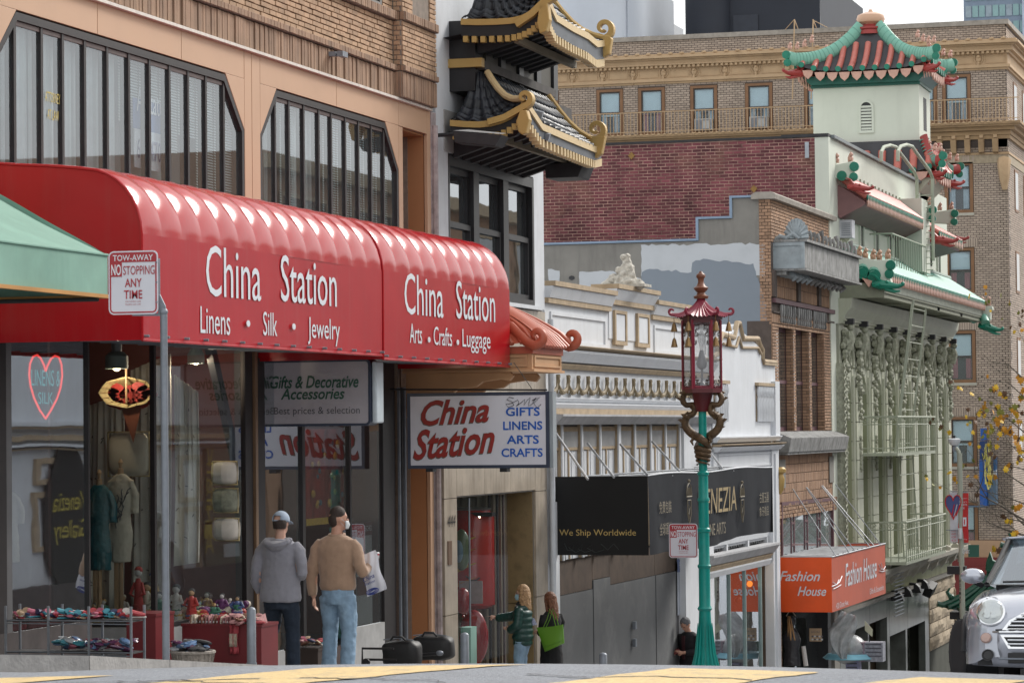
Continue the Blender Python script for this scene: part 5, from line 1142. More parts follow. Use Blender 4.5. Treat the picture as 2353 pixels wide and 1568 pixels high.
# three deep windows with brick reveals and sashes
for a,b in w3:
    f = part('window',_B(-13.27,-13.22,a,b,1.4,3.95),mMauve,BB)
    part('pane',_B(-13.215,-13.21,a+.1,b-.1,1.6,3.8),glass('dark_window_glass'),f); part('sash_bar',_B(-13.22,-13.19,a,b,2.6,2.68),mMauve,f); part('sash_bar',_B(-13.22,-13.15,a,a+.12,1.4,3.95),mMauve,f)
    brick_wall(BB,mBr2,'y',b+.0,-13.21,-13.03,1.4,3.95,bw=.22,bh=.075,proud=.015,nparts=0)
    part('reveal',_B(-13.25,-13.05,b+.004,b+.12,1.4,3.95),mMort2,BB)
    part('baluster_panel',_B(-13.03,-13.0,a+.05,b-.1,4.2,4.25),mStoneC,BB)
    for k in range(7): y = a+.1+(b-a-.2)*k/6; part('grille_bar',_L([(.02,3.98),(.045,4.05),(.02,4.12),(.045,4.2),(.04,4.38),(.02,4.4)],(-12.97,y,0),6),mSoot,BB)
part('wall_block',_B(-14.1,-13.62,BY0+.3,BY1,1.35,4.1),mMort2,BB)
# coping, cornice box, shell and palmettes
part('coping',_P([(-13.45,zT+.0),(-12.9,zT),(-12.88,zT+.1),(-12.98,zT+.16),(-13.35,zT+.16),(-13.45,zT+.1)],'y',BY0-.12,BY1-.0),mStoneC,BB)
cxx = -12.33; mCor = mat('pale_blue_stone',(.30,.34,.36),.75,var=.15,dirt=.5,dirtcol=(.15,.16,.16),dscale=3)
part('cornice',_B(-13.04,cxx,BY0-.0+.35,BY1-.1,zc0,zc1),mSoot,BB,bevel=.02); part('cornice_end',_B(-13.1,cxx-.0,BY0+.32,BY0+.349,zc0+.02,zc1-.02),mCor,BB)
part('end_frame',_R([(-13.1,zc0),(cxx+.02,zc0),(cxx+.02,zc1),(-13.1,zc1)],[(-13.02,zc0+.1),(cxx-.07,zc0+.1),(cxx-.07,zc1-.08),(-13.02,zc1-.08)],'y',BY0+.29,BY0+.318),mCor,BB)
part('cornice_lip',_B(-13.04,cxx+.08,BY0+.27,BY1,zc1+.003,zc1+.06),mSoot,BB); part('cornice_lip',_B(-13.04,cxx+.05,BY0+.3,BY1,zc0-.05,zc0-.003),mSoot,BB)
c = hy(1832,556,BY0+.6)
for k in range(11):
    a = radians(-15+k*21-0); d = V((cos(a)*.0,0,0)); a = pi*(.02+.96*k/10); R1 = .36
    p0 = V((c.x,BY0+.5,zc1+.1)); p1 = p0+V((cos(a)*R1*.75,0,sin(a)*R1*1.2)); part('shell_rib',_T([p0,p0*.5+p1*.5+V((0,-.06,0)),p1],[.02,.05,.06],6),mCor,BB)
part('scroll_relief',_T([(-13.05,BY0+.45,zc1+.05),(-12.9,BY0+.45,zc1+.14),(-12.75,BY0+.42,zc1+.1),(-12.6,BY0+.45,zc1+.2),(-12.45,BY0+.45,zc1+.08)],[.05,.06,.05,.07,.04],8),mCor,BB)
for k in range(14):
    y = BY0+.9+(BY1-BY0-1.3)*k/13; hgt = .3 if k % 4 else .4; mb = _T([(cxx-.05,y,zc1+.05),(cxx-.03,y,zc1+hgt*.6),(cxx-.08,y+.02,zc1+hgt)],[.05,.035,.06],6); part('palmette',mb,mSoot,BB)
for k in range(12):
    y = BY0+.8+(BY1-BY0-1.6)*k/11; part('leaf_corbel',_T([(-12.98,y,zc0-.12),(-12.72,y,zc0-.1),(-12.62,y,zc0-.18),(-12.7,y,zc0-.26)],[.05,.1,.09,.03],7),mCor if k < 4 else mSoot,BB)
part('cornice_bed',_B(-13.04,-12.75,BY0+.35,BY1-.2,zc0-.14,zc0-.052),mSoot,BB)
# sooty sill shelf
zs = 1.22; part('window_shelf',_P([(-13.05,zs-.2),(-12.75,zs-.2),(-12.7,zs+.02),(-12.68,zs+.12),(-13.05,zs+.27)],'y',BY0+.35,BY1+.15),mSoot,BB)
part('shelf_stone',_B(-13.05,-12.78,BY0+.4,BY1+.1,zs-.26,zs-.203),mSoot,BB)
brick_wall(BB,mBr2,'x',-13.035,BY0+.02,BY1,-.15,.95,bw=.085,bh=.22,joint=.012,proud=.02,nparts=0,vertical=True)
brick_wall(BB,mBr2,'x',-13.035,BY0+.02,BY1,-.5,-.16,bw=.13,bh=.085,joint=.014,proud=.05,nparts=0)
part('stone_tablet',_B(-13.0,-12.985,BY0+.5,BY0+1.2,.2,.85),mPlas,BB); part('stone_tablet',_B(-13.0,-12.985,BY1-1.0,BY1-.4,.2,.85),mPlas,BB)
# grey studio windows behind the awning
zz2 = lambda u,v: hx(u,v,-13).z
zwt,zwb = zz2(1800,1152),zz2(1800,1290)-.3
wy0,wy1 = hx(1795,1200,-13).y,hx(1914,1200,-13).y
gw = part('window',_R([(wy0,zwb),(wy1,zwb),(wy1,zwt-.06),(wy0,zwt)],[(wy0+.1,zwb+.1),(wy1-.12,zwb+.1),(wy1-.12,zwt-.14),(wy0+.1,zwt-.08)],'x',-13.1,-12.98),mMauve,BB)
part('infill',_B(-13.07,-13.05,wy0,wy1,zwb,zwt),mat('dusty_grey_panel',(.27,.28,.29),.5,var=.08,dirt=.5,dirtcol=(.4,.42,.44),dscale=1.2),gw)
part('pane',_B(-13.04,-13.037,wy0,wy1,zwb,zwt-.05),glass('dusty_glass',(.75,.78,.8),.12,.2),gw)
n_ = 4
for k in range(1,n_):
    y = wy0+(wy1-wy0)*k/n_
    part('mullion',_B(-13.05,-13.015,y-.05,y+.02,zwb,zwt-.06),mMauve,gw); part('mullion',_B(-13.05,-13.015,y-.40,y-.36,zwb,zwt-.06),mMauve,gw)
    for z in (zwt-.55,zwt-1.05): part('bar',_B(-13.05,-13.015,y-.36,y-.05,z,z+.05),mMauve,gw)
mb = MB(); mb.box(-13.3,-13.04,BY0+.02,wy0,-6,-1.1); mb.box(-13.3,-13.04,wy1,BY1,-6,-.45); part('pier',mb,mMort2,BB)
brick_wall(BB,mBr2,'x',-13.04,BY0+.02,wy0,-4.5,-.5,bw=.2,bh=.075,proud=.02,nparts=0); brick_wall(BB,mBr2,'x',-13.04,wy1,BY1,-3,-.5,bw=.22,bh=.075,proud=.02,nparts=0)
brick_wall(BB,mBr2,'y',BY0+.02,-13.3,-13.03,-5,-1.1,bw=.14,bh=.075,proud=.018,nparts=0)
part('post',_B(-13.3,-13.0,73.4,BY1+.2,-6,-2.5),mPlas,BB); part('post',_B(-13.3,-13.02,72.6,73.0,-6,-2.4),mBlack,BB)
part('shop_window',_B(-13.3,-13.29,69.6,72.6,-6,-2.5),mGlassR,BB)
mb = MB(); mb.box(-17,-16.9,66.2,73,-6,-2.3); mb.box(-17,-13.3,72.9,72.95,-6,-2.3); mb.box(-17,-13.3,66.2,73,-2.35,-2.3); part('interior_wall',mb,mat('dim_olive_interior',(.07,.068,.055),.8,var=.4,scale=2),BB)
# ---- orange awning
mOr = mat('orange_red_vinyl',(.74,.085,.008),.42,var=.08,scale=1.5,dirt=.25,dirtcol=(.36,.055,.02),dscale=1.6); mOr2 = mat('faded_orange_front',(.50,.10,.05),.45,var=.08,scale=1.5,dirt=.25,dirtcol=(.32,.09,.06),dscale=1.5,streak=4)
FA = thing('orange_awning','boxy orange red awning lettered Fashion House in white script','awning',(-13,66.6,-2.5))
fx = hy(1910,1278,66.6).x; fz1,fz0 = -1.37,-2.61; fy1 = hx(2033,1250,fx).y
part('end_panel',_B(-13.1,fx,66.58,66.6,fz0,fz1),mOr,FA); part('front_panel',_B(fx-.01,fx,66.6,fy1,fz0,fz1),mOr2,FA); part('end_panel',_B(-13.1,fx,fy1-.02,fy1,fz0,fz1),mOr2,FA)
part('edge_piping',_T([(-13.1,66.59,fz1+.012),(fx+.01,66.59,fz1+.012),(fx+.01,fy1,fz1+.012),(-13.1,fy1,fz1+.012)],.016,5),mSilver,FA)
for k in range(17):
    y = 66.8+(fy1-67.0)*k/16; part('frame_bar',_T([(-13,y,fz1-.05),(fx,y,fz1-.03)],.018,5),mSilver if k % 2 else mOr2,FA)
part('top_cover',_S(lambda u,v: (-13+(fx+13)*v,66.65+(fy1-66.75)*.7*u,fz1+.02+.03*sin(u*50)),60,2),mat('grey_ribbed_cover',(.30,.31,.32),.7,var=.4,scale=3),FA)
TY('Fashion',FA,1790,1333,1884,1333,1311,66.58,mWhiteL,shear=.35,bold=.012); TY('House',FA,1832,1367,1898,1367,1346,66.58,mWhiteL,shear=.35,bold=.012)
T('Fashion House',FA,1941,1348,2013,1322,1296,fx,mWhiteL,shear=.2,bold=.01); T('Gifts & Souvenirs',FA,1997,1364,2029,1353,1351,fx,mWhiteL); T('420 Grant Ave.',FA,1920,1397,1948,1388,1384,fx,mWhiteL)
def scrx(pts,X,r,m,parent): part('ornament_line',_T([tuple(hx(u,v,X)+V((.02,0,0))) for u,v in pts],r,4),m,parent)
scrx([(1909,1346),(1918,1342),(1926,1336),(1932,1322)],fx,.012,mWhiteL,FA); scrx([(1911,1336),(1920,1342),(1925,1330)],fx,.01,mWhiteL,FA); scrx([(1912,1352),(1922,1347),(1930,1342)],fx,.01,mWhiteL,FA)
scrx([(2017,1295),(2021,1305),(2027,1308),(2032,1300)],fx,.012,mWhiteL,FA); scrx([(2018,1310),(2025,1312),(2031,1310)],fx,.01,mWhiteL,FA); scrx([(2022,1292),(2025,1304),(2030,1312)],fx,.01,mWhiteL,FA)
for (u,v),(u2,v2) in [((1847,1108),(1963,1270)),((1893,1090),(1995,1262)),((1963,1085),(2043-10,1258)),((1920,1096),(2033-25,1246)),((1979,1088),(2032,1245))][:0]+[((1846,1112),(1962,1274)),((1890,1098),(2012-20,1262)),((1895,1100),(1998,1260))]: pass
for (yw,yt) in [(66.9,67.6),(68.6,69.4),(68.7,70.2),(70.6,72.4),(70.8,73.0),(72.6,74.0)]:
    part('stay',_T([(-13.0,yw+1.2,.15),(fx+.02,yt-.6,fz1+.03)],.014,6),mat('grey_rod'),FA)
# == GREEN BUILDING WITH CHINESE ROOFS
mG1 = mat('pale_green_terracotta',(.46,.475,.375),.6,var=.05,scale=1.5,dirt=.3,dirtcol=(.25,.25,.19),dscale=1.2,streak=3)
mG2 = mat('pale_green_wall',(.57,.60,.52),.7,var=.04,scale=1,dirt=.2,dirtcol=(.38,.40,.34),dscale=1,streak=2)
mOrnG = mat('grey_green_ornament',(.33,.34,.26),.75,var=.3,scale=12,bump=.8,bscale=30,dirt=.6,dirtcol=(.10,.10,.08),dscale=8)
mJoint = mat('dark_joint',(.06,.065,.05),.9)
mRT = mat('red_glazed_roll',(.46,.13,.10),.4,var=.12,scale=6,dirt=.25,dirtcol=(.25,.06,.05),dscale=4); mRD = mat('red_lacquer',(.30,.035,.03),.45,var=.15)
mGT = mat('green_glaze',(.0,.16,.10),.35,var=.12); mJade = mat('jade_ridge',(.17,.40,.31),.45,var=.08,scale=3,dirt=.15,dirtcol=(.1,.28,.22)); mPink = mat('pink_glaze',(.52,.30,.235),.5,var=.12,scale=9); mSlate = mat('roof_slate',(.045,.045,.05),.7,var=.2)
GB = thing('green_chinese_building','pale green building with tower, red and green tiled Chinese roofs','building',(-13,84,-6))
GY0,GY1 = 73.5,94.95
# red brick party wall on the side facing us
mRB = mat('painted_red_brick',(.15,.042,.052),.85,var=.4,scale=1.1,island=.4,dirt=1,dirtcol=(.25,.125,.085),dscale=.45,bump=.3)
mRM = mat('pale_lime_mortar',(.42,.27,.22),.95,var=.5,scale=3)
mb = MB(); mb.box(-26,-13.32,GY0,GY0+.4,-4,8.86); part('party_wall',mb,mRM,GB)
brick_wall(GB,mRB,'y',GY0,-22.5,-13.34,5.7,8.84,bw=.235,bh=.082,joint=.019,proud=.012,nparts=300,keyfn=lambda t: -t[0]-t[2]*.3)
mb = MB(); mb.box(-26,-13.9,GY0-.04,GY0+.44,8.86,8.92); mb.box(-14.2,-13.0,GY0-.05,GY0+.5,8.87,8.95); part('flashing',mb,mBlack2,GB)
for u,v,r in [(2370/1.632-1,585/1.0-0,.1)]: pass
for u,v in [(1451,358),(1732,434)]: q = hy(u,v,GY0); part('tie_plate',_P([(q.x,q.z-.1),(q.x+.09,q.z),(q.x,q.z+.1),(q.x-.09,q.z)],'y',GY0-.04,GY0-.015),mat('rusty_yellow',(.30,.17,.05),.8,var=.3),GB)
q = hy(1854,345,GY0); part('vent_slot',_B(q.x-.05,q.x+.05,GY0-.05,GY0-.01,q.z-.2,q.z+.2),mat('pale_slot',(.35,.38,.42),.5),GB)
# facade shell
mb = MB(); mb.box(-13.35,-13.0,GY0-.02,GY0+.7,-3,8.86); mb.box(-13.3,-13.0,GY0+.7,GY1,4.9,8.86); mb.box(-13.7,-13.0,GY0+.7,GY1,4.2,4.9); mb.box(-26,-13.3,GY1-.4,GY1,-7,8.8); mb.box(-26,-25.6,GY0,GY1,-7,8.8); mb.box(-25.6,-13.3,GY0+.4,GY1,8.3,8.4); part('wall',mb,mG2,GB)
part('parapet_cap',_B(-13.36,-12.9,GY0+.3,91.0,8.862,8.94),mat('lead_cap',(.16,.18,.19),.6),GB)
for k in range(26): part('stud',_B(-13.0,-12.96,75+k*.62,75.06+k*.62,8.0,8.16),mOrnG,GB)
# slit windows
for y in [75.6,78.2,80.7,83.1,85.6,87.9,92.8]:
    f = part('slit_window',_P([(y-.28,6.2),(y-.05,6.15),(y+.28,6.3),(y+.28,6.95),(y,7.28),(y-.28,6.95)],'x',-13.02,-12.99),mat('dark_slit',(.07,.08,.06),.6),GB)
    part('slit_frame',_R([(y-.36,6.1),(y+.36,6.1),(y+.36,6.98),(y,7.38),(y-.36,6.98)],[(y-.27,6.2),(y+.27,6.2),(y+.27,6.95),(y,7.26),(y-.27,6.95)],'x',-13.0,-12.95),mG2,GB)
part('slit_window',_B(-13.02,-12.985,84.1,84.7,5.9,7.1),mat('dark_slit'),GB)
q = hx(1947,523,-12.8); ac = thing('air_conditioner','white box air conditioner sticking out of the first slit window of the green wall','air conditioner',(-12.9,q.y,q.z-.25))
part('casing',_B(-13.0,-12.68,q.y-.05,q.y+.4,q.z-.26,q.z+.2),mat('ac_white',(.5,.51,.55),.5,dirt=.2),ac)
for k in range(7): part('louvre',_B(-12.95,-12.72,q.y-.065,q.y-.052,q.z-.2+k*.05,q.z-.18+k*.05),mSteel,ac)
part('bracket',_P([(-13.0,q.z-.6),(-12.75,q.z-.27),(-13.0,q.z-.27)],'y',q.y,q.y+.05),mOrnG,ac)
def roll_row(parent,y0,y1,n,x0,z0,x1,z1,mr,mc,mp,r=.1,drop=True):
    key = 'roll'+mr.name+str(n)
    L_ = math.hypot(x1-x0,z1-z0); M0 = Matrix.Rotation(math.atan2(z1-z0,-(x1-x0))*0,3,'Y')
    if key not in BRICK:
        a = _T([(0,0,0),(x1-x0,0,z1-z0)],r,8,cap=False); b = _L([(r*.98,0),(r*.98,.025),(r*.5,.035)],(0,0,0),10,M=Matrix.Rotation(pi/2,3,'Y')); dy = (y1-y0)/n
        c = _P([(dy*.5-dy*.42,.0),(dy*.5+dy*.42,.0),(dy*.5+dy*.3,-.12),(dy*.5,-.24),(dy*.5-dy*.3,-.12)],'x',-.02,.02)
        BRICK[key] = [(mm.mesh(nm),nm) for mm,nm in ((a,'tile_roll'),(b,'roll_cap'),(c,'drip_tile'))]
        for (me,_),m_ in zip(BRICK[key],(mr,mc,mp)): me.materials.append(m_)
    iv = inv_of(parent)
    for k in range(n):
        y = y0+(y1-y0)*k/n
        for (me,nm) in BRICK[key]:
            o = bpy.data.objects.new(nm,me); COL.objects.link(o); o.parent = parent; o.matrix_parent_inverse = iv; o.location = (x0,y,z0)
def upturned(parent,base,dirx,m,caps,L_=1.0,hh=.5,w_=.22):
    pass
def beasts(parent,pts,m,s=.16):
    for i,p in enumerate(pts):
        p = Vector(p); mb = _O((p.x,p.y,p.z+s*.5),s*.5,8,6,(.9,.9,1)); mb.ball((p.x+s*.15,p.y-s*.3,p.z+s*1.15),s*.33,8,5); mb.tube([(p.x+s*.3,p.y-s*.3,p.z),(p.x+s*.25,p.y-s*.25,p.z+s*.6)],s*.16,5); mb.tube([(p.x-s*.3,p.y+s*.2,p.z),(p.x-s*.4,p.y+s*.3,p.z+s*.7),(p.x-s*.25,p.y+s*.3,p.z+s*1.2)],[s*.2,s*.15,s*.05],5); mb.cbox((p.x+s*.1,p.y-s*.3,p.z+s*1.45),(s*.15,s*.15,s*.3))
        part('roof_beast',mb,m,parent)
def disc(parent,c,r,m,axis='y',t=.08):
    M = Matrix.Rotation(pi/2,3,'X') if axis == 'y' else Matrix.Rotation(pi/2,3,'Y')
    part('end_disc',_L([(r,-t/2),(r,t/2)],c,14,M=M),m,parent); part('end_disc_boss',_L([(r*.55,-t/2-.015),(r*.55,t/2+.015)],c,10,M=M),m,parent)
mJade2 = mat('jade_seam',(.10,.27,.21),.5)
def dragon(p,d,L_,m,parent=None):
    p = Vector(p); d = Vector(d).normalized(); up = V((0,0,1)); sd = d.cross(up)
    mb = _T([p-d*L_*.35,p,p+d*L_*.35,p+d*L_*.75,p+d*L_+up*L_*.1],[L_*.12,L_*.22,L_*.17,L_*.1,L_*.07],8)
    mb.tube([p+d*L_*.2-up*L_*.14,p+d*L_*.6-up*L_*.24,p+d*L_*.85-up*L_*.2],[L_*.1,L_*.07,L_*.03],6)
    for s in (-1,1):
        mb.tube([p+sd*s*L_*.1+up*L_*.15,p-d*L_*.2+sd*s*L_*.16+up*L_*.36,p-d*L_*.42+sd*s*L_*.16+up*L_*.42],[L_*.07,L_*.05,L_*.015],5); mb.ball(tuple(p+d*L_*.3+sd*s*L_*.12+up*L_*.14),L_*.07,7,5)
        mb.tube([p+sd*s*L_*.16,p-d*L_*.25+sd*s*L_*.3-up*L_*.1],[L_*.09,L_*.02],5)
    mb.ball(tuple(p+d*L_*.96+up*L_*.12),L_*.09,7,5)
    return part('dragon_head',mb,m,parent or GB)
# upper red eave
part('red_soffit',_P([(-13.0,6.98),(-12.95,6.9),(-12.36,7.18),(-12.3,7.24),(-12.3,7.3),(-13.0,7.75)],'y',74.7,84.6),mat('mauve_soffit',(.20,.10,.10),.6,var=.15),GB)
roll_row(GB,74.75,84.5,42,-12.25,7.42,-13.0,8.0,mRT,mGT,mPink,r=.09)
part('red_ridge',_T([(-12.92,74.7,7.98),(-12.92,84.6,7.98)],.07,8),mRD,GB)
part('wing_wall',_B(-13.0,-12.3,84.62,86.2,6.0,8.1),mG2,GB)
part('red_soffit',_P([(-13.0,6.75),(-12.2,6.95),(-12.1,7.08),(-13.0,7.5)],'y',86.3,91.6),mat('mauve_soffit'),GB)
roll_row(GB,86.3,91.5,14,-12.05,7.2,-12.9,7.7,mRT,mGT,mPink,r=.09)
# upturned ends
def ridge_end(x0,x1,yc,z,m,beastm=mPink,nb=2,rr=.17):
    part('ridge_end',_P([(x0,z-.15),(x1-.1,z-.2),(x1,z-.1),(x1,z+.28),(x1-.2,z+.24),(x0,z+.18)],'y',yc-.13,yc+.13),m,GB,bevel=.02)
    disc(GB,(x1,yc-.17,z+.12),rr*.72,mGT); disc(GB,(x1-.02,yc-.17,z-.14),rr*.66,mGT)
    beasts(GB,[(x1-.12-.36*k,yc,z+.26-.02*k) for k in range(nb)],beastm,.16)
e1 = hy(2000,411,74.6)
ridge_end(-13.05,hy(1965,395,74.6).x,74.6,hy(1965,395,74.6).z,mG2); disc(GB,tuple(hy(1934,404,74.5)),.13,mGT); dragon(hy(1962,430,74.3),(1,0,-.15),.5,mRD)
e = hy(2145,520,85.9); ridge_end(-13.05,e.x,85.9,e.z+.35,mG2,nb=3); dragon(e+V((.1,0,-.4)),(1,0,-.1),.6,mRD)
e = hy(2195,515,91.9); ridge_end(-13.05,e.x,91.9,e.z+.2,mG2); dragon(e+V((-.1,0,-.45)),(1,0,-.05),.5,mRD)
# green balcony roof
EX,EZ = -11.75,5.42
part('roof_deck',_S(lambda u,v: (EX+.02-(EX+13)*v,75.1+(94.6-75.1)*u,EZ-.0+.78*v**.8),30,6),mJade,GB)
roll_row(GB,75.3,94.4,64,EX,EZ+.02,-12.95,EZ+.80,mat('jade_roll',(.10,.31,.24),.4,var=.12),mGT,mPink,r=.085)
part('ridge',_T([(-12.93,75,EZ+.86),(-12.93,94.7,EZ+.86)],.09,8),mat('jade_grey_ridge',(.2,.26,.22),.6,var=.2),GB)
# deep coffered soffit
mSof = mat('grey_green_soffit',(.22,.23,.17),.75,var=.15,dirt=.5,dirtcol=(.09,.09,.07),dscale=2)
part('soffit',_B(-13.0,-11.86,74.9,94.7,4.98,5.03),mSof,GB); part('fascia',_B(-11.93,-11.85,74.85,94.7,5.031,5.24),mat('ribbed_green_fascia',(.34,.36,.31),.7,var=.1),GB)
for k in range(90): y = 74.9+k*.22; part('fascia_rib',_B(-11.85,-11.83,y,y+.1,5.04,5.22),mat('ribbed_green_fascia'),GB)
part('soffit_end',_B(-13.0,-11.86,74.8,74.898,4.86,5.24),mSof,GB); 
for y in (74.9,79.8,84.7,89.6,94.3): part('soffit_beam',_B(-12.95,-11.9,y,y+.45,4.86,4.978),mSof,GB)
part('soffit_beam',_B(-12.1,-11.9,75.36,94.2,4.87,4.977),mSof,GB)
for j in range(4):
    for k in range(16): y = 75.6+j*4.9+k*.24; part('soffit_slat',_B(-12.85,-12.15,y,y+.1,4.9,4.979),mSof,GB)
part('cornice',_P([(-13.0,4.2),(-12.9,4.22),(-12.85,4.4),(-12.7,4.6),(-12.65,4.85),(-13.0,4.85)],'y',74.6,94.95),mG1,GB); part('cornice_line',_T([(-12.86,74.6,4.3),(-12.86,94.95,4.3)],.03,6),mG1,GB)
# near end of the green roof: curved white ridge, beasts, rolls and dragon
c0 = hy(1938,580,75.0); c1 = hy(2040,600,75.0)
pts = [hy(u,v,75.0) for u,v in ((1940,572),(1965,585),(1985,592),(2010,597),(2040,597),(2046,600),(2046,640),(2052,660),(2047,660),(2000,652),(1985,640),(1965,605),(1940,590))]
part('ridge_wall',_P([(p.x,p.z) for p in pts],'y',74.9,75.2),mG2,GB,bevel=.02)
disc(GB,tuple(hy(2046,609,74.9)),.13,mGT); disc(GB,tuple(hy(2043,629,74.9)),.12,mGT); disc(GB,tuple(hy(1938,582,74.9)),.14,mGT)
beasts(GB,[tuple(hy(u,v,75.0)) for u,v in ((1974,588),(1988,593),(2006,596),(2020,597),(2040,595))],mat('ochre_pink_glaze',(.5,.30,.2),.5,var=.25,scale=14),.17)
for u,v in ((1982,618),(2008,625)): q = hy(u,v+8,74.75); part('corner_roll',_T([(q.x-.1,q.y+.5,q.z+.25),(q.x,q.y,q.z)],.15,10),mJade,GB); disc(GB,(q.x,q.y-.02,q.z),.17,mGT)
part('drip_tile',_P([(hy(1980,650,74.7).x,hy(1980,638,74.7).z),(hy(2004,650,74.7).x,hy(2004,645,74.7).z),(hy(1996,660,74.7).x,hy(1996,660,74.7).z)],'y',74.68,74.74),mPink,GB)
dragon(hy(2022,654,74.7),(1,0,-.1),.6,mGT)
pts = [hy(u,v,94.6) for u,v in ((2180,688),(2205,697),(2235,703),(2280,703),(2281,712),(2276,716),(2276,735),(2262,735),(2215,725),(2180,705))]
part('ridge_wall',_P([(p.x,p.z) for p in pts],'y',94.5,94.8),mG2,GB,bevel=.02)
beasts(GB,[tuple(hy(u,v,94.6)) for u,v in ((2208,696),(2222,700),(2240,702),(2255,703),(2270,702))],mPink,.2)
part('corner_roll',_T([hy(2222,718,94.4),hy(2240,735,94.2)],.14,10),mJade,GB); part('corner_roll',_T([hy(2258,728,94.4),hy(2264,742,94.2)],.14,10),mJade,GB)
dragon(hy(2262,750,94.3),(1,0,-.25),.6,mGT)
# bays: piers of terracotta blocks with carved heads
zP0,zP1 = -2.3,4.2; BH = .5
part('corner_column',_T([(-13.0,74.35,-2.6),(-13.0,74.35,3.2)],.22,12),mOrnG,GB)
for k in range(34):
    z = -2.5+k*.17; part('column_scroll',_T([(-12.79,74.22+.12*cos(t*.8),z+.06*sin(t*.8)) for t in range(7)],.018,4),mOrnG,GB)
mb = MB(); mb.box(-13.95,-13.9,74.6,GY1,-2.4,4.2); part('backing',mb,mat('olive_back',(.27,.29,.19),.75,var=.06),GB)  # back of the bays in olive, their shade put into the colour
bay0 = 75.35; dB = 2.493
for k in range(-1,8):
    p0 = bay0+dB*k+1.12 if k >= 0 else 74.62; p1 = bay0+dB*(k+1)-.0 if k < 7 else GY1
    if k == 7: p0 = bay0+dB*7+1.1
    z = zP0
    part('pier_core',_B(-13.88,-13.03,p0+.01,p1-.01,zP0,zP1),mJoint,GB)
    while z < 2.6:
        z2 = min(z+BH,2.6)
        part('terracotta_block',_B(-13.9,-13.0,p0,p1,z+.012,z2-.006),mG1,GB)
        part('terracotta_block',_B(-12.999,-12.93,p0+.28,p1-.18,z+.012,z2-.006),mG1,GB)
        z = z2
    part('pier_head',_B(-13.9,-13.0,p0,p1,2.6,zP1),mG1,GB)
    part('pier_edge',_T([(-12.98,p0+.06,zP0),(-12.98,p0+.06,2.9)],.035,6),mG1,GB); part('pier_edge',_T([(-12.98,p0+.18,zP0),(-12.98,p0+.18,2.9)],.03,6),mG1,GB)
    # pointed arch head over the bay before this pier
    if k >= 0:
        a = bay0+dB*k-.0; b = a+1.12; mid = (a+b)/2
        part('arch_head',_P([(a-.02,4.15),(a-.02,2.35),(a+.1,2.7),(mid,3.05),(b-.1,2.7),(b+.02,2.35),(b+.02,4.15)],'x',-13.5,-13.02),mG1,GB)
        for (r,dz) in ((.42,3.35),(.24,3.75)):
            cp,cr_ = scroll((-12.96,mid+.1,dz),r,1.2,-pi*.2,.07,.03,'yz',20,1); part('carved_scroll',_T(cp,cr_,6),mOrnG,GB)
        rr = random.Random(k)
        for c_ in range(3):
            z_ = -2.2+0
    if k >= 0: part('infill_panel',_B(-13.86,-13.03,p0-.02,p0-.004,zP0,2.45),mat('olive_back',(.27,.29,.19),.75,var=.06),GB)  # thin sheet over the far jamb; its olive is painted shade
    # carved drops on the pier face
    cy_ = (p0+p1)/2+.05; rr = random.Random(40+k)
    if p1-p0 > .5:
        mb = MB()
        for i in range(26):
            t = i/25; z_ = 4.0-2.2*t; wd = .24*(1-.45*t)
            mb.ball((-12.92+rr.uniform(-.02,.05),cy_+rr.uniform(-wd,wd)*1.0,z_),rr.uniform(.07,.13)*(1-.3*t),6,4,(1,1.4,1))
        part('carved_drop',mb,mOrnG,GB,kind='stuff')
        fig = _T([(-12.85,cy_,3.55),(-12.78,cy_,3.85),(-12.8,cy_,4.02)],[.12,.14,.09],8); fig.ball((-12.76,cy_,4.12),.1,8,5); part('carved_figure',fig,mOrnG,GB)
        part('figure_cap',_B(-12.9,-12.68,cy_-.1,cy_+.1,4.2,4.34),mBlack2,GB)
        for z_ in (1.35,): 
            mb = MB()
            for i in range(12): mb.ball((-12.92,cy_+rr.uniform(-.08,.08),1.0-.13*i*.6+.3),.06,6,4)
            if k < 3: part('carved_drop',mb,mOrnG,GB,kind='stuff')
    if k >= 0: part('spandrel',_B(-13.6,-13.2,bay0+dB*k,bay0+dB*k+1.12,1.3,1.65),mG1,GB)
# base cornice, band, shop front
mLedge = mat('ledge_stone',(.42,.40,.34),.8,var=.15,dirt=.5,dirtcol=(.2,.19,.16),dscale=2)
part('base_cornice',_P([(-13.2,-2.75),(-12.9,-2.72),(-12.75,-2.55),(-12.45,-2.35),(-12.42,-2.22),(-13.2,-2.2)],'y',74.0,95.2),mLedge,GB)
for k in range(11): y = 75+k*1.95; part('corbel',_P([(-12.75,-2.75),(-12.6,-2.6),(-12.48,-2.3),(-12.44,-2.12),(-12.6,-2.05),(-12.8,-2.3)],'y',y,y+.22),mLedge,GB)
part('band',_B(-13.4,-13.0,74.2,95.0,-3.02,-2.76),mat('yellow_green_band',(.36,.38,.22),.7,var=.15),GB); part('band',_B(-13.5,-12.85,74.0,95.2,-3.12,-3.022),mPlas,GB)
mGM = mat('dark_grey_marble',(.105,.115,.105),.3,var=.3,scale=2,dirt=.4,dirtcol=(.05,.055,.05),dscale=3)
for i,(a,b,za) in enumerate([(74.2,76.0,0),(76.0,78.8,0),(78.8,81.7,0),(81.7,82.15,0),(82.15,85.5,0),(85.5,88.9,0),(88.9,89.7,0)]):
    zb_ = {1:-3.68,2:-3.68,4:-4.25,5:-4.25}.get(i,-7.5); part('marble_panel',_B(-13.2,-13.0,a+.01,b-.01,zb_,-3.125),mGM,GB)
for y,x in ((78.7,-13.1),(79.9,-13.3),(85.3,-13.1),(86.6,-13.3)): part('marble_pier',_B(-13.9,x+.06,y,y+.3,-7.5,-3.7),mGM,GB)
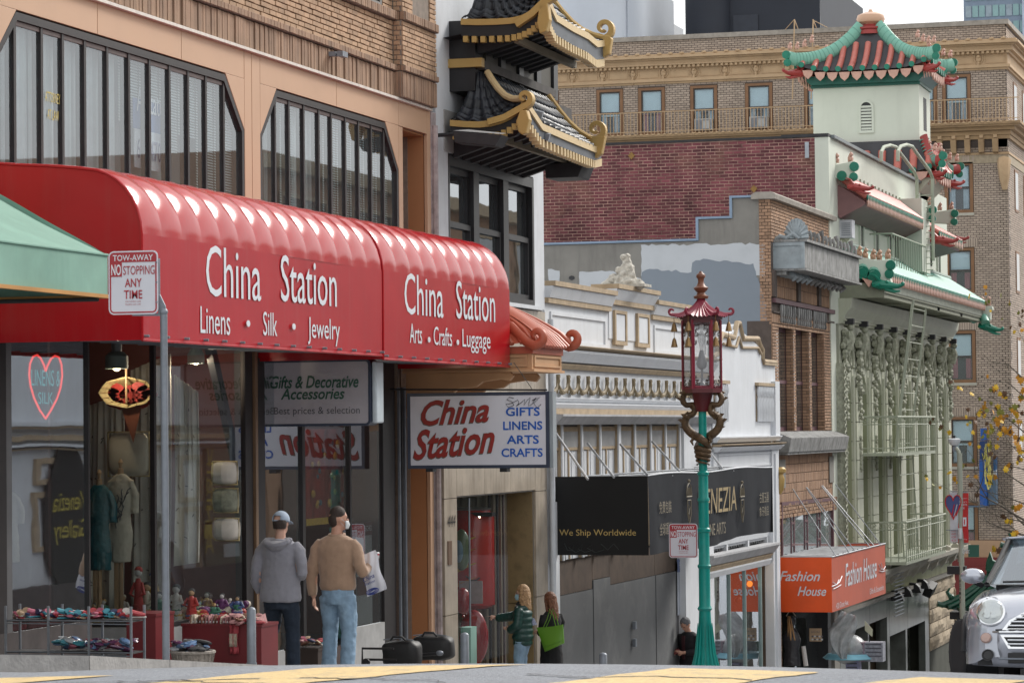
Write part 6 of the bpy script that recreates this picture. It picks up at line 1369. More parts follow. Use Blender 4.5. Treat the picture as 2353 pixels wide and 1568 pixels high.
part('shop_back',_B(-14,-13.95,74.2,89.7,-7.5,-3.1),mat('brown_door',(.07,.045,.025),.5,var=.3),GB)
# rusticated sandstone, real blocks
mSand = mat('sandstone',(.43,.35,.25),.9,var=.2,scale=6,bump=1.0,bscale=9,dirt=.5,dirtcol=(.22,.18,.13),dscale=3,island=.1)
part('backing',_B(-13.6,-13.02,89.75,95.4,-7.5,-3.13),mJoint,GB)
z = -3.15; row = 0
def rock(x0,x1,y0,y1,z0,z1,sd):
    rr = random.Random(sd); ny,nz = 5,3; vs = []; 
    for j in range(nz+1):
        for i in range(ny+1):
            e = (i in (0,ny)) or (j in (0,nz)); vs.append((x1 if e else x1+rr.uniform(.02,.07),y0+(y1-y0)*i/ny,z0+(z1-z0)*j/nz))
    fs = [(j*(ny+1)+i,j*(ny+1)+i+1,(j+1)*(ny+1)+i+1,(j+1)*(ny+1)+i) for j in range(nz) for i in range(ny)]
    n0 = len(vs); mb = MB().add(vs,fs); mb.box(x0,x1-.001,y0,y1,z0,z1); return mb
while z > -7.2:
    h_ = .42; off = .0 if row % 2 else .9; y = 89.75-off
    while y < 95.4:
        a,b = max(y,89.75),min(y+1.8,95.4)
        if b-a > .1 and not (z < -5.0 and a < 94.4 and b > 90.2): part('sandstone_block',rock(-13.1,-12.98,a+.015,b-.015,z-h_+.02,z-.01,row*31+int(y*3)),mSand,GB)
        elif b-a > .1 and b > 94.4: part('sandstone_block',rock(-13.1,-12.98,94.5,b-.015,z-h_+.02,z-.01,row*31+int(y*3)),mSand,GB)
        y += 1.8
    z -= h_; row += 1
for i,u in enumerate((2063,2083,2104,2122)):
    q = hx(u,1368-i*9,-12.8); mb = _P([(-12.98,q.z+.16),(-12.8,q.z+.14),(-12.7,q.z+.04),(-12.64,q.z-.13),(-12.98,q.z-.13)],'y',q.y-.1,q.y+.22)
    solo('wall_lamp_hood',mb,mBlack,'%s of the four black lamp hoods over the dark marble shop front' % ['nearest','second','third','farthest'][i],'lamp hood','lamp hoods over the marble shop')
q = hx(2140,1352,-12.7); solo('wall_spot_lamp',MB().cbox((-12.75,q.y,q.z),(.25,.6,.3),(.3,.4,0)).cbox((-12.9,q.y-.2,q.z+.25),(.15,.1,.12)),mBlack,'black tilted spot lamp on the rusticated sandstone wall','spot lamp')
# fire escape
mFE = mat('fire_escape_paint',(.34,.37,.29),.6,var=.12,dirt=.3,dirtcol=(.25,.25,.2),dscale=3)
FE = thing('fire_escape','pale green iron fire escape with two balconies and ladders on the green facade','fire escape',(-12.5,80,-2))
def balcony(y0,y1,z0,hgt,x1,bars):
    part('platform',_B(-13.0,x1,y0,y1,z0-.08,z0),mFE,FE); r = part('railing',_T([(-13,y0,z0+hgt),(x1,y0,z0+hgt),(x1,y1,z0+hgt),(-13,y1,z0+hgt)],.025,6),mFE,FE)
    for zt_ in (.12,hgt-.2): part('rail',_T([(-13,y0,z0+zt_),(x1,y0,z0+zt_),(x1,y1,z0+zt_),(-13,y1,z0+zt_)],.016,5),mFE,r)
    for k in range(bars): y = y0+(y1-y0)*k/(bars-1); part('bar',_T([(x1,y,z0),(x1,y,z0+hgt)],.013,5),mFE,r)
    for k in range(6): x = -13+(x1+13)*k/5; part('bar',_T([(x,y0,z0),(x,y0,z0+hgt)],.015,5),mFE,r)
    for k in range(4): cp,_ = scroll((-12.9+(x1+12.95)*k/4+.05,y0,z0+hgt-.1),.09,1.3,0,1,1,'xz',12,1); part('scroll',_T(cp,.01,4),mFE,r)
p = hx(2012,1045,-12.1); balcony(77.6,84.6,hy(2012,1040,77.6).z,.95,hy(2062,1040,77.6).x,22)
pz_ = hy(2012,1040,77.6).z
balcony(78.6,86.2,hy(2050,1290,78.6).z,1.05,hy(2082,1290,78.6).x,22); pz2 = hy(2050,1290,78.6).z
def ladder(p0,p1,w_,n):
    p0,p1 = Vector(p0),Vector(p1); d = V((0,w_,0)); l = part('ladder',_T([p0,p1],.02,6),mFE,FE); part('stile',_T([p0+d,p1+d],.02,6),mFE,l)
    for k in range(n): q = p0+(p1-p0)*(k+.5)/n; part('rung',_T([q,q+d],.014,5),mFE,l)
ladder((-12.35,79.3,pz_),(-11.9,79.8,5.0),2.6,9); ladder((-12.3,80.4,pz2),(-12.3,79.6,pz_),2.6,7); ladder((-12.33,79.33,pz_),(-11.87,79.85,5.0),.12,0)
part('ladder_rail',_T([(-12.45,82.6,pz_),(-11.95,82.9,5.0)],.03,6),mFE,FE)
mb = MB()
for k in range(12): part('drop_ladder_rung',_B(-12.38,-12.34,79.0,80.6,-2.4-.10*k,-2.385-.10*k),mSteel,FE)
part('railing_mesh',_T([hy(2000,560,80),hy(2000,561,80)],.001,3),mFE,FE) if False else None
# small iron balcony on the green roof and the tall ladder over the parapet
r2 = thing('roof_railing','pale iron guard rail standing on the green tile roof','railing',(-12.4,83,5.6))
a,b = hx(2040,572,-12.4).y,hx(2119,600,-12.4).y
part('top_rail',_T([(-12.9,a,6.75),(-12.3,a,6.75),(-12.3,b,6.75),(-12.9,b,6.75)],.025,6),mFE,r2)
for k in range(16): y = a+(b-a)*k/15; part('bar',_T([(-12.3,y,5.75),(-12.3,y,6.75)],.015,5),mFE,r2)
LD = thing('gooseneck_ladder','tall pale gooseneck ladder rising over the green parapet','ladder',(-12.4,82,5.6))
yl = 82.2
gn = [hx(u,v,-12.55) for u,v in ((2024,372),(2024,350),(2030,338),(2045,334),(2058,338),(2066,350),(2100,395),(2106,410),(2108,600))]
gn = [V((-12.55+.0,p.y,p.z)) for p in gn]
part('stile',_T(gn,.05,8),mFE,LD); part('stile',_T([p+V((.45,0,-.0)) for p in gn],.05,8),mFE,LD)
for k in range(14): z = 5.9+.3*k*.6; part('rung',_T([(-12.55,gn[-1].y,z),(-12.1,gn[-1].y,z)],.015,5),mFE,LD)
# ---- tower
tw = lambda u,v,Y=89.2: hy(u,v,Y)
tx0,tx1,tY0,tY1 = -16.24,-13.0,89.2,91.5; tzb,tzt = 8.2,12.0
part('tower_wall',_B(tx0,tx1,tY0,tY1,tzb,tzt),mG2,GB)
# louvred arched vent
vc = tw(1990,265); v0 = tw(1990,300).z; v1 = tw(1990,235).z
arch = lambda hw,z0_,z1_: [(vc.x-hw,z0_),(vc.x+hw,z0_),(vc.x+hw,z1_-hw)]+[(vc.x+hw*cos(a*pi/8),z1_-hw+hw*sin(a*pi/8)) for a in range(1,8)]+[(vc.x-hw,z1_-hw)]
part('vent_frame',_R(arch(.23,v0-.08,v1+.06),arch(.165,v0,v1),'y',tY0-.05,tY0-.001),mG2,GB); part('vent_dark',_P(arch(.166,v0,v1),'y',tY0-.01,tY0-.004),mBlack,GB)
for k in range(8): z = v0+.02+(v1-v0-.1)*k/8; part('louvre',MB().add([(vc.x-.16,tY0-.015,z+.07),(vc.x+.16,tY0-.015,z+.07),(vc.x+.16,tY0-.05,z),(vc.x-.16,tY0-.05,z)],[(3,2,1,0)]),mG2,GB)
part('vent_dark',_B(tx1,tx1+.01,90.1,90.7,10.6,11.6),mBlack2,GB)
part('tower_cornice',_P([(tx0-.02,tzt-.02),(tx1+.02,tzt-.02),(tx1+.3,tzt+.24),(tx0-.3,tzt+.24)],'y',tY0-.25,tY1+.25),mat('dark_green_cornice',(.0,.085,.06),.45),GB); part('tower_cornice',_B(tx0-.05,tx1+.05,tY0-.1,tY1+.1,tzt-.1,tzt-.021),mat('dark_green_cornice'),GB)
def tower_roof(cx,cy,hx_,hy_,ze,zp_,nroll,mh,mb_,curve=1.7,rt=.25,hipw=.2,endup=.35):
    def S(side,s,t):    # s -1..1 along the eave, t 0 eave..1 top
        q = (1-t); k = rt+(1-rt)*q**1.0; z = ze+(zp_-ze)*(t**curve)
        z = ze+(zp_-ze)*(t*.45+.55*t**2.6)
        if side == 'n': return V((cx+s*hx_*k,cy-hy_*k,z+endup*abs(s)**5*(1-t)**2))
        if side == 'e': return V((cx+hx_*k,cy+s*hy_*k,z+endup*abs(s)**5*(1-t)**2))
        if side == 's': return V((cx-s*hx_*k,cy+hy_*k,z+endup*abs(s)**5*(1-t)**2))
        return V((cx-hx_*k,cy-s*hy_*k,z+endup*abs(s)**5*(1-t)**2))
    for sd in 'nesw':
        part('roof_slope',_S(lambda u,v: S(sd,2*u-1,v),16,10),mb_,GB)
        n = nroll if sd in 'ns' else max(5,int(nroll*hy_/hx_))
        ax = {'n':V((1,0,0)),'e':V((0,1,0)),'s':V((-1,0,0)),'w':V((0,-1,0))}[sd]; outv = {'n':(0,-1,0),'e':(1,0,0),'s':(0,1,0),'w':(-1,0,0)}[sd]
        H_ = hx_ if sd in 'ns' else hy_
        for k in range(n):
            s = -1+2*(k+.5)/n; tmax = min(.78,(1-abs(s))/(1-rt)*1.0)
            if tmax < .08: tmax = .08
            pts = []
            for j in range(7):
                t = tmax*j/6; kk = rt+(1-rt)*(1-t); p = S(sd,max(-1,min(1,s/kk)),t); pts.append(p+V((0,0,.05)))
            part('tile_roll',_T(pts,H_/n*.5,10),mRT,GB); p = pts[0]+Vector(outv)*.03
            part('roll_cap',_L([(H_/n*.46,-.04),(H_/n*.46,.04)],tuple(p),12,M=Vector(outv).to_track_quat('Z','Y').to_matrix()),mGT,GB)
            if k < n-1 or True:
                q = S(sd,s+1/n,0)+V((0,0,-.05)); w_ = H_/n*.92; part('drip_tile',MB().add([tuple(q+ax*(-w_)),tuple(q+ax*w_),tuple(q+ax*w_*.7+V((0,0,-.16))),tuple(q+V((0,0,-.27))),tuple(q-ax*w_*.7+V((0,0,-.16)))]+[tuple(q+Vector(outv)*-.05+ax*a_+V((0,0,b_))) for a_,b_ in ((-w_,0),(w_,0),(w_*.7,-.16),(0,-.27),(-w_*.7,-.16))],[(0,4,3,2,1),(5,6,7,8,9),(0,1,6,5),(1,2,7,6),(2,3,8,7),(3,4,9,8),(4,0,5,9)]),mPink,GB) if s+1/n < 1 else None
    for sx,sy,sd,s in ((1,-1,'n',1),(-1,-1,'n',-1),(1,1,'s',-1),(-1,1,'s',1)):
        pts = [S(sd,s,t) for t in (0,.1,.2,.3,.42,.55,.7,.85,1)]; tip = pts[0]; d = V((sx,sy,0)).normalized()
        pts = [tip+d*.28+V((0,0,.16))]+[p+V((0,0,.12)) for p in pts]
        hp = part('hip',_T(pts,[hipw*.54]*10,10,flat=1.9),mh,GB)
        for j in range(1,len(pts)-1):
            for f in (0,.5): a_ = Vector(pts[j])*(1-f)+Vector(pts[j+1])*f; b_ = (Vector(pts[j+1])-Vector(pts[j])).normalized(); part('hip_seam',_T([a_-b_*.012,a_+b_*.012],hipw*.552,10,flat=1.9),mJade2,hp)
        e = tip+d*.33+V((0,0,.1))
        disc(GB,(e.x,e.y-.02,e.z+.14),.13,mGT); disc(GB,(e.x-.03*sx,e.y-.02,e.z-.10),.115,mGT)
        beasts(GB,[tuple(tip+d*(.2-.27*j)+V((0,0,.40+.05*j*j*.6))) for j in range(4)],mPink,.15)
        dragon(tip-d*.15+V((0,0,-.3)),d,.62,mRD)
        for j in range(5): q = tip-d*(.1+.12*j)+V((0,0,-.3)); part('dragon_tooth',_T([q+V((.0,0,0)),q+V((0.03,0,-.28))],[.04,.01],5),mPink,GB)
cx_,cy_ = (tx0+tx1)/2,(tY0+tY1)/2
tower_roof(cx_,cy_,2.05,1.65,tzt+.36,13.75,11,mJade,mSlate,rt=.13,endup=.28)
part('finial',_L([(.42,13.62),(.4,13.75),(.45,13.78),(.45,13.83),(.3,13.86),(.27,13.93)],(cx_,cy_,0),20),mRD,GB)
fz_ = 13.9; part('finial_bulb',_L([(.24,fz_),(.26,fz_+.04),(.4,fz_+.1),(.44,fz_+.2),(.4,fz_+.32),(.22,fz_+.4),(.08,fz_+.42),(.05,fz_+.5)],(cx_,cy_,0),24),mat('peach_glaze',(.58,.36,.24),.35,var=.1),GB)
# lower skirt roof of the tower
tower_roof(cx_+.05,cy_,2.15,1.7,9.2,10.2,9,mRD,mSlate,rt=.8,hipw=.15,endup=.2)
part('skirt_ridge',_B(tx0-.2,tx1+.25,tY0-.2,tY1+.2,9.75,10.1),mRD,GB); part('skirt_cornice',_P([(tx0,8.6),(tx1,8.6),(tx1+.45,9.05),(tx0-.45,9.05)],'y',tY0-.4,tY1+.4),mG1,GB)
part('tower_wall',_B(tx0+.1,tx1+.0,tY0+.1,tY1,6.5,8.6),mG2,GB)
# == HOTEL ACROSS THE CROSS STREET
mHB = mat('grey_tan_brick',(.385,.31,.25),.85,var=.1,scale=1,island=.14,dirt=.3,dirtcol=(.25,.2,.17),dscale=.5)
mHM = mat('dark_brown_mortar',(.10,.08,.07),.95,var=.2)
mHT = mat('ochre_terracotta',(.46,.32,.19),.75,var=.1,scale=2,dirt=.4,dirtcol=(.3,.18,.09),dscale=1.5)
mHW = mat('brown_wood_frame',(.20,.10,.045),.6,var=.15)
mShade = mat('roller_shade',(.62,.68,.70),.7,var=.03)
HO = thing('grey_brick_hotel','tall grey tan brick hotel with ochre cornices and sash windows across the street','building',(-20,112,-6))
HY = 111.5; HX0,HX1 = -33,-12.95; HYE = 140
cols_top = [-30.9,-28.3,-26.63,-24.56,-22.4,-20.1,-16.1,-14.83]; 
hol = []
def hwin(xc,zb_,zt_,w_=.82,kind=0):
    f = part('window',_R([(xc-w_/2-.12,zb_-.12),(xc+w_/2+.12,zb_-.12),(xc+w_/2+.12,zt_+.1),(xc-w_/2-.12,zt_+.1)],[(xc-w_/2,zb_),(xc+w_/2,zb_),(xc+w_/2,zt_),(xc-w_/2,zt_)],'y',HY-.03,HY+.12),mHW,HO)
    zm = (zb_+zt_)/2-.02
    for a,b,yy in ((zb_,zm,.05),(zm,zt_,.0)):
        part('sash',_R([(xc-w_/2,a),(xc+w_/2,a),(xc+w_/2,b),(xc-w_/2,b)],[(xc-w_/2+.05,a+.05),(xc+w_/2-.05,a+.05),(xc+w_/2-.05,b-.05),(xc-w_/2+.05,b-.05)],'y',HY+.02+yy,HY+.06+yy),mat('dark_sash',(.05,.04,.035),.5),f)
    part('pane',_B(xc-w_/2+.03,xc+w_/2-.03,HY+.065,HY+.068,zb_,zt_),glass('hotel_glass',(.85,.9,.92),.06,.03),f)
    part('shade',_B(xc-w_/2+.02,xc+w_/2-.02,HY+.08,HY+.085,zm-.02-.1*(kind % 2),zt_),mShade,f)
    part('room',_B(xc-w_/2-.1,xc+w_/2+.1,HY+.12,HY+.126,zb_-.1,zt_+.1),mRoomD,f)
    mc = mat('pale_curtain',(.42,.46,.50),.9,var=.2,scale=5)
    for s in (-1,1): part('curtain',_S(lambda u,v: (xc+s*(w_/2-.02-.24*u),HY+.1+.01*sin(u*12),zb_+(zm-zb_)*v),8,1),mc if kind != 2 else mat('rose_curtain',(.35,.12,.13),.9),f)
    part('lintel_shadow',_B(xc-w_/2-.15,xc+w_/2+.15,HY-.06,HY+.1,zb_-.22,zb_-.121),mHT if zb_ > 12 else mLedge,HO); hol.append((xc-w_/2-.13,xc+w_/2+.13,zb_-.22,zt_+.11))  # projecting sill block below the hotel window
zw0,zw1 = 13.05,14.68
kinds = [0,1,2,0,0,1,0,1]
for i,x in enumerate(cols_top): hwin(x,zw0,zw1,kind=kinds[i])
for j,(a,b) in enumerate([(9.68,11.36),(6.66,8.14),(3.3,5.03),(.16,1.8),(-3.3,-1.4)]):
    hwin(-14.79,a,b,kind=[0,2,2,1,2][j]); hwin(-16.12,a,b,kind=1)
part('wall',_B(HX0,HX1,HY+.13,HY+.5,-9,16.6),mHM,HO)
mb = MB()
# brick field (mortar sheet has the openings too)
cells = sorted(hol)
def holes_sheet(x0,x1,z0,z1):
    xs_ = sorted({x0,x1}|{h[0] for h in hol if x0<h[0]<x1}|{h[1] for h in hol if x0<h[1]<x1}); zs_ = sorted({z0,z1}|{h[2] for h in hol if z0<h[2]<z1}|{h[3] for h in hol if z0<h[3]<z1}); mb = MB()
    for i in range(len(xs_)-1):
        for j in range(len(zs_)-1):
            cx,cz = (xs_[i]+xs_[i+1])/2,(zs_[j]+zs_[j+1])/2
            if not any(h[0]<cx<h[1] and h[2]<cz<h[3] for h in hol): mb.add([(xs_[i],HY,zs_[j]),(xs_[i+1],HY,zs_[j]),(xs_[i+1],HY,zs_[j+1]),(xs_[i],HY,zs_[j+1])],[(0,1,2,3)])
    return mb
part('mortar_bed',holes_sheet(HX0,HX1,-3.2,16.6),mHM,HO)
HO_n = brick_wall(HO,mHB,'y',HY,HX0,HX1,16.02,16.6,bw=.225,bh=.0865,joint=.02,proud=.012,nparts=0)
brick_wall(HO,mHB,'y',HY,HX0,HX1,12.9,15.0,bw=.225,bh=.0865,joint=.02,proud=.012,nparts=0,holes=hol)
brick_wall(HO,mHB,'y',HY,-17.2,HX1,-2.7,12.0,bw=.225,bh=.0865,joint=.02,proud=.012,nparts=300,holes=hol,keyfn=lambda t: (abs(t[2]-4.5) > 5,-t[0]))
# street side of the hotel
part('side_wall',_B(-33,HX1-.0,HYE-.3,HYE,-9,16.6),mHM,HO)
part('side_wall',_B(HX1-.35,HX1-.01,HY,HYE,-9,16.6),mHM,HO)
brick_wall(HO,mHB,'x',HX1-.01,HY,HYE,-2.7,16.5,bw=.45,bh=.0865,joint=.022,proud=.014,nparts=0)
for y in (113.5,116.5,120,124,129):
    for zb_ in (13.05,9.7,6.6,3.3,.2): f = part('window',_B(HX1-.02,HX1+.03,y,y+1.1,zb_,zb_+1.6),mHW,HO); part('pane',_B(HX1+.031,HX1+.035,y+.1,y+1.0,zb_+.1,zb_+1.5),mat('dark_window_pane'),f)
# roof coping and the great cornice
def band(z0_,z1_,dx,m=mHT,nm='cornice'): part(nm,MB().add([(HX0,HY-dx,z0_),(HX1+dx,HY-dx,z0_),(HX1+dx,HYE,z0_),(HX0,HY-dx,z1_),(HX1+dx,HY-dx,z1_),(HX1+dx,HYE,z1_),(HX0,HY+.02,z0_),(HX1-.02,HY+.02,z0_),(HX1-.02,HYE,z0_),(HX0,HY+.02,z1_),(HX1-.02,HY+.02,z1_),(HX1-.02,HYE,z1_)],[(0,1,4,3),(1,2,5,4),(3,4,10,9),(4,5,11,10),(6,7,1,0),(7,8,2,1)]),m,HO)
band(16.6,16.78,.1,mStoneC,'coping')
for z0_,z1_,dx in [(15.95,16.02,.42),(15.86,15.949,.5),(15.8,15.859,.34),(15.66,15.799,.24),(15.6,15.659,.28),(15.5,15.599,.14),(15.1,15.499,.05),(14.98,15.09,.16),(14.9,14.979,.08)]: band(z0_,z1_,dx)
for k in range(110):
    x = HX0+.1+k*.185
    if x < HX1+.2: part('dentil',_B(x,x+.1,HY-.24,HY-.14,15.5,15.598),mHT,HO)
for k in range(46): x = HX0+.2+k*.44; part('leaf',_O((x,HY-.44,16.03),.06,6,4,(1.6,.6,.8)),mHT,HO) if x < HX1+.3 else None
for k in range(60): x = HX0+.1+k*.34; part('egg',_O((x,HY-.1,15.06),.04,6,4,(2,1,1)),mHT,HO) if x < HX1 else None
for k in range(17):
    x = -32.2+k*1.215
    if x > HX1-.3: break
    part('cartouche',_O((x,HY-.09,15.32),.11,8,6,(1,.6,1.3)).ball((x,HY-.13,15.4),.07,8,5).tube([(x,HY-.09,15.2),(x-.03,HY-.1,15.05),(x+.02,HY-.1,14.92)],[.07,.05,.02],6).tube([(x-.13,HY-.07,15.48),(x-.16,HY-.07,15.28),(x-.06,HY-.07,15.15)],.025,5).tube([(x+.13,HY-.07,15.48),(x+.16,HY-.07,15.28),(x+.06,HY-.07,15.15)],.025,5),mHT,HO)
    if x+1.0 < HX1: part('panel_frame',_R([(x+.22,15.15),(x+1.0,15.15),(x+1.0,15.45),(x+.22,15.45)],[(x+.25,15.18),(x+.97,15.18),(x+.97,15.42),(x+.25,15.42)],'y',HY-.07,HY-.05),mHT,HO)
# belt cornice with railing
for z0_,z1_,dx in [(12.82,12.92,.55),(12.75,12.82,.48),(12.62,12.75,.3),(12.45,12.61,.14),(12.3,12.44,.1)]: band(z0_,z1_,dx,mat('ochre_belt',(.33,.22,.12),.8,var=.12,dirt=.5,dirtcol=(.15,.10,.06),dscale=1.5))
for k in range(90): x = HX0+.1+k*.23; part('rope_bead',_O((x,HY-.56,12.9),.045,6,4,(1.6,.7,.8)),mHT,HO) if x < HX1+.5 else None
for k in range(40):
    x = HX0+.3+k*.52
    if x < HX1-.2: part('rosette',_B(x,x+.14,HY-.18,HY-.1,12.34,12.46),mHT,HO)
    if x > -17.2 and x < HX1-.1: part('console',_P([(HY-.1,11.75),(HY-.3,11.8),(HY-.34,12.0),(HY-.42,12.28),(HY-.1,12.29)],'x',x-.02,x+.18),mat('ochre_belt'),HO)
band(11.72,11.8,.06); band(11.4,11.7,.03,mat('ornate_tan_frieze',(.33,.27,.19),.8,var=.2,scale=8),'frieze')
for i,x in enumerate([-14.79]): pass
RL = part('balcony_railing',_T([(HX0,HY-.5,13.78),(HX1+.5,HY-.5,13.78)],.02,5).tube([(HX0,HY-.5,13.02),(HX1+.5,HY-.5,13.02)],.015,5),mHT,HO)
for k in range(150):
    x = HX0+.1+k*.135
    if x < HX1+.5: part('baluster_bar',_B(x,x+.022,HY-.51,HY-.488,12.93,13.78),mHT,RL)
for x in (-30.9,-24.56,-22.4): t = thing('air_conditioner',{-30.9:'window air conditioner at the leftmost hotel window behind the railing',-24.56:'grey window air conditioner below the third full hotel window shade',-22.4:'grey window air conditioner in the hotel window just left of the ladder rails'}[x],'air conditioner',(x,HY-.1,13.05)); part('casing',_B(x-.34,x+.34,HY-.2,HY+.05,13.03,13.48),mat('ac_grey',(.42,.44,.45),.5),t); part('grille',_R([(x-.3,13.07),(x+.3,13.07),(x+.3,13.44),(x-.3,13.44)],[(x-.02,13.1),(x+.27,13.1),(x+.27,13.41),(x-.02,13.41)],'y',HY-.215,HY-.2),mSteel,t)
# soldier arches above the lower windows
for zt_ in (11.36,8.14,5.03,1.8,-1.4): part('arch_brick_backing',_B(-16.9,-14.1,HY-.02,HY+.0,zt_+.13,zt_+.45),mHM,HO); brick_wall(HO,mHB,'y',HY-.02,-16.9,-14.1,zt_+.12,zt_+.46,bw=.09,bh=.34,joint=.018,proud=.014,nparts=0,vertical=True)
q = hy(2308,402,HY); part('carved_bracket',_T([(q.x,HY-.1,q.z+.55),(q.x,HY-.25,q.z+.3),(q.x,HY-.18,q.z-.1),(q.x,HY-.08,q.z-.55)],[.26,.24,.2,.1],8),mHT,HO)
part('plinth_panel',_B(-17.2,-12.9,HY-.1,HY,-3.35,-2.72),mat('pinkish_tan_stone',(.42,.27,.17),.7,var=.08),HO)
mRS = mat('maroon_shop_paint',(.17,.018,.018),.5,var=.12)
part('shop_front',_B(-24,-12.8,HY-.25,HY,-7.5,-3.36),mRS,HO); part('shop_moulding',_B(-24,-12.7,HY-.36,HY-.25,-3.95,-3.7),mRS,HO); part('shop_moulding',_B(-24,-12.7,HY-.34,HY-.25,-5.2,-5.05),mRS,HO)
part('shop_diamond',_P([(-14.35,-4.7),(-14.2,-4.45),(-14.35,-4.2),(-14.5,-4.45)],'y',HY-.27,HY-.25),mSteel,HO)
part('shop_opening',_B(-20,-13,HY-.26,HY-.2,-7.5,-5.6),mBlack,HO)
# roof ladder rails
RLd = thing('roof_ladder','pale ladder rails curving over the hotel roof edge','ladder',(-21,HY-.6,13))
for u in (1820,1865-2):
    a,b = tw(u,44,HY-.6),tw(u,228,HY-.6); part('stile',_T([(a.x,HY+.9,16.7),(a.x+.02,HY-.3,a.z),(a.x+.08,HY-.6,a.z-.02),(b.x,HY-.6,b.z)],.025,5),mHT,RLd); part('stay',_T([(a.x,HY-.3,a.z),(a.x+(-.5 if u < 1840 else .6),HY+.2,16.75)],.015,5),mHT,RLd)
q = tw(1836,68,HY+2); part('red_bracket',_B(q.x-.4,q.x+.1,HY+2,HY+2.05,q.z-.05,q.z),mRD,RLd)
# == BUILDINGS BEYOND
def slab_b(name,label,poly,Y0_,Y1_,m,**k): t = thing(name,label,'building',(poly[0][0],Y0_,0)); part('wall',_P(poly,'y',Y0_,Y1_),m,t); return t
p = lambda u,v,Y: (hy(u,v,Y).x,hy(u,v,Y).z)
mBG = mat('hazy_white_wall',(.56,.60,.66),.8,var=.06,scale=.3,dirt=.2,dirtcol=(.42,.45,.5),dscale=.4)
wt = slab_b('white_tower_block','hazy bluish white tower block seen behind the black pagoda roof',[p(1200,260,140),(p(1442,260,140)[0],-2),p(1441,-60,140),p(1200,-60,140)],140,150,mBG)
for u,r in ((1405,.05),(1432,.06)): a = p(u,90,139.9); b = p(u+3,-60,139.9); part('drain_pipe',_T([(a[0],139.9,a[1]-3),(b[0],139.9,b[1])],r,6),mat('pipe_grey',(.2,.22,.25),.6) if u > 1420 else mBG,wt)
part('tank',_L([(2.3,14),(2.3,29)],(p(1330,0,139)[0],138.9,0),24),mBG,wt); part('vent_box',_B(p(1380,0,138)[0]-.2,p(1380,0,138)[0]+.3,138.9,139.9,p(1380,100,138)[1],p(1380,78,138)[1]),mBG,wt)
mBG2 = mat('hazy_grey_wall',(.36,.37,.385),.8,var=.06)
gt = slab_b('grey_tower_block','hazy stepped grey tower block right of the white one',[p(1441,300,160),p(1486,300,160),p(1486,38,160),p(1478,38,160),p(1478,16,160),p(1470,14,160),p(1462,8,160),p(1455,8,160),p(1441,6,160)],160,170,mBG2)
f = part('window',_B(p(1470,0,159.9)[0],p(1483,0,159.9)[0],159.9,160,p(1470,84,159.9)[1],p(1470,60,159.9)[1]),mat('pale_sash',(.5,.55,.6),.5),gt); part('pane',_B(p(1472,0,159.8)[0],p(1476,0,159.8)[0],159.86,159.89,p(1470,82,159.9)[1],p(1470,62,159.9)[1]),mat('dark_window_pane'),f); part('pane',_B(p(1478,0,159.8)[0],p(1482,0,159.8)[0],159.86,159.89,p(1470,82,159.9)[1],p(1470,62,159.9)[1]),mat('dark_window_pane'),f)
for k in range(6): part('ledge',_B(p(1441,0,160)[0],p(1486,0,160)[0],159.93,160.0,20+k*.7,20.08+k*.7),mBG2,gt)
mNB = mat('navy_black_wall',(.021,.025,.036),.7,var=.12,scale=.6)
bk = slab_b('black_block','windowless navy black building rising behind the hotel roof',[p(1598,200,145),p(1883,200,145),p(1883,-60,145),p(1598,-60,145)],145,158,mNB)
part('corner_drum',_L([(1.15,10),(1.15,30)],(p(1625,0,145)[0],145.1,0),20),mNB,bk); part('door_outline',_B(p(1683,0,144.9)[0],p(1740,0,144.9)[0],144.93,144.99,p(1700,79,144.9)[1]-2,p(1700,35,144.9)[1]),mat('navy_black_panel',(.026,.031,.044),.6),bk)
a = p(1883,0,145)[0]; a2 = p(1940,0,158)[0]; part('side_wall',MB().add([(a,145,5),(a,145,32),(a2,158,32),(a2,158,5)],[(0,1,2,3)]),mat('hazy_slate_brick',(.13,.14,.155),.8,var=.2,scale=5),bk)
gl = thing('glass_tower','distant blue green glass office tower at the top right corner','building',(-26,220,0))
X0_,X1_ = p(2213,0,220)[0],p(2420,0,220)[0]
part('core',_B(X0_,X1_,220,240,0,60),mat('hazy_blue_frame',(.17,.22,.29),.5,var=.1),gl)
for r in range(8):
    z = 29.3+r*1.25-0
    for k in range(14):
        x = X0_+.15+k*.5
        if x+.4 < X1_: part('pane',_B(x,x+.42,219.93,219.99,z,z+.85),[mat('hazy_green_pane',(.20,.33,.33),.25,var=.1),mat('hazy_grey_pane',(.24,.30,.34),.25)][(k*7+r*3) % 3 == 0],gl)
part('side_wall',_B(p(2350,0,219)[0]-.15,p(2350,0,219)[0]+3,219.6,219.9,20,60),mat('hazy_pale_blue',(.38,.43,.52),.6),gl)
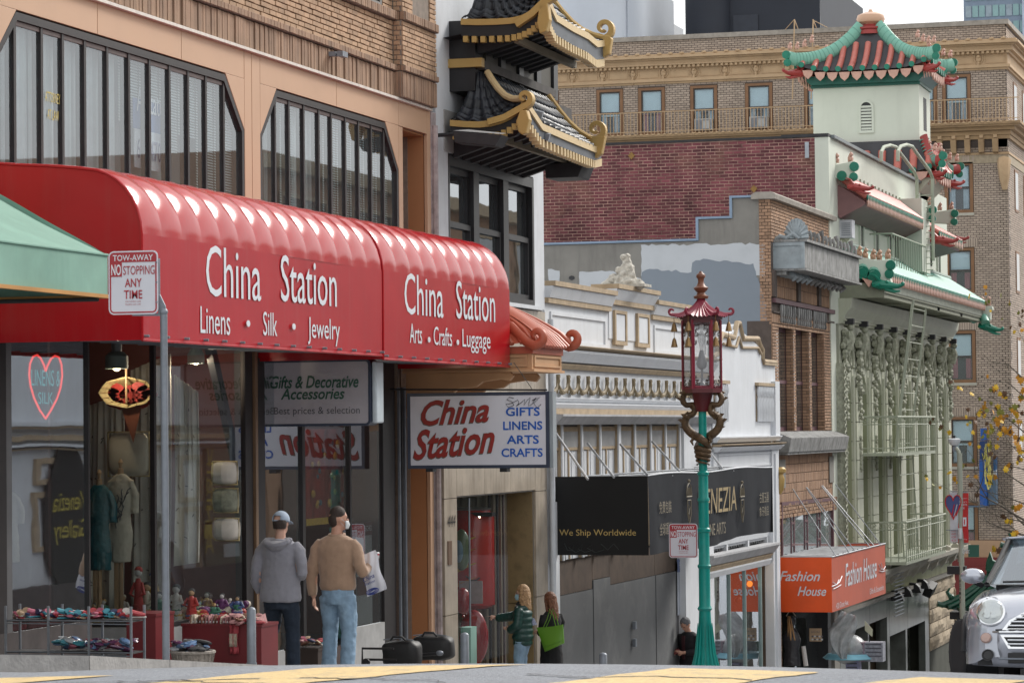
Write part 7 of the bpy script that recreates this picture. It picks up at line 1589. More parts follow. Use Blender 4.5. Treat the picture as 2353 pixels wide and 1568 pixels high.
# == DRAGON GATE, TREE, STREET LIGHT, BLADE SIGN
mGG = mat('gate_green_glaze',(.018,.10,.062),.3,var=.35,scale=7,spec=.6); mGG2 = mat('gate_dark_green',(.008,.05,.035),.35,var=.3,scale=5)
DG = thing('dragon_gate','gate with stacked dark green glazed tile roofs and curled ridge ends','gate',(-12,91.5,-8))
def gate_roof(xL,xR,zE_,zR_,Y,n,name,ridge_in=.75):
    xc = (xL+xR)/2; g = part(name,_B(xL+ridge_in,xR-ridge_in,Y-.15,Y+.15,zR_,zR_+.3),mGG,DG)
    S = lambda u,v: V((xL+(xR-xL)*u+(1-2*u)*ridge_in*v,Y-1.0+.9*v,zE_+(zR_-zE_)*(v**1.25)+.12*abs(2*u-1)**5*(1-v)))
    part('roof_slope',_S(lambda u,v: S(u,v),20,6),mGG2,g)
    for k in range(n):
        u = (k+.5)/n; pts = [S(u,j/5)+V((0,-.02,.03)) for j in range(6)]; part('tile_roll',_T(pts,(xR-xL)/n*.24,8),mGG,g)
        for j in range(1,6): q = S(u+.5/n if u+.5/n < 1 else 1,j/6); part('pan_tile',MB().cbox(q,((xR-xL)/n*.55,.05,.03)),mGG,g)
    for s in (0,1):
        pts = [S(s,j/5)+V((0,-.03,.07)) for j in range(6)]; part('hip',_T([pts[0]+V(((s*2-1)*.15,-.05,.05))]+pts,.09,8),mGG,g)
        c = pts[1]; mb = _O(tuple(c+V((0,0,.13))),.1,8,6); mb.tube([c+V((0,0,.1)),c+V(((s*2-1)*.12,0,.3)),c+V(((s*2-1)*.02,0,.42))],[.08,.06,.015],6); part('roof_beast',mb,mGG,g)
        x = xL+ridge_in if s == 0 else xR-ridge_in; sg = 1 if s == 0 else -1
        part('ridge_fish',_P([(x-.05*sg,zR_+.28),(x-.02*sg,zR_+.55),(x+.1*sg,zR_+.86),(x+.18*sg,zR_+.6),(x+.42*sg,zR_+.5),(x+.7*sg,zR_+.58),(x+.6*sg,zR_+.42),(x+.62*sg,zR_+.28)],'y',Y-.12,Y+.12),mGG,g,bevel=.03)
    for z in (.0,.12,.24): part('ridge_roll',_T([(xL+ridge_in,Y-.16,zR_+z+.03),(xR-ridge_in,Y-.16,zR_+z+.03)],.05,6),mGG,g)
    part('soffit',_B(xL+.2,xR-.2,Y-.9,Y+.9,zE_-.25,zE_-.03),mBlack2,g)
    return g
xa = hy(2165,1410,90.5).x; gate_roof(xa,xa+4.2,hy(2200,1403,90.5).z,hy(2260,1330,91.5).z,91.5,13,'side_roof',1.25)
xb = hy(2310,1262,90.5).x; gate_roof(xb,xb+7,hy(2320,1268,90.5).z,hy(2352,1215,91.5).z,91.5,18,'main_roof',1.2)
for x in (xa+.9,xa+3.3,xb+1.4,xb+5.5): part('post',_B(x-.2,x+.2,91.3,91.7,-8.6,-4.8 if x < xb else -2.5),mGG2,DG)
part('beam',_B(xa+.5,xb+6,91.4,91.6,-5.6,-5.1),mGG2,DG)
q = hy(2224,1422,89.9); sl_ = thing('amber_signal_lamp','round amber signal lamp glowing under the green gate eave','signal lamp',tuple(q)); part('lens',_L([(.13,-.02),(.12,.02),(.05,.05)],tuple(q),14,M=Matrix.Rotation(pi/2,3,'X')),mat('amber_lens',(.45,.16,.02),.4,emit=(.9,.3,.03),estr=.35),sl_); part('housing',_B(q.x-.15,q.x+.15,q.y+.05,q.y+.3,q.z-.16,q.z+.16),mBlack,sl_)
# ---- plane tree with yellow leaves
mBark = mat('grey_bark',(.13,.11,.09),.9,var=.3,scale=9)
TR = thing('plane_tree','nearly bare street tree with a few yellow and brown maple shaped leaves','tree',(-8.9,84,-6.6))
tr = random.Random(5)
br = MB(); tips = []
def branch(p,d,L_,r,lev):
    pts = [p]; rs = [r]; n = 5; q = Vector(p); dd = Vector(d)
    for i in range(n):
        dd = (dd+V((tr.uniform(-.25,.25),tr.uniform(-.25,.25),tr.uniform(-.12,.2)))).normalized(); q = q+dd*L_/n; pts.append(q.copy()); rs.append(r*(1-.6*(i+1)/n))
    br.tube(pts,rs,5 if lev > 1 else 7,cap=False)
    if lev >= 4: tips.append((pts[-1],dd)); tips.append((pts[3],dd)); return
    for k in range(3 if lev < 3 else 2):
        a = tr.choice(pts[2:]); nd = (dd+V((tr.uniform(-.9,.9),tr.uniform(-.9,.9),tr.uniform(-.3,.7)))).normalized(); branch(a,nd,L_*tr.uniform(.55,.8),rs[-1]*1.1,lev+1)
    tips.append((pts[-1],dd))
part('trunk',_T([(-8.7,84,-6.9),(-8.65,84.05,-4.5),(-8.75,84,-2.6),(-8.85,84,-1.2)],[.17,.15,.13,.12],10),mBark,TR)
for d_,L_ in [((-.5,.1,.9),3.4),((-.75,-.2,.65),2.6),((-.1,-.3,1),3.8),((.4,.3,.9),3.2),((-.9,.2,.15),1.7),((-.6,0,.3),1.6)]: branch((-8.85,84,-1.4+tr.uniform(-.6,.6)),Vector(d_).normalized(),L_,.038,1)
crown = part('crown',br,mBark,TR)
leafpts = [(0,-.5),(.12,-.3),(.45,-.38),(.32,-.1),(.5,.12),(.2,.16),(.16,.45),(0,.3),(-.16,.45),(-.2,.16),(-.5,.12),(-.32,-.1),(-.45,-.38),(-.12,-.3)]
def leaf_mesh(nm,m):
    mb = MB(); mb.v = [(0,0,.04)]+[(x,y,-.05*abs(x)) for x,y in leafpts]; mb.f = [(0,i+1,(i+1) % 14+1) for i in range(14)]; me = mb.mesh(nm); me.materials.append(m); return me
lm = [leaf_mesh('leaf',mat(n_,c,.6,var=.25,scale=8)) for n_,c in (('yellow_leaf',(.75,.47,.03)),('amber_leaf',(.6,.27,.02)),('brown_leaf',(.12,.06,.03)),('olive_leaf',(.22,.22,.04)))]
iv = inv_of(crown); iv = inv_of(crown)
leaf_uv = [(2341,1008),(2279,892),(2307,912),(2287,932),(2304,950),(2296,968),(2272,985),(2262,940),(2352-4,870),(2330,936),(2344,950),(2320,990),(2338,975),(2349,1030),(2345,1060),(2318,1078),(2279,1100),(2351,905),(2290,1265),(2329,1222),(2340,1245),(2335,1170),(2310,1195)]
for (u,v) in leaf_uv:
    for k in range(4):
        p = hy(u+tr.uniform(-10,10),v+tr.uniform(-9,9),84+tr.uniform(-1.2,1.2)); o = bpy.data.objects.new('leaf',tr.choice(lm[:2]+lm)); COL.objects.link(o); o.parent = crown; o.matrix_parent_inverse = iv
        o.location = p; o.rotation_euler = (pi/2+tr.uniform(-.8,.8),tr.uniform(-2,2),tr.uniform(-.9,.9)); s_ = tr.uniform(.15,.25); o.scale = (s_,s_,s_)
for (p,d) in tips[:170]:
    o = bpy.data.objects.new('leaf',tr.choice(lm)); COL.objects.link(o); o.parent = crown; o.matrix_parent_inverse = iv; o.location = p+V((0,0,-.08)); o.rotation_euler = (pi/2+tr.uniform(-1,1),tr.uniform(-2,2),tr.uniform(-1,1)); s_ = tr.uniform(.09,.2); o.scale = (s_,s_,s_)
for k in range(10):   # long twigs reaching left over the street
    a = hy(2352+10,880+k*40,84); b = hy(2250+tr.uniform(-5,40),830+k*42,84+tr.uniform(-1,1)); m_ = (a+b)/2+V((0,0,tr.uniform(-.15,.25))); part('twig',_T([a,m_,b,b+V((-.25,0,tr.uniform(.1,.4)))],[.022,.014,.008,.004],5),mBark,crown)
for k in range(34):   # hanging seed balls
    p = hy(2352-tr.uniform(0,110)**1.0,tr.uniform(820,1000),84); part('seed_ball',_O(tuple(p),.028,6,4),mBark,crown)
# ---- street light with banners
SY = 74.2; sx = hy(2205,1100,SY).x; mPole = mat('sage_pole',(.36,.38,.31),.6,var=.1,dirt=.2)
SLt = thing('banner_pole','slim sage street pole with white camera head and two banners in front of the hotel','pole',(sx,SY,gs(SY)))
sz = lambda v: hy(2205,v,SY).z
part('pole',_T([(sx+.02,SY,gs(SY)),(sx,SY,sz(1040))],[.075,.062],12),mPole,SLt)
part('arm',_T([(sx,SY,sz(1060)),(sx-.03,SY,sz(1035)),(sx-.1,SY,sz(1028))],.05,8),mPole,SLt)
part('camera_dome',_L([(.1,sz(1022)),(.15,sz(1014)),(.16,sz(1008)),(.1,sz(1006))],(sx-.13,SY,0),14),mat('white_plastic',(.6,.62,.64),.4),SLt); part('camera_stem',_B(sx-.17,sx-.09,SY-.04,SY+.04,sz(1036),sz(1020)),mSteel,SLt); part('camera_top',_B(sx-.16,sx-.1,SY-.03,SY+.03,sz(1006),sz(1000)),mBlack,SLt)
part('street_sign',_B(hy(2206,0,SY).x,hy(2231,0,SY).x,SY-.09,SY-.08,sz(1278),sz(1250)),mat('street_sign_green',(.02,.10,.07),.4),SLt)
TY('Grant',SLt,2210,1270,2227,1270,1258,SY-.09,mWhiteL)
part('cabinet',_B(sx-.35,sx+.1,SY-.05,SY+.3,sz(1318),sz(1300)),mBlack,SLt)
for i,ch in enumerate('820145'): TY(ch,SLt,2203,1336+i*9.5,2207,1336+i*9.5,1330+i*9.5,SY-.08,mBlack)
part('sensor',_T([(sx+.0,SY-.1,sz(1236)),(sx+.0,SY-.1,sz(1212))],.055,10),mat('white_plastic'),SLt); part('sensor_arm',_T([(sx,SY-.1,sz(1218)),(sx-.35,SY-.1,sz(1216))],.012,5),mSteel,SLt)
def banner(name,label,u0,u1,v0,v1,m,lean=0):
    a,b = hy(u0,v0,SY-.02),hy(u1,v1,SY-.02); t = thing(name,label,'banner',(a.x,SY,b.z))
    part('cloth',_S(lambda u,v: (a.x+(b.x-a.x)*u+lean*v,SY-.02+.03*sin(v*6+u*2),a.z+(b.z-a.z)*v),8,16),m,t); part('rod',_T([(a.x,SY,a.z+.02),(b.x,SY,a.z+.02)],.012,5),mSteel,t); part('rod',_T([(a.x+lean,SY,b.z-.02),(b.x+lean,SY,b.z-.02)],.012,5),mSteel,t); return t,a,b
b1,a,b = banner('banner','white street banner with blue and red striped heart',2181,2200,1130,1244,mat('banner_white',(.55,.56,.6),.7))
hc = lambda t,s: V((a.x*.5+b.x*.5+s*.2*sin(t)**3,SY-.06,a.z-.32+s*.03*(13*cos(t)-5*cos(2*t)-2*cos(3*t)-cos(4*t))*.7))
part('heart',_P([(hc(k*2*pi/28,1).x,hc(k*2*pi/28,1).z) for k in range(28)],'y',SY-.062,SY-.055),mat('banner_blue',(.06,.08,.22),.6),b1)
part('heart_outline',_T([hc(k*2*pi/28,1)-V((0,.01,0)) for k in range(29)],.014,5),mat('banner_red',(.5,.02,.02),.6),b1)
for k in range(3): part('heart_stripe',_T([(a.x+.05+.06*k,SY-.07,a.z-.62+.02*k),(a.x+.12+.07*k,SY-.07,a.z-.3)],.012,4),[mat('banner_red'),mat('banner_white')][k % 2],b1)
for i,s in enumerate(['OUR','HEARTS','FOR','HEALTH']): lettering(s,mat('banner_red'),b1,(a.x+.04,SY-.06,b.z+.26-.08*i),(b.x-.04,SY-.06,b.z+.26-.08*i),(0,0,1),.045)
b2,a,b = banner('banner','red street banner with small white lettering and white emblem',2201,2226,1132,1246,mat('banner_red'),-.02)
for i,(s,h_) in enumerate([('Your support is',.025),('ZSFG supports',.025),('INNOVATIVE',.05),('CARE',.05)]): lettering(s,mWhiteL,b2,(a.x+(.03 if h_<.04 or i==2 else .09),SY-.07,a.z-.14-.085*i),(b.x-(.03 if h_<.04 or i==2 else .09),SY-.07,a.z-.14-.085*i),(0,0,1),h_)
part('emblem',_B(a.x+.11,a.x+.2,SY-.075,SY-.07,a.z-.82,a.z-.6),mWhiteL,b2); part('emblem',_B(a.x+.14,a.x+.165,SY-.08,SY-.076,a.z-.78,a.z-.65),mat('banner_red'),b2); lettering('heartsinsf.org',mWhiteL,b2,(a.x+.04,SY-.07,b.z+.08),(b.x-.05,SY-.07,b.z+.08),(0,0,1),.025)
# ---- blue blade sign
BSg = thing('blade_sign','tall blue box blade sign with pale yellow starburst on the hotel wall','sign',(-14,111,-1))
mB1 = mat('blade_blue',(.005,.08,.34),.45,var=.12); mB2 = mat('faded_blue',(.12,.19,.27),.6,var=.2); by = 110.9
bx = lambda u: hy(u,1050,by).x; bz = lambda v: hy(2270,v,by).z
part('box',_B(bx(2253),bx(2268),by-.5,by+.4,bz(1160),bz(1055)),mB1,BSg); part('upper_box',_B(bx(2254),bx(2266),by-.45,by+.4,bz(1054),bz(1012)),mat('deep_blade_blue',(.004,.03,.13),.5),BSg); part('cap_box',_B(bx(2256),bx(2267),by-.4,by+.3,bz(1010),bz(983)),mB1,BSg)
part('side_face',_B(bx(2269),bx(2288),by-.1,by+.4,bz(1158),bz(1100)),mB2,BSg); part('side_face',_B(bx(2282),bx(2288),by-.1,by+.4,bz(1098),bz(1050)),mat('mid_blue',(.02,.10,.25),.5),BSg)
mb = MB(); sr = random.Random(2)
for k in range(22): t = k/25; x = bx(2268)+.06+.1*sin(k*1.3); z = bz(1115)+(bz(1018)-bz(1115))*t; a_ = sr.uniform(-.3,.3)+pi/2; L_ = .3+.15*sr.random(); mb.tube([(x-cos(a_)*L_*.3,by-.52+sr.uniform(-.1,.1),z-sin(a_)*L_*.3),(x+cos(a_)*L_,by-.52,z+sin(a_)*L_)],[.035,.008],4)
part('starburst',mb,mat('pale_yellow',(.55,.50,.15),.6),BSg,kind='stuff'); part('letter_w',_T([(bx(2283),by-.12,bz(1080)),(bx(2284.5),by-.12,bz(1095)),(bx(2286),by-.12,bz(1085)),(bx(2287.5),by-.12,bz(1095)),(bx(2289),by-.12,bz(1078))],.03,5),mWhiteL,BSg)
part('bracket',_T([(bx(2215),by+.3,bz(1163)),(bx(2270),by,bz(1162))],.03,6),mB2,BSg)
# == REMESHED FIGURES
def organic(name,mb,m,parent,vox=.014,disp=0,dscale=.08,local=True,smooth=2):
    mb.sm = True; o = part(name,mb,m,parent,local=local)
    md = o.modifiers.new('skin','REMESH'); md.mode = 'VOXEL'; md.voxel_size = vox; md.use_smooth_shade = True
    if smooth: s = o.modifiers.new('relax','SMOOTH'); s.factor = .5; s.iterations = smooth
    if disp: tx = bpy.data.textures.new('folds','CLOUDS'); tx.noise_scale = dscale; d = o.modifiers.new('folds','DISPLACE'); d.texture = tx; d.strength = disp; d.mid_level = .5; d.texture_coords = 'LOCAL'
    return o
def loft(mb,rings,n=16):
    vs = []
    for x,y,z,rx,ry in rings:
        for k in range(n): a = 2*pi*k/n; vs.append((x+cos(a)*rx,y+sin(a)*ry,z))
    m_ = len(rings); fs = [(i*n+k,i*n+(k+1) % n,(i+1)*n+(k+1) % n,(i+1)*n+k) for i in range(m_-1) for k in range(n)]+[tuple(reversed(range(n))),tuple((m_-1)*n+k for k in range(n))]
    return mb.add(vs,fs)
mSkin = mat('skin',(.50,.27,.19),.55,var=.06,scale=9); mSkin2 = mat('light_skin',(.56,.33,.25),.55,var=.06,scale=9)
def hand(mb,w,d,s=1.0,curl=.35,thumb=1,palm_n=(0,1,0)):
    w = Vector(w); d = Vector(d).normalized(); n = Vector(palm_n); n = (n-d*n.dot(d)).normalized(); sd = d.cross(n)
    mb.tube([w-d*.02*s,w+d*.03*s,w+d*.085*s],[.022*s,.03*s,.034*s],8,flat=.6,up=n)
    for i,L_ in enumerate((.070,.080,.075,.058)):
        b = w+d*.085*s+sd*(i-1.5)*.019*s*thumb; c = b; dd = d.copy(); pts = [b-d*.02*s]; 
        for k in range(3): dd = (dd+n*curl*(1 if k else .5)).normalized(); c = c+dd*L_*s/3; pts.append(c)
        mb.tube(pts,[.009*s,.0088*s,.008*s,.0065*s],6)
    tb = w+d*.03*s-sd*.03*s*thumb; mb.tube([tb,tb+(d*.6-sd*thumb*.8).normalized()*.035*s,tb+(d*1.6-sd*thumb*.7).normalized()*.065*s],[.012*s,.0105*s,.008*s],6)
def head(mb,c,yaw,pitch=0,s=1.0,roll=0):
    M = Matrix.Rotation(yaw,3,'Z') @ Matrix.Rotation(-pitch,3,'X'); c = Vector(c)
    P = lambda x,y,z: tuple(c+M@V((x*s,y*s,z*s)))
    mb.ball(P(0,-.005,.02),.1*s,18,12,(.79,.98,1.1),M); mb.ball(P(0,.03,-.055),.07*s,14,9,(.82,.85,.95),M); mb.ball(P(0,.075,-.085),.024*s,9,6,(1.2,.8,.8),M)
    mb.tube([P(0,.088,.02),P(0,.112,-.018),P(0,.094,-.028)],[.009*s,.014*s,.009*s],7); mb.ball(P(0,.092,-.052),.016*s,8,5,(1.6,.5,.5),M)
    for sx_ in (-1,1): mb.ball(P(sx_*.078,-.005,-.002),.028*s,9,6,(.32,.7,1.1),M); mb.ball(P(sx_*.033,.083,.032),.017*s,8,5,(1.4,.5,.45),M)
    return P,M
def eyes(P,M,s,parent):
    for sx_ in (-1,1): part('eye',_O(P(sx_*.031,.083,.012),.0095*s,8,6),mat('eye_dark',(.03,.02,.02),.2),parent,local=True)
def person(name,label,loc,rz): return thing('person',label,'person',loc,rz)
# ---------- man in grey hoodie
mHood = mat('grey_fleece',(.27,.27,.31),.95,var=.06,scale=14,sheen=.3,bump=.2,bscale=120); mJean = mat('navy_jeans',(.016,.026,.045),.85,var=.25,scale=10,bump=.2,bscale=90); mJeanL = mat('light_blue_jeans',(.22,.33,.45),.85,var=.2,scale=7,dirt=.35,dirtcol=(.34,.45,.55),dscale=5,bump=.2,bscale=90)
mHair1 = mat('dark_brown_hair',(.035,.022,.017),.7,var=.3,scale=40,bump=.5,bscale=120)
Yp = 32.3; Xp = hy(645,1300,Yp).x; zg = gs(Yp)
A = person('','man in grey hoodie, pale blue cap and dark jeans walking away past the shop windows',(Xp,Yp,zg),radians(-2)); k_ = (hy(645,1173,Yp).z-zg)/1.795; A.scale = (k_,k_,k_)
mb = MB(); P,M = head(mb,(.0,.02,1.66),radians(-18),radians(8)); mb.tube([(0,-.01,1.44),(0,.0,1.6)],[.062,.055],12)
loft(mb,[(0,0,.90,.15,.11),(0,0,1.0,.155,.11),(0,0,1.15,.14,.10),(0,0,1.32,.165,.105),(0,-.01,1.42,.17,.09),(0,-.01,1.48,.09,.06)])
for pts,r in [([(-.19,-.01,1.40),(-.25,-.03,1.14),(-.27,.05,.92)],[.05,.042,.032]),([(.19,-.01,1.40),(.255,-.06,1.14),(.13,.14,1.06)],[.05,.042,.032]),([(-.09,0,.92),(-.13,.1,.52),(-.15,-.18,.3)],[.085,.06,.045]),([(.09,0,.92),(.12,.04,.50),(.13,.0,.1)],[.085,.06,.045])]: mb.tube(pts,r,10)
hand(mb,(.13,.14,1.06),(-.8,.5,0),1,.5,1); hand(mb,(-.27,.05,.92),(.1,.3,-1),1,.3,-1)
organic('body',mb,mSkin2,A,.010); eyes(P,M,1,A)
mb = MB(); loft(mb,[(-.01,0,.80,.235,.15),(-.01,0,.84,.245,.155),(-.005,0,1.0,.225,.148),(0,0,1.2,.215,.14),(0,-.01,1.34,.225,.135),(0,-.015,1.43,.20,.115),(0,-.01,1.49,.10,.08)],20)
mb.tube([(-.16,-.01,1.425),(-.225,-.02,1.35),(-.28,-.035,1.16),(-.305,.0,1.02),(-.28,.06,.90)],[.068,.073,.066,.058,.046],12)
mb.tube([(.16,-.01,1.425),(.225,-.02,1.35),(.275,-.06,1.2),(.28,-.06,1.13),(.22,.06,1.08),(.15,.13,1.07)],[.068,.073,.066,.064,.055,.043],12)
organic('hoodie',mb,mHood,A,.013,.028,.13)
mb = MB(); 
for k in range(3): r = .125-.022*k; mb.tube([(cos(t)*r*1.1,-.075+sin(t)*r*.62-(.03 if sin(t) < 0 else 0),1.475-.02*k-.03*(sin(t) < 0)*abs(sin(t))*1.6) for t in [2*pi*j/18 for j in range(19)]],.032-.004*k,8)
loft(mb,[(0,-.10,1.38,.06,.03),(0,-.12,1.42,.11,.045),(0,-.11,1.47,.12,.06)]); organic('hood',mb,mHood,A,.010,.01,.05)
mb = MB(); loft(mb,[(0,0,.72,.17,.13),(0,0,.84,.175,.13),(0,0,.95,.165,.12)])
mb.tube([(-.09,0,.84),(-.115,.05,.66),(-.13,.08,.5),(-.15,-.06,.38),(-.165,-.2,.26)],[.115,.10,.082,.078,.072],12); mb.tube([(.085,0,.84),(.11,.03,.66),(.12,.04,.48),(.13,.02,.25),(.14,0,.07)],[.115,.098,.082,.08,.078],12)
organic('jeans',mb,mJean,A,.013,.02,.07)
mCap = mat('pale_blue_cap',(.33,.40,.50),.8,var=.1,scale=12)
mb = MB(); Mc = M; q = lambda x,y,z: tuple(V((0,.02,1.66))+Mc@V((x,y,z)))
vs = []; n = 22; rows_ = 9
for i in range(rows_+1):
    ph = pi/2*i/rows_*1.12
    for k in range(n): a = 2*pi*k/n; vs.append(q(.088*sin(ph)*cos(a)*1.0,-.008+.106*sin(ph)*sin(a),.035+.1*cos(ph)))
fs = [(i*n+k,i*n+(k+1) % n,(i+1)*n+(k+1) % n,(i+1)*n+k) for i in range(rows_) for k in range(n) if not (i >= rows_-3 and abs(k-16.5) < 2.2)]; mb.add(vs,fs); mb.sm = True
part('cap',mb,mCap,A,local=True,solid=.006); part('cap_strap',_T([q(.088*cos(a)*.98,-.008+.106*sin(a)*1.0,.018) for a in [radians(t) for t in (250,260,270,280,290,300)]],.008,6),mCap,A,local=True)
part('cap_brim',_S(lambda u,v: q((u-.5)*.15,.08+.075*v*(1-(2*u-1)**2*.5),.03-.02*v),8,4),mCap,A,local=True,solid=.005)
mb = MB(); loft(mb,[(0,-.03,1.60,.07,.06),(0,-.015,1.66,.082,.088),(0,-.005,1.70,.08,.09)]); organic('hair',mb,mHair1,A,.008)
mShoe = mat('shoe_white',(.5,.5,.5),.5); mShoeR = mat('shoe_red',(.55,.07,.04),.5)
mb = MB(); mb.tube([(.14,-.07,.05),(.14,.06,.045),(.15,.19,.035)],[.048,.05,.035],10,flat=.8,up=(0,0,1)); organic('shoe',mb,mBlack2,A,.009)
mb = MB(); mb.tube([(-.17,-.22,.24),(-.175,-.30,.14),(-.175,-.26,.02)],[.048,.05,.03],10); organic('shoe',mb,mShoe,A,.009); mb = MB(); mb.tube([(-.172,-.27,.24),(-.177,-.345,.14),(-.177,-.30,.03)],[.035,.045,.03],10,flat=.5,up=(0,1,0)); organic('shoe_sole',mb,mShoeR,A,.009)
# ---------- man in beige sweater
mBei = mat('beige_knit',(.36,.235,.16),.95,var=.06,scale=14,sheen=.3,bump=.25,bscale=110)
Yp = 32.6; Xp = hy(775,1300,Yp).x; zg = gs(Yp)
A = person('','man in beige sweater and light blue jeans carrying a white shopping bag',(Xp,Yp,zg),radians(-4)); k_ = (hy(775,1168,Yp).z-zg)/1.815; A.scale = (k_,k_,k_)
mb = MB(); P,M = head(mb,(.01,.01,1.70),radians(-48),radians(0),1.05); mb.tube([(0,-.02,1.48),(0,.0,1.62)],[.066,.06],12)
loft(mb,[(0,0,.92,.16,.12),(0,0,1.05,.16,.115),(0,0,1.2,.16,.11),(0,0,1.36,.18,.11),(0,-.01,1.46,.18,.095),(0,-.01,1.51,.09,.07)])
for pts,r in [([(-.21,-.01,1.43),(-.27,-.02,1.14),(-.28,-.02,.86)],[.05,.043,.033]),([(.21,-.01,1.43),(.29,-.04,1.14),(.30,.20,1.20)],[.05,.043,.033]),([(-.09,0,.92),(-.10,.05,.5),(-.11,.0,.1)],[.09,.065,.05]),([(.09,0,.92),(.13,-.01,.50),(.15,-.1,.1)],[.09,.065,.05])]: mb.tube(pts,r,10)
hand(mb,(-.28,-.02,.86),(.05,.12,-1),1.1,.45,-1,(1,.2,0)); hand(mb,(.305,.2,1.20),(.2,.5,.55),1.05,.75,1,(-1,0,0))
organic('body',mb,mSkin,A,.010); eyes(P,M,1.05,A)
mb = MB(); loft(mb,[(0,0,.93,.195,.135),(0,0,.97,.21,.15),(0,0,1.1,.205,.145),(0,-.005,1.28,.225,.145),(0,-.01,1.40,.24,.135),(0,-.015,1.48,.20,.11),(0,-.01,1.53,.10,.085)],20)
mb.tube([(-.17,-.01,1.45),(-.235,-.015,1.37),(-.285,-.03,1.18),(-.30,-.02,1.02),(-.29,-.015,.87)],[.066,.074,.068,.06,.05],12)
mb.tube([(.17,-.01,1.45),(.235,-.015,1.37),(.29,-.05,1.20),(.315,-.03,1.13),(.31,.09,1.15),(.305,.17,1.19)],[.066,.074,.07,.068,.056,.048],12)
organic('sweater',mb,mBei,A,.013,.022,.11)
mb = MB(); mb.tube([(cos(t)*.083,-.01+sin(t)*.078,1.535+.012*sin(t)) for t in [2*pi*j/18 for j in range(19)]],.018,8); organic('collar',mb,mBei,A,.008)
mb = MB(); loft(mb,[(0,0,.78,.17,.135),(0,0,.90,.185,.14),(0,0,.98,.178,.13)])
mb.tube([(-.09,0,.86),(-.105,.03,.66),(-.105,.045,.5),(-.11,.02,.3),(-.115,.0,.06)],[.118,.102,.084,.082,.085],12); mb.tube([(.09,0,.86),(.12,.0,.66),(.135,-.01,.48),(.145,-.06,.28),(.155,-.11,.06)],[.118,.104,.086,.082,.085],12)
organic('jeans',mb,mJeanL,A,.012,.022,.06)
mb = MB(); c = V((.01,.01,1.70)); q = lambda x,y,z: tuple(c+M@V((x*1.05,y*1.05,z*1.05)))
for (x,y,z,r,e) in [(0,-.008,.052,.102,(.85,.92,.93)),(0,-.05,.0,.082,(.93,.72,1.15))]: mb.ball(q(x,y,z),r,16,10,e,M)
organic('hair',mb,mHair1,A,.009,.006,.02)
part('face_mask',_S(lambda u,v: q(-.072+.144*u,.055+.072*sin(pi*u)*(1-.25*abs(2*v-1)),-.10+.085*v),12,6),mat('mask_pale',(.5,.53,.55),.7),A,local=True,solid=.003); part('mask_loop',_T([q(.07,.055,-.03),q(.082,.0,.015),q(.08,-.02,-.01),q(.07,.05,-.08)],.002,4),mat('mask_pale'),A,local=True)
for s_,y_ in ((-.115,.0),(.155,-.11)):
    mb = MB(); mb.tube([(s_,y_-.08,.045),(s_,y_+.05,.045),(s_+.01,y_+.2,.035)],[.048,.052,.036],10,flat=.8,up=(0,0,1)); organic('shoe',mb,mShoe,A,.009)
def at_person(o_,p): return Vector(o_.location)+Matrix.Rotation(o_.rotation_euler.z,3,'Z')@(Vector(p)*(1 if p[0] == 0 else o_.scale[0]))
hp = at_person(A,(.345,.27,1.27))
cp_ = thing('drink_cup','white and red paper drink cup held in the raised hand above the shopping bag','cup',tuple(hp)); part('cup',_L([(.03,-.05),(.038,.05)],tuple(hp),14),mat('cup_red',(.4,.03,.04),.5),cp_); part('cup_band',_L([(.0345,-.01),(.0375,.03)],tuple(hp+V((0,0,.001))),14),mShoe,cp_); part('lid',_L([(.041,.05),(.041,.06),(.034,.068)],tuple(hp),14),mShoe,cp_)
bgc = hy(857,1310,32.75); t = thing('shopping_bag','white plastic shopping bag with blue China Station print hanging from the man in beige','shopping bag',tuple(bgc))
c4 = [hy(u,v,32.75) for u,v in ((832,1275),(862,1262),(887,1352),(843,1370))]
mBag = mat('white_plastic_bag',(.62,.62,.67),.45,var=.05,bump=.3,bscale=14)
def bagf(side):
    def f(u,v):
        p = (c4[0]*(1-u)+c4[1]*u)*(1-v)+(c4[3]*(1-u)+c4[2]*u)*v; return p+V((.01*sin(v*9),side*(.055*sin(pi*u)**.6*sin(pi*min(1,v*.9+.08)))+.008*sin(u*13+v*5)*side,0))
    return f
part('bag',_S(bagf(-1),16,16),mBag,t); part('bag',_S(bagf(1),16,16),mBag,t)
mBlu2 = mat('navy_print',(.04,.06,.25),.6); d_ = V((.105,-.0,.03))
for s,a_,b_,h_ in [('China',(836,1337),(861,1324),.05),('Station',(838,1345),(862,1335),.032)]: a = hy(*a_,32.66); b = hy(*b_,32.66); lettering(s,mBlu2,t,a,b,(b-a).cross(V((0,1,0))).normalized()*-1 if (b-a).cross(V((0,1,0))).z < 0 else (b-a).cross(V((0,1,0))),h_,off=.0,shear=.3,bold=.01)
q_ = hy(856,1357,32.66); mb = MB()
for k in range(4): mb.tube([(q_.x+cos(a)*(.075-.013*k),q_.y-.004,q_.z+.02*cos(a)+sin(a)*(.036-.008*k)) for a in [2*pi*j/16 for j in range(17)]],.004,4)
part('blue_emblem',mb,mBlu2,t)
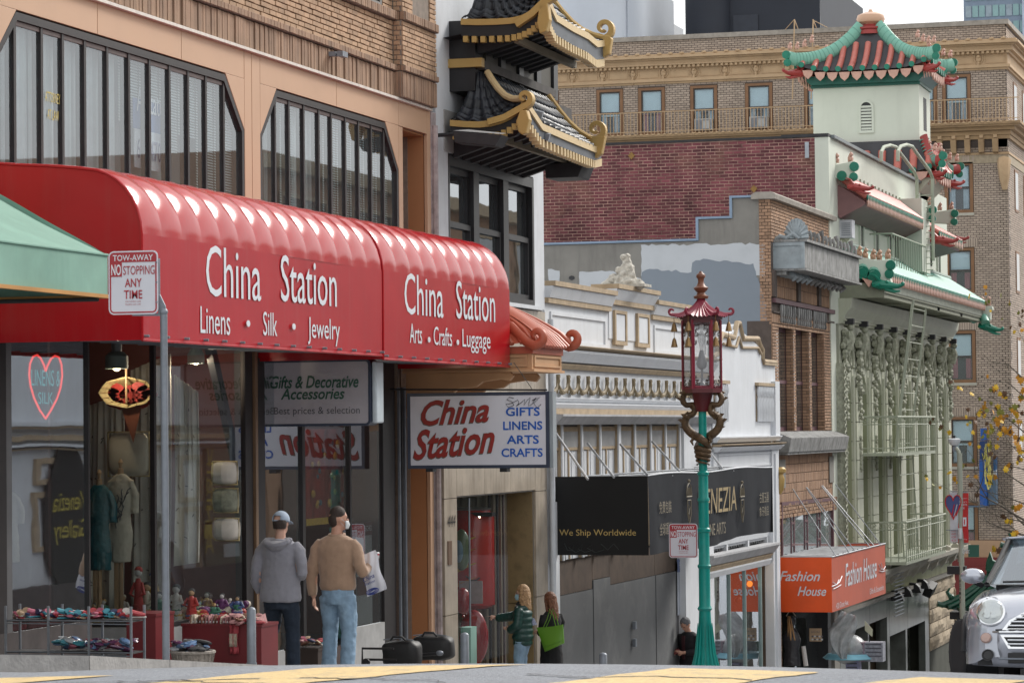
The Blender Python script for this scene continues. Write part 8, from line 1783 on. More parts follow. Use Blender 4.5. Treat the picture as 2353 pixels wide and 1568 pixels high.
# ---------- women by the marble shop
mPuf = mat('dark_green_puffer',(.008,.045,.038),.4,var=.15,scale=8); mBlond = mat('wavy_blonde_hair',(.36,.22,.11),.6,var=.35,scale=30,bump=.6,bscale=60); mBrH = mat('long_brown_hair',(.15,.055,.025),.55,var=.4,scale=25,bump=.6,bscale=60)
Yp = 43.0; Xp = hy(1200,1400,Yp).x; zg = gs(Yp); ht = hy(1205,1343,Yp).z-zg
A = person('','blonde woman in dark green puffer jacket and blue mask pointing at the shop window',(Xp,Yp,zg),radians(86)); k_ = ht/1.69
A.scale = (k_,k_,k_)
mb = MB(); P,M = head(mb,(.0,.0,1.56),radians(12),0,.97); mb.tube([(0,-.01,1.36),(0,.0,1.5)],[.055,.05],12)
loft(mb,[(0,0,.86,.15,.11),(0,0,1.0,.13,.10),(0,0,1.2,.15,.10),(0,0,1.33,.15,.08),(0,0,1.39,.07,.06)])
for pts,r in [([(-.17,0,1.31),(-.24,0,1.08),(-.16,.16,1.0)],[.043,.038,.028]),([(.17,0,1.31),(.2,.27,1.2),(.2,.52,1.17)],[.043,.038,.026]),([(-.08,0,.86),(-.09,.02,.48),(-.09,.0,.1)],[.085,.058,.045]),([(.08,0,.86),(.09,.04,.48),(.1,.02,.1)],[.085,.058,.045])]: mb.tube(pts,r,10)
w_ = V((.2,.52,1.17)); mb.tube([w_,w_+V((0,.08,.01))],[.025,.03],8)
mb.tube([w_+V((-.01,.07,.015)),w_+V((-.01,.12,.02)),w_+V((-.01,.165,.022))],[.009,.008,.0065],6)
for i in range(3): b0 = w_+V((.008+.016*i-.01,.075,-.012)); mb.tube([b0,b0+V((0,.03,-.005)),b0+V((0,.02,-.03)),b0+V((0,-.005,-.03))],[.009,.0088,.008,.007],6)
mb.tube([w_+V((-.03,.03,-.01)),w_+V((-.04,.06,-.02)),w_+V((-.02,.085,-.03))],[.011,.01,.008],6)
hand(mb,(-.16,.16,1.0),(.5,.6,.2),.95,.5,-1)
organic('body',mb,mSkin2,A,.010); eyes(P,M,.97,A)
mb = MB()
for i,(z,rx,ry) in enumerate([(.80,.185,.15),(.89,.205,.165),(.98,.20,.16),(1.07,.195,.155),(1.16,.20,.155),(1.25,.205,.15),(1.33,.17,.12)]): mb.tube([(cos(t)*(rx-.05),sin(t)*(ry-.05),z) for t in [2*pi*j/20 for j in range(21)]],.055,8)
loft(mb,[(0,0,.78,.16,.13),(0,0,1.3,.17,.13),(0,0,1.38,.1,.09)])
for P0,P1 in [((.16,.0,1.31),(.205,.27,1.19)),((.205,.27,1.19),(.2,.5,1.16)),((-.17,0,1.30),(-.25,.0,1.08)),((-.25,0,1.08),(-.17,.15,1.0))]:
    a,b = Vector(P0),Vector(P1)
    for k in range(4): mb.ball(tuple(a+(b-a)*(k+.3)/4),.078-.012*(k/4),12,8)
organic('puffer_jacket',mb,mPuf,A,.013)
mb = MB(); mb.tube([(cos(t)*.075,.0+sin(t)*.07,1.40+.02*cos(t)) for t in [2*pi*j/16 for j in range(17)]],.035,8); organic('collar',mb,mBlack2,A,.01)
mb = MB(); loft(mb,[(0,0,.74,.15,.12),(0,0,.84,.16,.125),(0,0,.9,.15,.11)]); mb.tube([(-.085,0,.82),(-.09,.03,.6),(-.095,.03,.45),(-.095,0,.08)],[.105,.09,.078,.085],12); mb.tube([(.085,0,.82),(.095,.05,.6),(.1,.05,.45),(.105,.03,.08)],[.105,.09,.078,.085],12); organic('jeans',mb,mJeanL,A,.012,.015,.06)
mb = MB(); q = lambda x,y,z: tuple(V((0,0,1.56))+M@V((x,y,z))); hr = random.Random(3)
mb.ball(q(0,-.015,.05),.1,16,10,(.88,1.0,.98),M)
for k in range(46):
    a = radians(hr.uniform(105,435)); a = radians(hr.uniform(150,390)) ; r0 = .085; x0 = cos(a)*r0; y0 = sin(a)*r0-.01; L_ = hr.uniform(.22,.36); pts = []
    for j in range(6): t_ = j/5; pts.append(q(x0*(1+.12*t_)+.014*sin(t_*9+k),y0*(1+.12*t_)-.02*t_+.012*cos(t_*9+k),.06-L_*t_))
    mb.tube(pts,[.018,.02,.02,.018,.015,.006],6)
organic('hair',mb,mBlond,A,.0075,.014,.018)
part('face_mask',_S(lambda u,v: q(-.068+.136*u,.05+.07*sin(pi*u)*(1-.25*abs(2*v-1)),-.10+.09*v),12,6),mat('mask_blue',(.32,.50,.58),.7),A,local=True,solid=.003)
for s_ in (-.095,.105): mb = MB(); mb.tube([(s_,-.06,.04),(s_,.15,.035)],[.045,.035],10); organic('shoe',mb,mShoe,A,.01)
# second woman
Yp = 43.6; Xp = hy(1266,1420,Yp).x; zg = gs(Yp); ht = hy(1270,1361,Yp).z-zg
mCoat = mat('black_wool_coat',(.007,.007,.009),.9,var=.2)
A = person('','woman with long brown hair in black coat carrying a lime green tote bag',(Xp,Yp,zg),radians(58)); k_ = ht/1.66; A.scale = (k_,k_,k_)
mb = MB(); P,M = head(mb,(.0,.03,1.54),radians(14),radians(14),.96); mb.tube([(0,-.01,1.34),(0,.02,1.48)],[.055,.05],12)
loft(mb,[(0,0,.86,.15,.11),(0,0,1.0,.13,.10),(0,0,1.2,.15,.10),(0,0,1.31,.15,.08),(0,0,1.37,.07,.06)])
for pts,r in [([(-.17,0,1.29),(-.2,-.02,1.05),(-.08,.2,1.02)],[.043,.038,.028]),([(.17,0,1.29),(.2,.02,1.05),(.1,.24,1.06)],[.043,.038,.028]),([(-.08,0,.86),(-.09,.02,.48),(-.09,.0,.1)],[.085,.058,.045]),([(.08,0,.86),(.09,.02,.48),(.1,.0,.1)],[.085,.058,.045])]: mb.tube(pts,r,10)
hand(mb,(.1,.24,1.06),(-.2,1,.35),.95,.2,1); hand(mb,(-.08,.2,1.02),(.3,1,.0),.95,.4,-1)
organic('body',mb,mSkin2,A,.010); eyes(P,M,.96,A)
mb = MB(); loft(mb,[(0,0,.42,.21,.18),(0,0,.6,.205,.175),(0,0,.85,.19,.155),(0,0,1.02,.17,.135),(0,0,1.2,.185,.135),(0,0,1.3,.165,.11),(0,0,1.37,.09,.08)],18)
mb.tube([(.15,0,1.29),(.215,.0,1.17),(.225,.03,1.03),(.16,.13,1.03),(.11,.2,1.05)],[.075,.07,.062,.056,.05],10); mb.tube([(-.15,0,1.29),(-.21,-.02,1.17),(-.215,.0,1.03),(-.15,.1,1.01),(-.1,.17,1.02)],[.075,.07,.062,.056,.05],10); organic('coat',mb,mCoat,A,.013,.018,.1)
mb = MB(); q = lambda x,y,z: tuple(V((0,.03,1.54))+Matrix.Rotation(radians(14),3,'Z')@V((x,y,z)))
mb.ball(q(0,-.01,.045),.103,16,10,(.9,1.02,.98))
for k in range(46):
    a = radians(hr.uniform(165,385)); r0 = .088; x0 = cos(a)*r0; y0 = sin(a)*r0-.0; L_ = hr.uniform(.34,.46); mb.tube([q(x0*(1+.1*t_)+.008*sin(t_*7+k),y0*(1+.2*t_)-.05*t_+.008*cos(t_*7+k),.06-L_*t_) for t_ in (0,.2,.4,.6,.8,1)],[.018,.021,.021,.02,.016,.006],6)
organic('hair',mb,mBrH,A,.0075,.014,.018)
for s_ in (-.09,.1): mb = MB(); mb.tube([(s_,-.06,.04),(s_,.15,.035)],[.045,.035],10); organic('shoe',mb,mBlack2,A,.01)
bc = [hy(u,v,43.25) for u,v in ((1233,1440),(1293,1433),(1296,1476),(1252,1496))]
t = thing('tote_bag','lime green leather tote bag hanging on the arm of the brown haired woman','tote bag',tuple((bc[0]+bc[2])/2)); mLime = mat('lime_leather',(.10,.25,.014),.4,var=.08)
def bf(u,v,s): p = (bc[0]*(1-u)+bc[1]*u)*(1-v)+(bc[3]*(1-u)+bc[2]*u)*v; return p+V((0,s*(.015+.05*v*sin(pi*u)**.5),.012*sin(pi*u)*(1-v)*-1))
mb = MB()
ns_ = 12
for s in (-1,1): mb.sheet(lambda u,v: bf(u,v,s),ns_,6)
mb.sheet(lambda u,v: bf(0,u,-1)*(1-v)+bf(0,u,1)*v,6,2); mb.sheet(lambda u,v: bf(1,u,-1)*(1-v)+bf(1,u,1)*v,6,2); mb.sheet(lambda u,v: bf(u,1,-1)*(1-v)+bf(u,1,1)*v,ns_,2)
part('bag_body',mb,mLime,t); hs = [hy(u,v,43.2) for u,v in ((1247,1442),(1257,1420),(1263,1398),(1270,1412),(1277,1440))]; part('handle',_T(hs,.007,6),mLime,t); part('handle',_T([p+V((.02,.09,.0)) for p in hs],.007,6),mLime,t); part('bag_bottom_seam',_T([bf(u/10,.82,-1)-V((0,.004,0)) for u in range(11)],.004,5),mat('lime_seam',(.08,.22,.01),.5),t)
t = thing('folded_map','small folded pale paper held at the black coat sleeve','paper',tuple(hy(1215,1430,43.1))); part('sheet',MB().add([tuple(hy(u,v,43.05)) for u,v in ((1208,1424),(1226,1418),(1234,1433),(1216,1438))],[(0,1,2,3)]),mat('pale_print',(.4,.43,.6),.7,var=.3,scale=60),t,solid=.004)
# ---------- man reading his phone behind the lamp post
Yp = 56.6; Xp = hy(1583,1480,Yp).x; zg = gs(Yp); 
A = person('','grey haired man in black jacket looking down at his phone behind the lamp post',(Xp,Yp,zg),radians(150)); ht = hy(1590,1418,Yp).z-zg; k_ = max(.8,ht/1.70); A.scale = (k_,k_,k_)
mb = MB(); P,M = head(mb,(.0,.09,1.58),0,radians(40),1.0); mb.tube([(0,-.01,1.38),(0,.06,1.52)],[.06,.055],12)
loft(mb,[(0,0,.90,.15,.11),(0,0,1.15,.14,.10),(0,.01,1.32,.165,.105),(0,.01,1.40,.17,.09),(0,.01,1.44,.09,.06)])
for pts,r in [([(-.19,0,1.36),(-.25,-.02,1.1),(-.1,.27,1.08)],[.05,.042,.03]),([(.19,0,1.36),(.25,-.02,1.1),(.1,.27,1.08)],[.05,.042,.03]),([(-.09,0,.9),(-.1,.03,.5),(-.1,0,.1)],[.09,.06,.05]),([(.09,0,.9),(.1,.03,.5),(.1,0,.1)],[.09,.06,.05])]: mb.tube(pts,r,10)
hand(mb,(-.1,.27,1.08),(.5,.6,.1),1,.5,-1,(1,0,0)); hand(mb,(.1,.27,1.08),(-.5,.6,.1),1,.5,1,(-1,0,0)); organic('body',mb,mSkin,A,.011); eyes(P,M,1,A)
mb = MB(); loft(mb,[(0,0,.78,.21,.155),(0,0,.95,.20,.15),(0,0,1.15,.205,.15),(0,.01,1.3,.225,.145),(0,.01,1.39,.2,.12),(0,.01,1.45,.1,.08)],18)
for s_ in (-1,1): mb.tube([(s_*.18,0,1.37),(s_*.25,-.01,1.25),(s_*.275,-.01,1.1),(s_*.2,.13,1.08),(s_*.12,.23,1.08)],[.085,.082,.075,.062,.052],10)
organic('jacket',mb,mat('black_jacket',(.010,.009,.012),.85),A,.014,.02,.1)
part('shirt_front',_B(-.035,.035,.14,.165,.95,1.38),mat('maroon_shirt',(.05,.012,.016),.8),A,local=True)
mb = MB(); c = V((0,.09,1.58)); mb.ball(tuple(c+M@V((0,-.02,.04))),.104,14,9,(.86,1,1),M); organic('hair',mb,mat('grey_hair',(.12,.12,.13),.7,var=.4,scale=40,bump=.5,bscale=100),A,.01,.02,.03)
mb = MB(); loft(mb,[(0,0,.7,.16,.13),(0,0,.9,.17,.13)]); mb.tube([(-.09,0,.82),(-.1,.03,.5),(-.1,0,.08)],[.11,.085,.085],10); mb.tube([(.09,0,.82),(.1,.03,.5),(.1,0,.08)],[.11,.085,.085],10); organic('trousers',mb,mBlack2,A,.014)
pph = at_person(A,(0,.34*k_,1.1*k_)); t = solo('mobile_phone',MB().cbox(tuple(pph),(.08,.15,.01),(radians(35),0,0)),mat('phone_dark_red',(.12,.02,.02),.3),'dark phone held by the grey haired man behind the lamp post','phone')
# == SILVER CAR
CXc,CYc = -2.73,26.62
mSil = mat('silver_car_paint',(.44,.46,.52),.2,metal=.5,var=.015,coat=1.0,spec=.6); mRub = mat('tyre_rubber',(.018,.018,.02),.85,var=.15); mTrim = mat('black_car_trim',(.012,.012,.014),.5); mChr = mat('chrome',(.75,.76,.78),.08,metal=1,var=.02); mCG = glass('car_glass',(.35,.42,.45),.25,.02)
CAR = thing('parked_car','small silver rounded hatchback with round headlight facing uphill at the right edge','car',(CXc,CYc,-.69)); CAR.rotation_euler = (-math.atan(.09),0,radians(2))
def se(t,n_): return math.copysign(abs(t)**(2/n_),t)
# stations along the car: y, half width at the sill, half width at the shoulder, z bottom, z shoulder, z centre top
ST_ = [(.0,.62,.60,.22,.50,.62),(.05,.72,.70,.17,.55,.66),(.12,.78,.74,.16,.60,.71),(.25,.82,.78,.16,.66,.77),(.45,.84,.80,.18,.72,.82),(.8,.84,.80,.2,.78,.88),(1.05,.84,.80,.2,.82,.92),(1.3,.84,.80,.2,.84,.93),(2.2,.84,.81,.2,.86,.93),(3.0,.84,.81,.2,.87,.93),(3.4,.80,.77,.22,.86,.92),(3.58,.72,.68,.26,.8,.88),(3.63,.62,.58,.32,.7,.78)]
vs = []; NC = 28
def sect(st):
    y,ws,wt,z0_,zs_,zt_ = st; out_ = []
    for k in range(NC+1):
        t = k/NC*2-1; a = abs(t); sg = 1 if t > 0 else -1
        if a > .62: f = (1-a)/.38; x = ws+(wt-ws)*f**1.5+.015*sin(pi*f); z = z0_+(zs_-z0_)*f
        else: f = 1-a/.62; x = wt*(1-f)*(1+.06*f); z = zs_+(zt_-zs_)*(1-(1-f)**2.4)
        out_.append((sg*x,y,z))
    return out_
secs = [sect(s) for s in ST_]
# subdivide stations smoothly
fine = []
for i in range(len(ST_)-1):
    for f in (0,.5): fine.append(tuple(a*(1-f)+b*f for a,b in zip(ST_[i],ST_[i+1])))
fine.append(ST_[-1]); secs = [sect(s) for s in fine]
for s in secs: vs += s
W1 = NC+1; fs = []
def in_arch(p): return any(math.hypot(p[1]-yw,p[2]-.27) < .335 and abs(p[0]) > .5 for yw in (.60,3.05))
for i in range(len(secs)-1):
    for k in range(NC):
        q4 = (i*W1+k,i*W1+k+1,(i+1)*W1+k+1,(i+1)*W1+k); c = [sum(vs[j][d] for j in q4)/4 for d in range(3)]
        if not in_arch(c): fs.append(q4)
fs.append(tuple(range(W1)))
fs.append(tuple(reversed([(len(secs)-1)*W1+k for k in range(W1)])))
mb = MB().add(vs,fs); mb.sm = True; body = part('body',mb,mSil,CAR,local=True)
L2 = lambda *a,**k: part(*a,local=True,**k)
# bulged wing around the headlight
for s in (-1,1):
    # front wing bulge
    mb = MB(); mb.ball((s*.62,.42,.52),.26,20,12,(.85,1.55,.98)); L2('front_wing',mb,mSil,CAR)
    hl = (s*.575,.03,.615); Mh = Matrix.Rotation(radians(s*8),3,'Z') @ Matrix.Rotation(radians(90-18),3,'X')
    h_ = L2('headlight',_L([(.118,.0),(.13,-.015),(.13,.02),(.112,.03)],hl,28,M=Mh),mChr,CAR)
    L2('reflector',_L([(.11,.022),(.10,-.0),(.06,-.03),(.01,-.04)],hl,24,M=Mh),mat('headlight_inner',(.42,.43,.42),.25,metal=.6,var=.25,scale=30),h_)
    L2('lens',_L([(.115,.028),(.10,.05),(.07,.066),(.03,.074),(.002,.076)],hl,28,M=Mh),glass('headlight_lens',(.85,.87,.85),.18,.28),h_)
    L2('bulb_ring',_L([(.035,.02),(.04,.035),(.03,.04)],(hl[0]-s*.03,hl[1]-.02,hl[2]-.03),14,M=Mh),mChr,h_); L2('bulb_ring',_L([(.03,.02),(.035,.035),(.025,.04)],(hl[0]+s*.035,hl[1]-.015,hl[2]-.03),14,M=Mh),mChr,h_)
    L2('indicator',_L([(.045,.0),(.05,.015),(.04,.03),(.01,.036)],(s*.615,-.035,.385),16,M=Mh),mat('indicator_lens',(.42,.28,.24),.2,coat=.5),CAR)
    L2('fog_recess',_L([(.052,.0),(.055,.012),(.044,.014),(.04,-.03)],(s*.60,-.05,.235),16,M=Mh),mTrim,CAR); L2('fog_hole',_L([(.043,.0),(.04,.012)],(s*.60,-.05,.235),14,M=Mh),mTrim,CAR)
    # wheels, front pair steered
    for yw,st_ in ((.60,radians(22)),(3.05,0)):
        wx = s*.85 if yw < 1 else s*.745; Mw = Matrix.Rotation(st_,3,'Z') @ Matrix.Rotation(pi/2,3,'Y')
        wh = L2('wheel',_L([(.20,-.085),(.27,-.092),(.29,-.08),(.295,-.04),(.297,0),(.295,.04),(.29,.08),(.27,.092),(.20,.085)],(wx,yw,.275),36,M=Mw),mRub,CAR)
        for g in (-.045,-.015,.015,.045): L2('tread_groove',_L([(.2985,g-.004),(.2985,g+.004)],(wx,yw,.275),36,M=Mw),mat('tread_dark',(.004,.004,.004),.9),wh)
        for a_ in range(40): c = V((wx,yw,.275))+Mw@V((cos(a_*pi/20)*.296,sin(a_*pi/20)*.296,.062 if a_ % 2 else -.062)); L2('tread_block',MB().cbox(tuple(c),(.006,.012,.05),Mw@Matrix.Rotation(a_*pi/20,3,'Z')),mRub,wh) if yw < 1 and s < 0 else None
        L2('rim',_L([(.20,.07),(.19,.05),(.06,.04),(.05,.07),(.01,.075)],(wx,yw,.275),24,M=Mw if s > 0 else Mw@Matrix.Rotation(pi,3,'X')),mat('alloy',(.4,.41,.43),.3,metal=.8),wh)
        L2('arch_trim',_T([(s*.845,yw+cos(a)*.335,.27+sin(a)*.335) for a in [pi*j/16 for j in range(17)]],.026,8),mTrim,CAR); L2('arch_liner',_L([(.33,-.14),(.33,.14)],(s*.68,yw,.27),24,M=Matrix.Rotation(pi/2,3,'Y')),mTrim,CAR)
    # mirror
    mr = L2('door_mirror',_O((s*.84,1.12,.985),.1,16,10,(1.15,.75,.72)),mSil,CAR); L2('mirror_arm',_T([(s*.76,1.22,.90),(s*.84,1.16,.94)],.026,8),mTrim,mr)
    L2('pillar',_T([(s*.70,1.02,.90),(s*.60,1.45,1.18),(s*.545,1.72,1.36)],.03,8),mTrim,CAR); L2('pillar',_T([(s*.62,3.1,1.33),(s*.72,3.45,.9)],.05,8),mTrim,CAR)
    L2('side_window',MB().add([(s*.715,1.1,.91),(s*.74,3.2,.92),(s*.60,3.0,1.32),(s*.56,1.75,1.34)],[(0,1,2,3)]),mCG,CAR)
L2('roof',_S(lambda u,v: ((2*u-1)*.61*(1-.03*v),1.68+1.5*v,1.36+.07*(1-(2*u-1)**2)*(sin(pi*min(1,v*.8+.15)))),16,12),mSil,CAR,solid=.02)
L2('windscreen',_S(lambda u,v: ((2*u-1)*(.70-.13*v),.96+.76*v+.10*(2*u-1)**2*(1-.4*v),.905+.46*v),16,8),mCG,CAR)
L2('rear_window',_S(lambda u,v: ((2*u-1)*(.62),3.45-.3*v,.93+.42*v),8,4),mCG,CAR)
L2('cowl',_S(lambda u,v: ((2*u-1)*.72,.84+.15*v+.10*(2*u-1)**2,.895+.012*v),16,2),mTrim,CAR); L2('wiper',_T([(-.55,.98,.925),(.05,.93,.935)],.011,5),mTrim,CAR); L2('dashboard',_B(-.62,.62,1.05,1.35,.80,.90),mTrim,CAR)
L2('seat',_B(-.52,-.1,1.9,2.1,.5,1.15),mTrim,CAR,bevel=.05); L2('seat',_B(.1,.52,1.9,2.1,.5,1.15),mTrim,CAR,bevel=.05)
# grille, bumper seam, lower intake
gp = lambda w0,z0_,z1_: [(-w0,z0_),(w0,z0_),(w0*.86,z0_+(z1_-z0_)*.45),(w0*.6,z0_+(z1_-z0_)*.8),(w0*.3,z1_),(-w0*.3,z1_),(-w0*.6,z0_+(z1_-z0_)*.8),(-w0*.86,z0_+(z1_-z0_)*.45)]
gr_ = L2('grille',_P(gp(.44,.475,.63),'y',-.025,-.01),mTrim,CAR); L2('grille_surround',_R(gp(.475,.46,.655),gp(.435,.475,.63),'y',-.05,.0),mChr,gr_)
for z in (.50,.535,.57,.60): w0 = .42*(1-(max(0,z-.5)/.16)**1.5*.55); L2('grille_bar',_T([(-w0,-.045,z),(w0,-.045,z)],.0105,8),mChr,gr_)
L2('bumper',_S(lambda u,v: ((2*u-1)*.80*(1-.02*v),-.075+.34*abs(2*u-1)**3.4-.015*sin(pi*v)+.03*(1-v),.125+.03*abs(2*u-1)**2+(.33)*v),40,8),mSil,CAR,solid=.01)
L2('bumper_seam',_T([((2*u/20-1)*.81,-.085+.36*abs(2*u/20-1)**3.4,.462) for u in range(21)],.007,6),mTrim,CAR); L2('bumper_chrome_strip',_T([((2*u/20-1)*.80,-.098+.36*abs(2*u/20-1)**3.4,.445) for u in range(21)],.012,6),mChr,CAR)
g2 = L2('upper_intake',_P([(-.46,.40),(.46,.40),(.40,.31),(-.40,.31)],'y',-.10,-.088),mTrim,CAR); L2('intake_surround',_R([(-.485,.415),(.485,.415),(.415,.295),(-.415,.295)],[(-.455,.398),(.455,.398),(.395,.312),(-.395,.312)],'y',-.108,-.09),mChr,g2)
for z in (.335,.37): L2('grille_bar',_T([(-.42,-.108,z),(.42,-.108,z)],.010,8),mChr,g2)
L2('lower_intake',_B(-.42,.42,-.105,-.09,.165,.26),mTrim,CAR,bevel=.01); L2('intake_bar',_T([(-.5,-.11,.205),(.5,-.11,.205)],.009,6),mSteel,CAR)
L2('number_plate',_B(-.15,.15,-.125,-.115,.26,.41),mShoe,CAR); L2('underbody',_B(-.7,.7,.05,3.5,.15,.25),mTrim,CAR)
L2('bonnet_seam',_T([(-.60,.12,.735),(-.67,.4,.765),(-.72,.8,.82)],.004,5),mTrim,CAR); L2('washer_vent',_B(-.5,-.2,.78,.8,.885,.89),mTrim,CAR)
# == SMALL THINGS ON THE PAVEMENT
def bollard(label,u,vtop,Y,r=.045,h_=1.0):
    p = hy(u,vtop,Y); z0_ = gs(Y); t = thing('bollard',label,'bollard',(p.x,Y,z0_),group='grey steel bollards')
    part('post',_L([(r,z0_-.05),(r,p.z-.02),(r*.7,p.z),(.005,p.z+.01)],(p.x,Y,0),16),mSteel,t); part('collar',_L([(r+.006,z0_),(r+.006,z0_+.04)],(p.x,Y,0),16),mSteel,t); return t
bollard('tall grey bollard just left of the man in the grey hoodie',577,1395,26.0,.043); bollard('short grey bollard in front of the marble shop window',1067,1453,33.5,.052); bollard('short dark bollard top before the boarded plywood wall',1385,1499,38.2,.055)
# red display tables, racks, baskets
mRT2 = mat('dark_red_table',(.13,.012,.016),.45,var=.15)
def pile(name,label,x0,x1,y0,y1,z,n,cols,s=.06,cat_='clothes',sd=1,flat=.4,parent=None):
    rr = random.Random(sd); t = thing(name,label,cat_,((x0+x1)/2,(y0+y1)/2,z))
    for k in range(n):
        c = (rr.uniform(x0,x1),rr.uniform(y0,y1),z+rr.uniform(.0,.08)); mb = _O(c,s*rr.uniform(.7,1.3),7,5,(1.5,1,flat),Euler((rr.uniform(-.4,.4),rr.uniform(-.4,.4),rr.uniform(0,3))).to_matrix()); part('item',mb,rr.choice(cols),t)
    return t
mPk = [mat('wrap_'+n_,c,.25,var=.3,scale=25,coat=.3) for n_,c in (('pink',(.35,.12,.16)),('blue',(.12,.2,.35)),('silver',(.4,.42,.45)),('plum',(.12,.04,.10)),('teal',(.05,.2,.25)))]
mShoes = [mat('slipper_'+n_,c,.5,var=.2,scale=30) for n_,c in (('red',(.35,.03,.04)),('navy',(.03,.04,.10)),('cream',(.5,.36,.24)),('teal',(.05,.25,.32)),('pink',(.45,.12,.18)),('white',(.5,.48,.45)))]
Yr = 26.4
rk = thing('shoe_rack','low black wire rack holding slippers and wrapped goods below the left shop window','shoe rack',(-12.7,Yr,-.4))
xr = [hy(u,1450,Yr).x for u in (14,112,205,302)]; z1_,z2_,z0_ = hy(100,1424,Yr).z,hy(250,1498,Yr).z,gs(Yr)
for x in xr: part('leg',_B(x-.01,x+.01,Yr-.02,Yr,z0_,z1_+.14),mSteel,rk); part('leg',_B(x-.01,x+.01,Yr+.3,Yr+.32,z0_,z1_+.14),mSteel,rk)
for zz_ in (z1_,z2_):
    part('shelf',_B(xr[0],xr[-1],Yr,Yr+.32,zz_-.012,zz_),mBlack2,rk); part('shelf_edge',_T([(xr[0],Yr-.01,zz_-.0),(xr[-1],Yr-.01,zz_)],.006,5).tube([(xr[0],Yr-.01,zz_-.03),(xr[-1],Yr-.01,zz_-.03)],.006,5),mSteel,rk)
rr = random.Random(9)
ORD = 'first second third fourth fifth sixth seventh eighth ninth tenth eleventh twelfth thirteenth fourteenth fifteenth sixteenth seventeenth eighteenth nineteenth twentieth'.split()
def colour_of(m): return m.name.split('_',1)[1].split('.')[0].replace('_',' ')
for k in range(20):
    x = xr[0]+.05+(xr[-1]-xr[0]-.1)*(k+.5)/20+rr.uniform(-.03,.03); m_ = rr.choice(mShoes); t = thing('slipper','%s slipper, %s from the left on the upper rack shelf' % (colour_of(m_),ORD[k]),'slipper',(x,Yr+.1,z1_),group='slippers on the upper rack shelf')
    a_ = rr.uniform(-1.3,1.3); zt = z1_+.035+rr.uniform(0,.03); c_,s_ = cos(a_),sin(a_); W_ = lambda l,w,z: (x+l*s_+w*c_,Yr+.15+l*c_-w*s_,z)
    part('upper',_T([W_(-.02,0,zt+.03),W_(.05,0,zt+.012),W_(.12,0,zt)],[.042,.038,.022],8,flat=.7,up=(0,0,1)),m_,t); part('sole',_T([W_(-.13,0,zt-.02),W_(0,0,zt-.02),W_(.13,0,zt-.02)],[.03,.036,.03],8,flat=.3,up=(0,0,1)),mShoes[(k*5) % 6],t); part('heel',_T([W_(-.13,-.03,zt+.005),W_(-.145,0,zt+.015),W_(-.13,.03,zt+.005)],.014,5),m_,t)
pile('wrapped_goods','heap of plastic wrapped pastel goods on the lower rack shelf',xr[1]+.05,xr[-1]-.05,Yr+.04,Yr+.28,z2_+.03,70,mPk,.045,'goods',4)
# baskets and red tables with scarves
def basket(label,u,v,Y,r,hgt,goods):
    p = hy(u,v,Y); z0_ = p.z-hgt; t = thing('wicker_basket',label,'basket',(p.x,Y,z0_)); mW = mat('grey_wicker',(.28,.25,.22),.8,var=.3,scale=30,bump=.6,bscale=60)
    part('weave',_L([(r*.7,z0_),(r*.85,z0_+hgt*.5),(r,p.z),(r*.9,p.z-.02)],(p.x,Y,0),24),mW,t)
    for k in range(22): a = 2*pi*k/22; part('stake',_T([(p.x+cos(a)*r*.72,Y+sin(a)*r*.72,z0_),(p.x+cos(a)*r*1.02,Y+sin(a)*r*1.02,p.z)],.007,5),mW,t)
    part('rim',_T([(p.x+cos(a)*r,Y+sin(a)*r,p.z) for a in [2*pi*j/20 for j in range(21)]],.018,6),mW,t)
    pile('wrapped_goods',goods,p.x-r*.7,p.x+r*.7,Y-r*.5,Y+r*.5,p.z+.02,40,[mPk[2],mPk[3],mPk[1],mBlack2],.055,'goods',6)
basket('round grey wicker basket full of plastic wrapped goods behind the sign pole',443,1496,27.2,.21,.3,'dark plastic wrapped goods heaped in the round wicker basket')
def table(label,u0,u1,vtop,Y,dy,m=mRT2):
    a,b = hy(u0,vtop,Y),hy(u1,vtop,Y); zt = (a.z+b.z)/2; t = thing('display_table',label,'table',((a.x+b.x)/2,Y,gs(Y))); part('front',_B(a.x,b.x,Y,Y+.02,gs(Y)-.2,zt-.03),m,t); part('side',_B(b.x-.02,b.x,Y+.021,Y+dy,gs(Y)-.2,zt-.03),m,t); part('top',_B(a.x-.01,b.x+.01,Y-.01,Y+dy,zt-.03,zt),m,t); return t,a.x,b.x,zt
t1 = table('dark red display cabinet at the right end of the wire rack',290,357,1408,29.0,.5); t2 = table('dark red display table with scarves under the far pane of the big window',418,600,1432,29.8,.5)
scm = [mat('scarf_'+n_,c,.7,var=.35,scale=40) for n_,c in (('red',(.3,.04,.05)),('cream',(.45,.38,.3)),('rose',(.4,.2,.2)),('brown',(.2,.09,.06)))]
rr = random.Random(12)
for k in range(20):
    x = t2[1]+.06+(t2[2]-t2[1]-.12)*(k+.5)/20; m_ = rr.choice(scm); t = thing('scarf','folded %s patterned scarf, %s from the left on the dark red table' % (colour_of(m_),ORD[k]),'scarf',(x,29.9,t2[3]),group='folded scarves on the red table')
    for d_ in (-.014,0,.014): part('fold',MB().cbox((x+d_,29.95+rr.uniform(-.04,.06),t2[3]+.035),(.012,.2,.07+rr.uniform(0,.04)),(rr.uniform(-.15,.15),rr.uniform(-.2,.2),rr.uniform(-.1,.1))),m_,t)
    part('label',_B(x-.006,x+.006,29.82,29.825,t2[3]+.01,t2[3]+.03),mShoe,t)
pile('accessories','heap of tasselled red and cream accessories at the right of the scarf table',t2[2]-.35,t2[2]-.02,29.7,30.0,t2[3]+.01,26,scm,.045,'accessories',8)
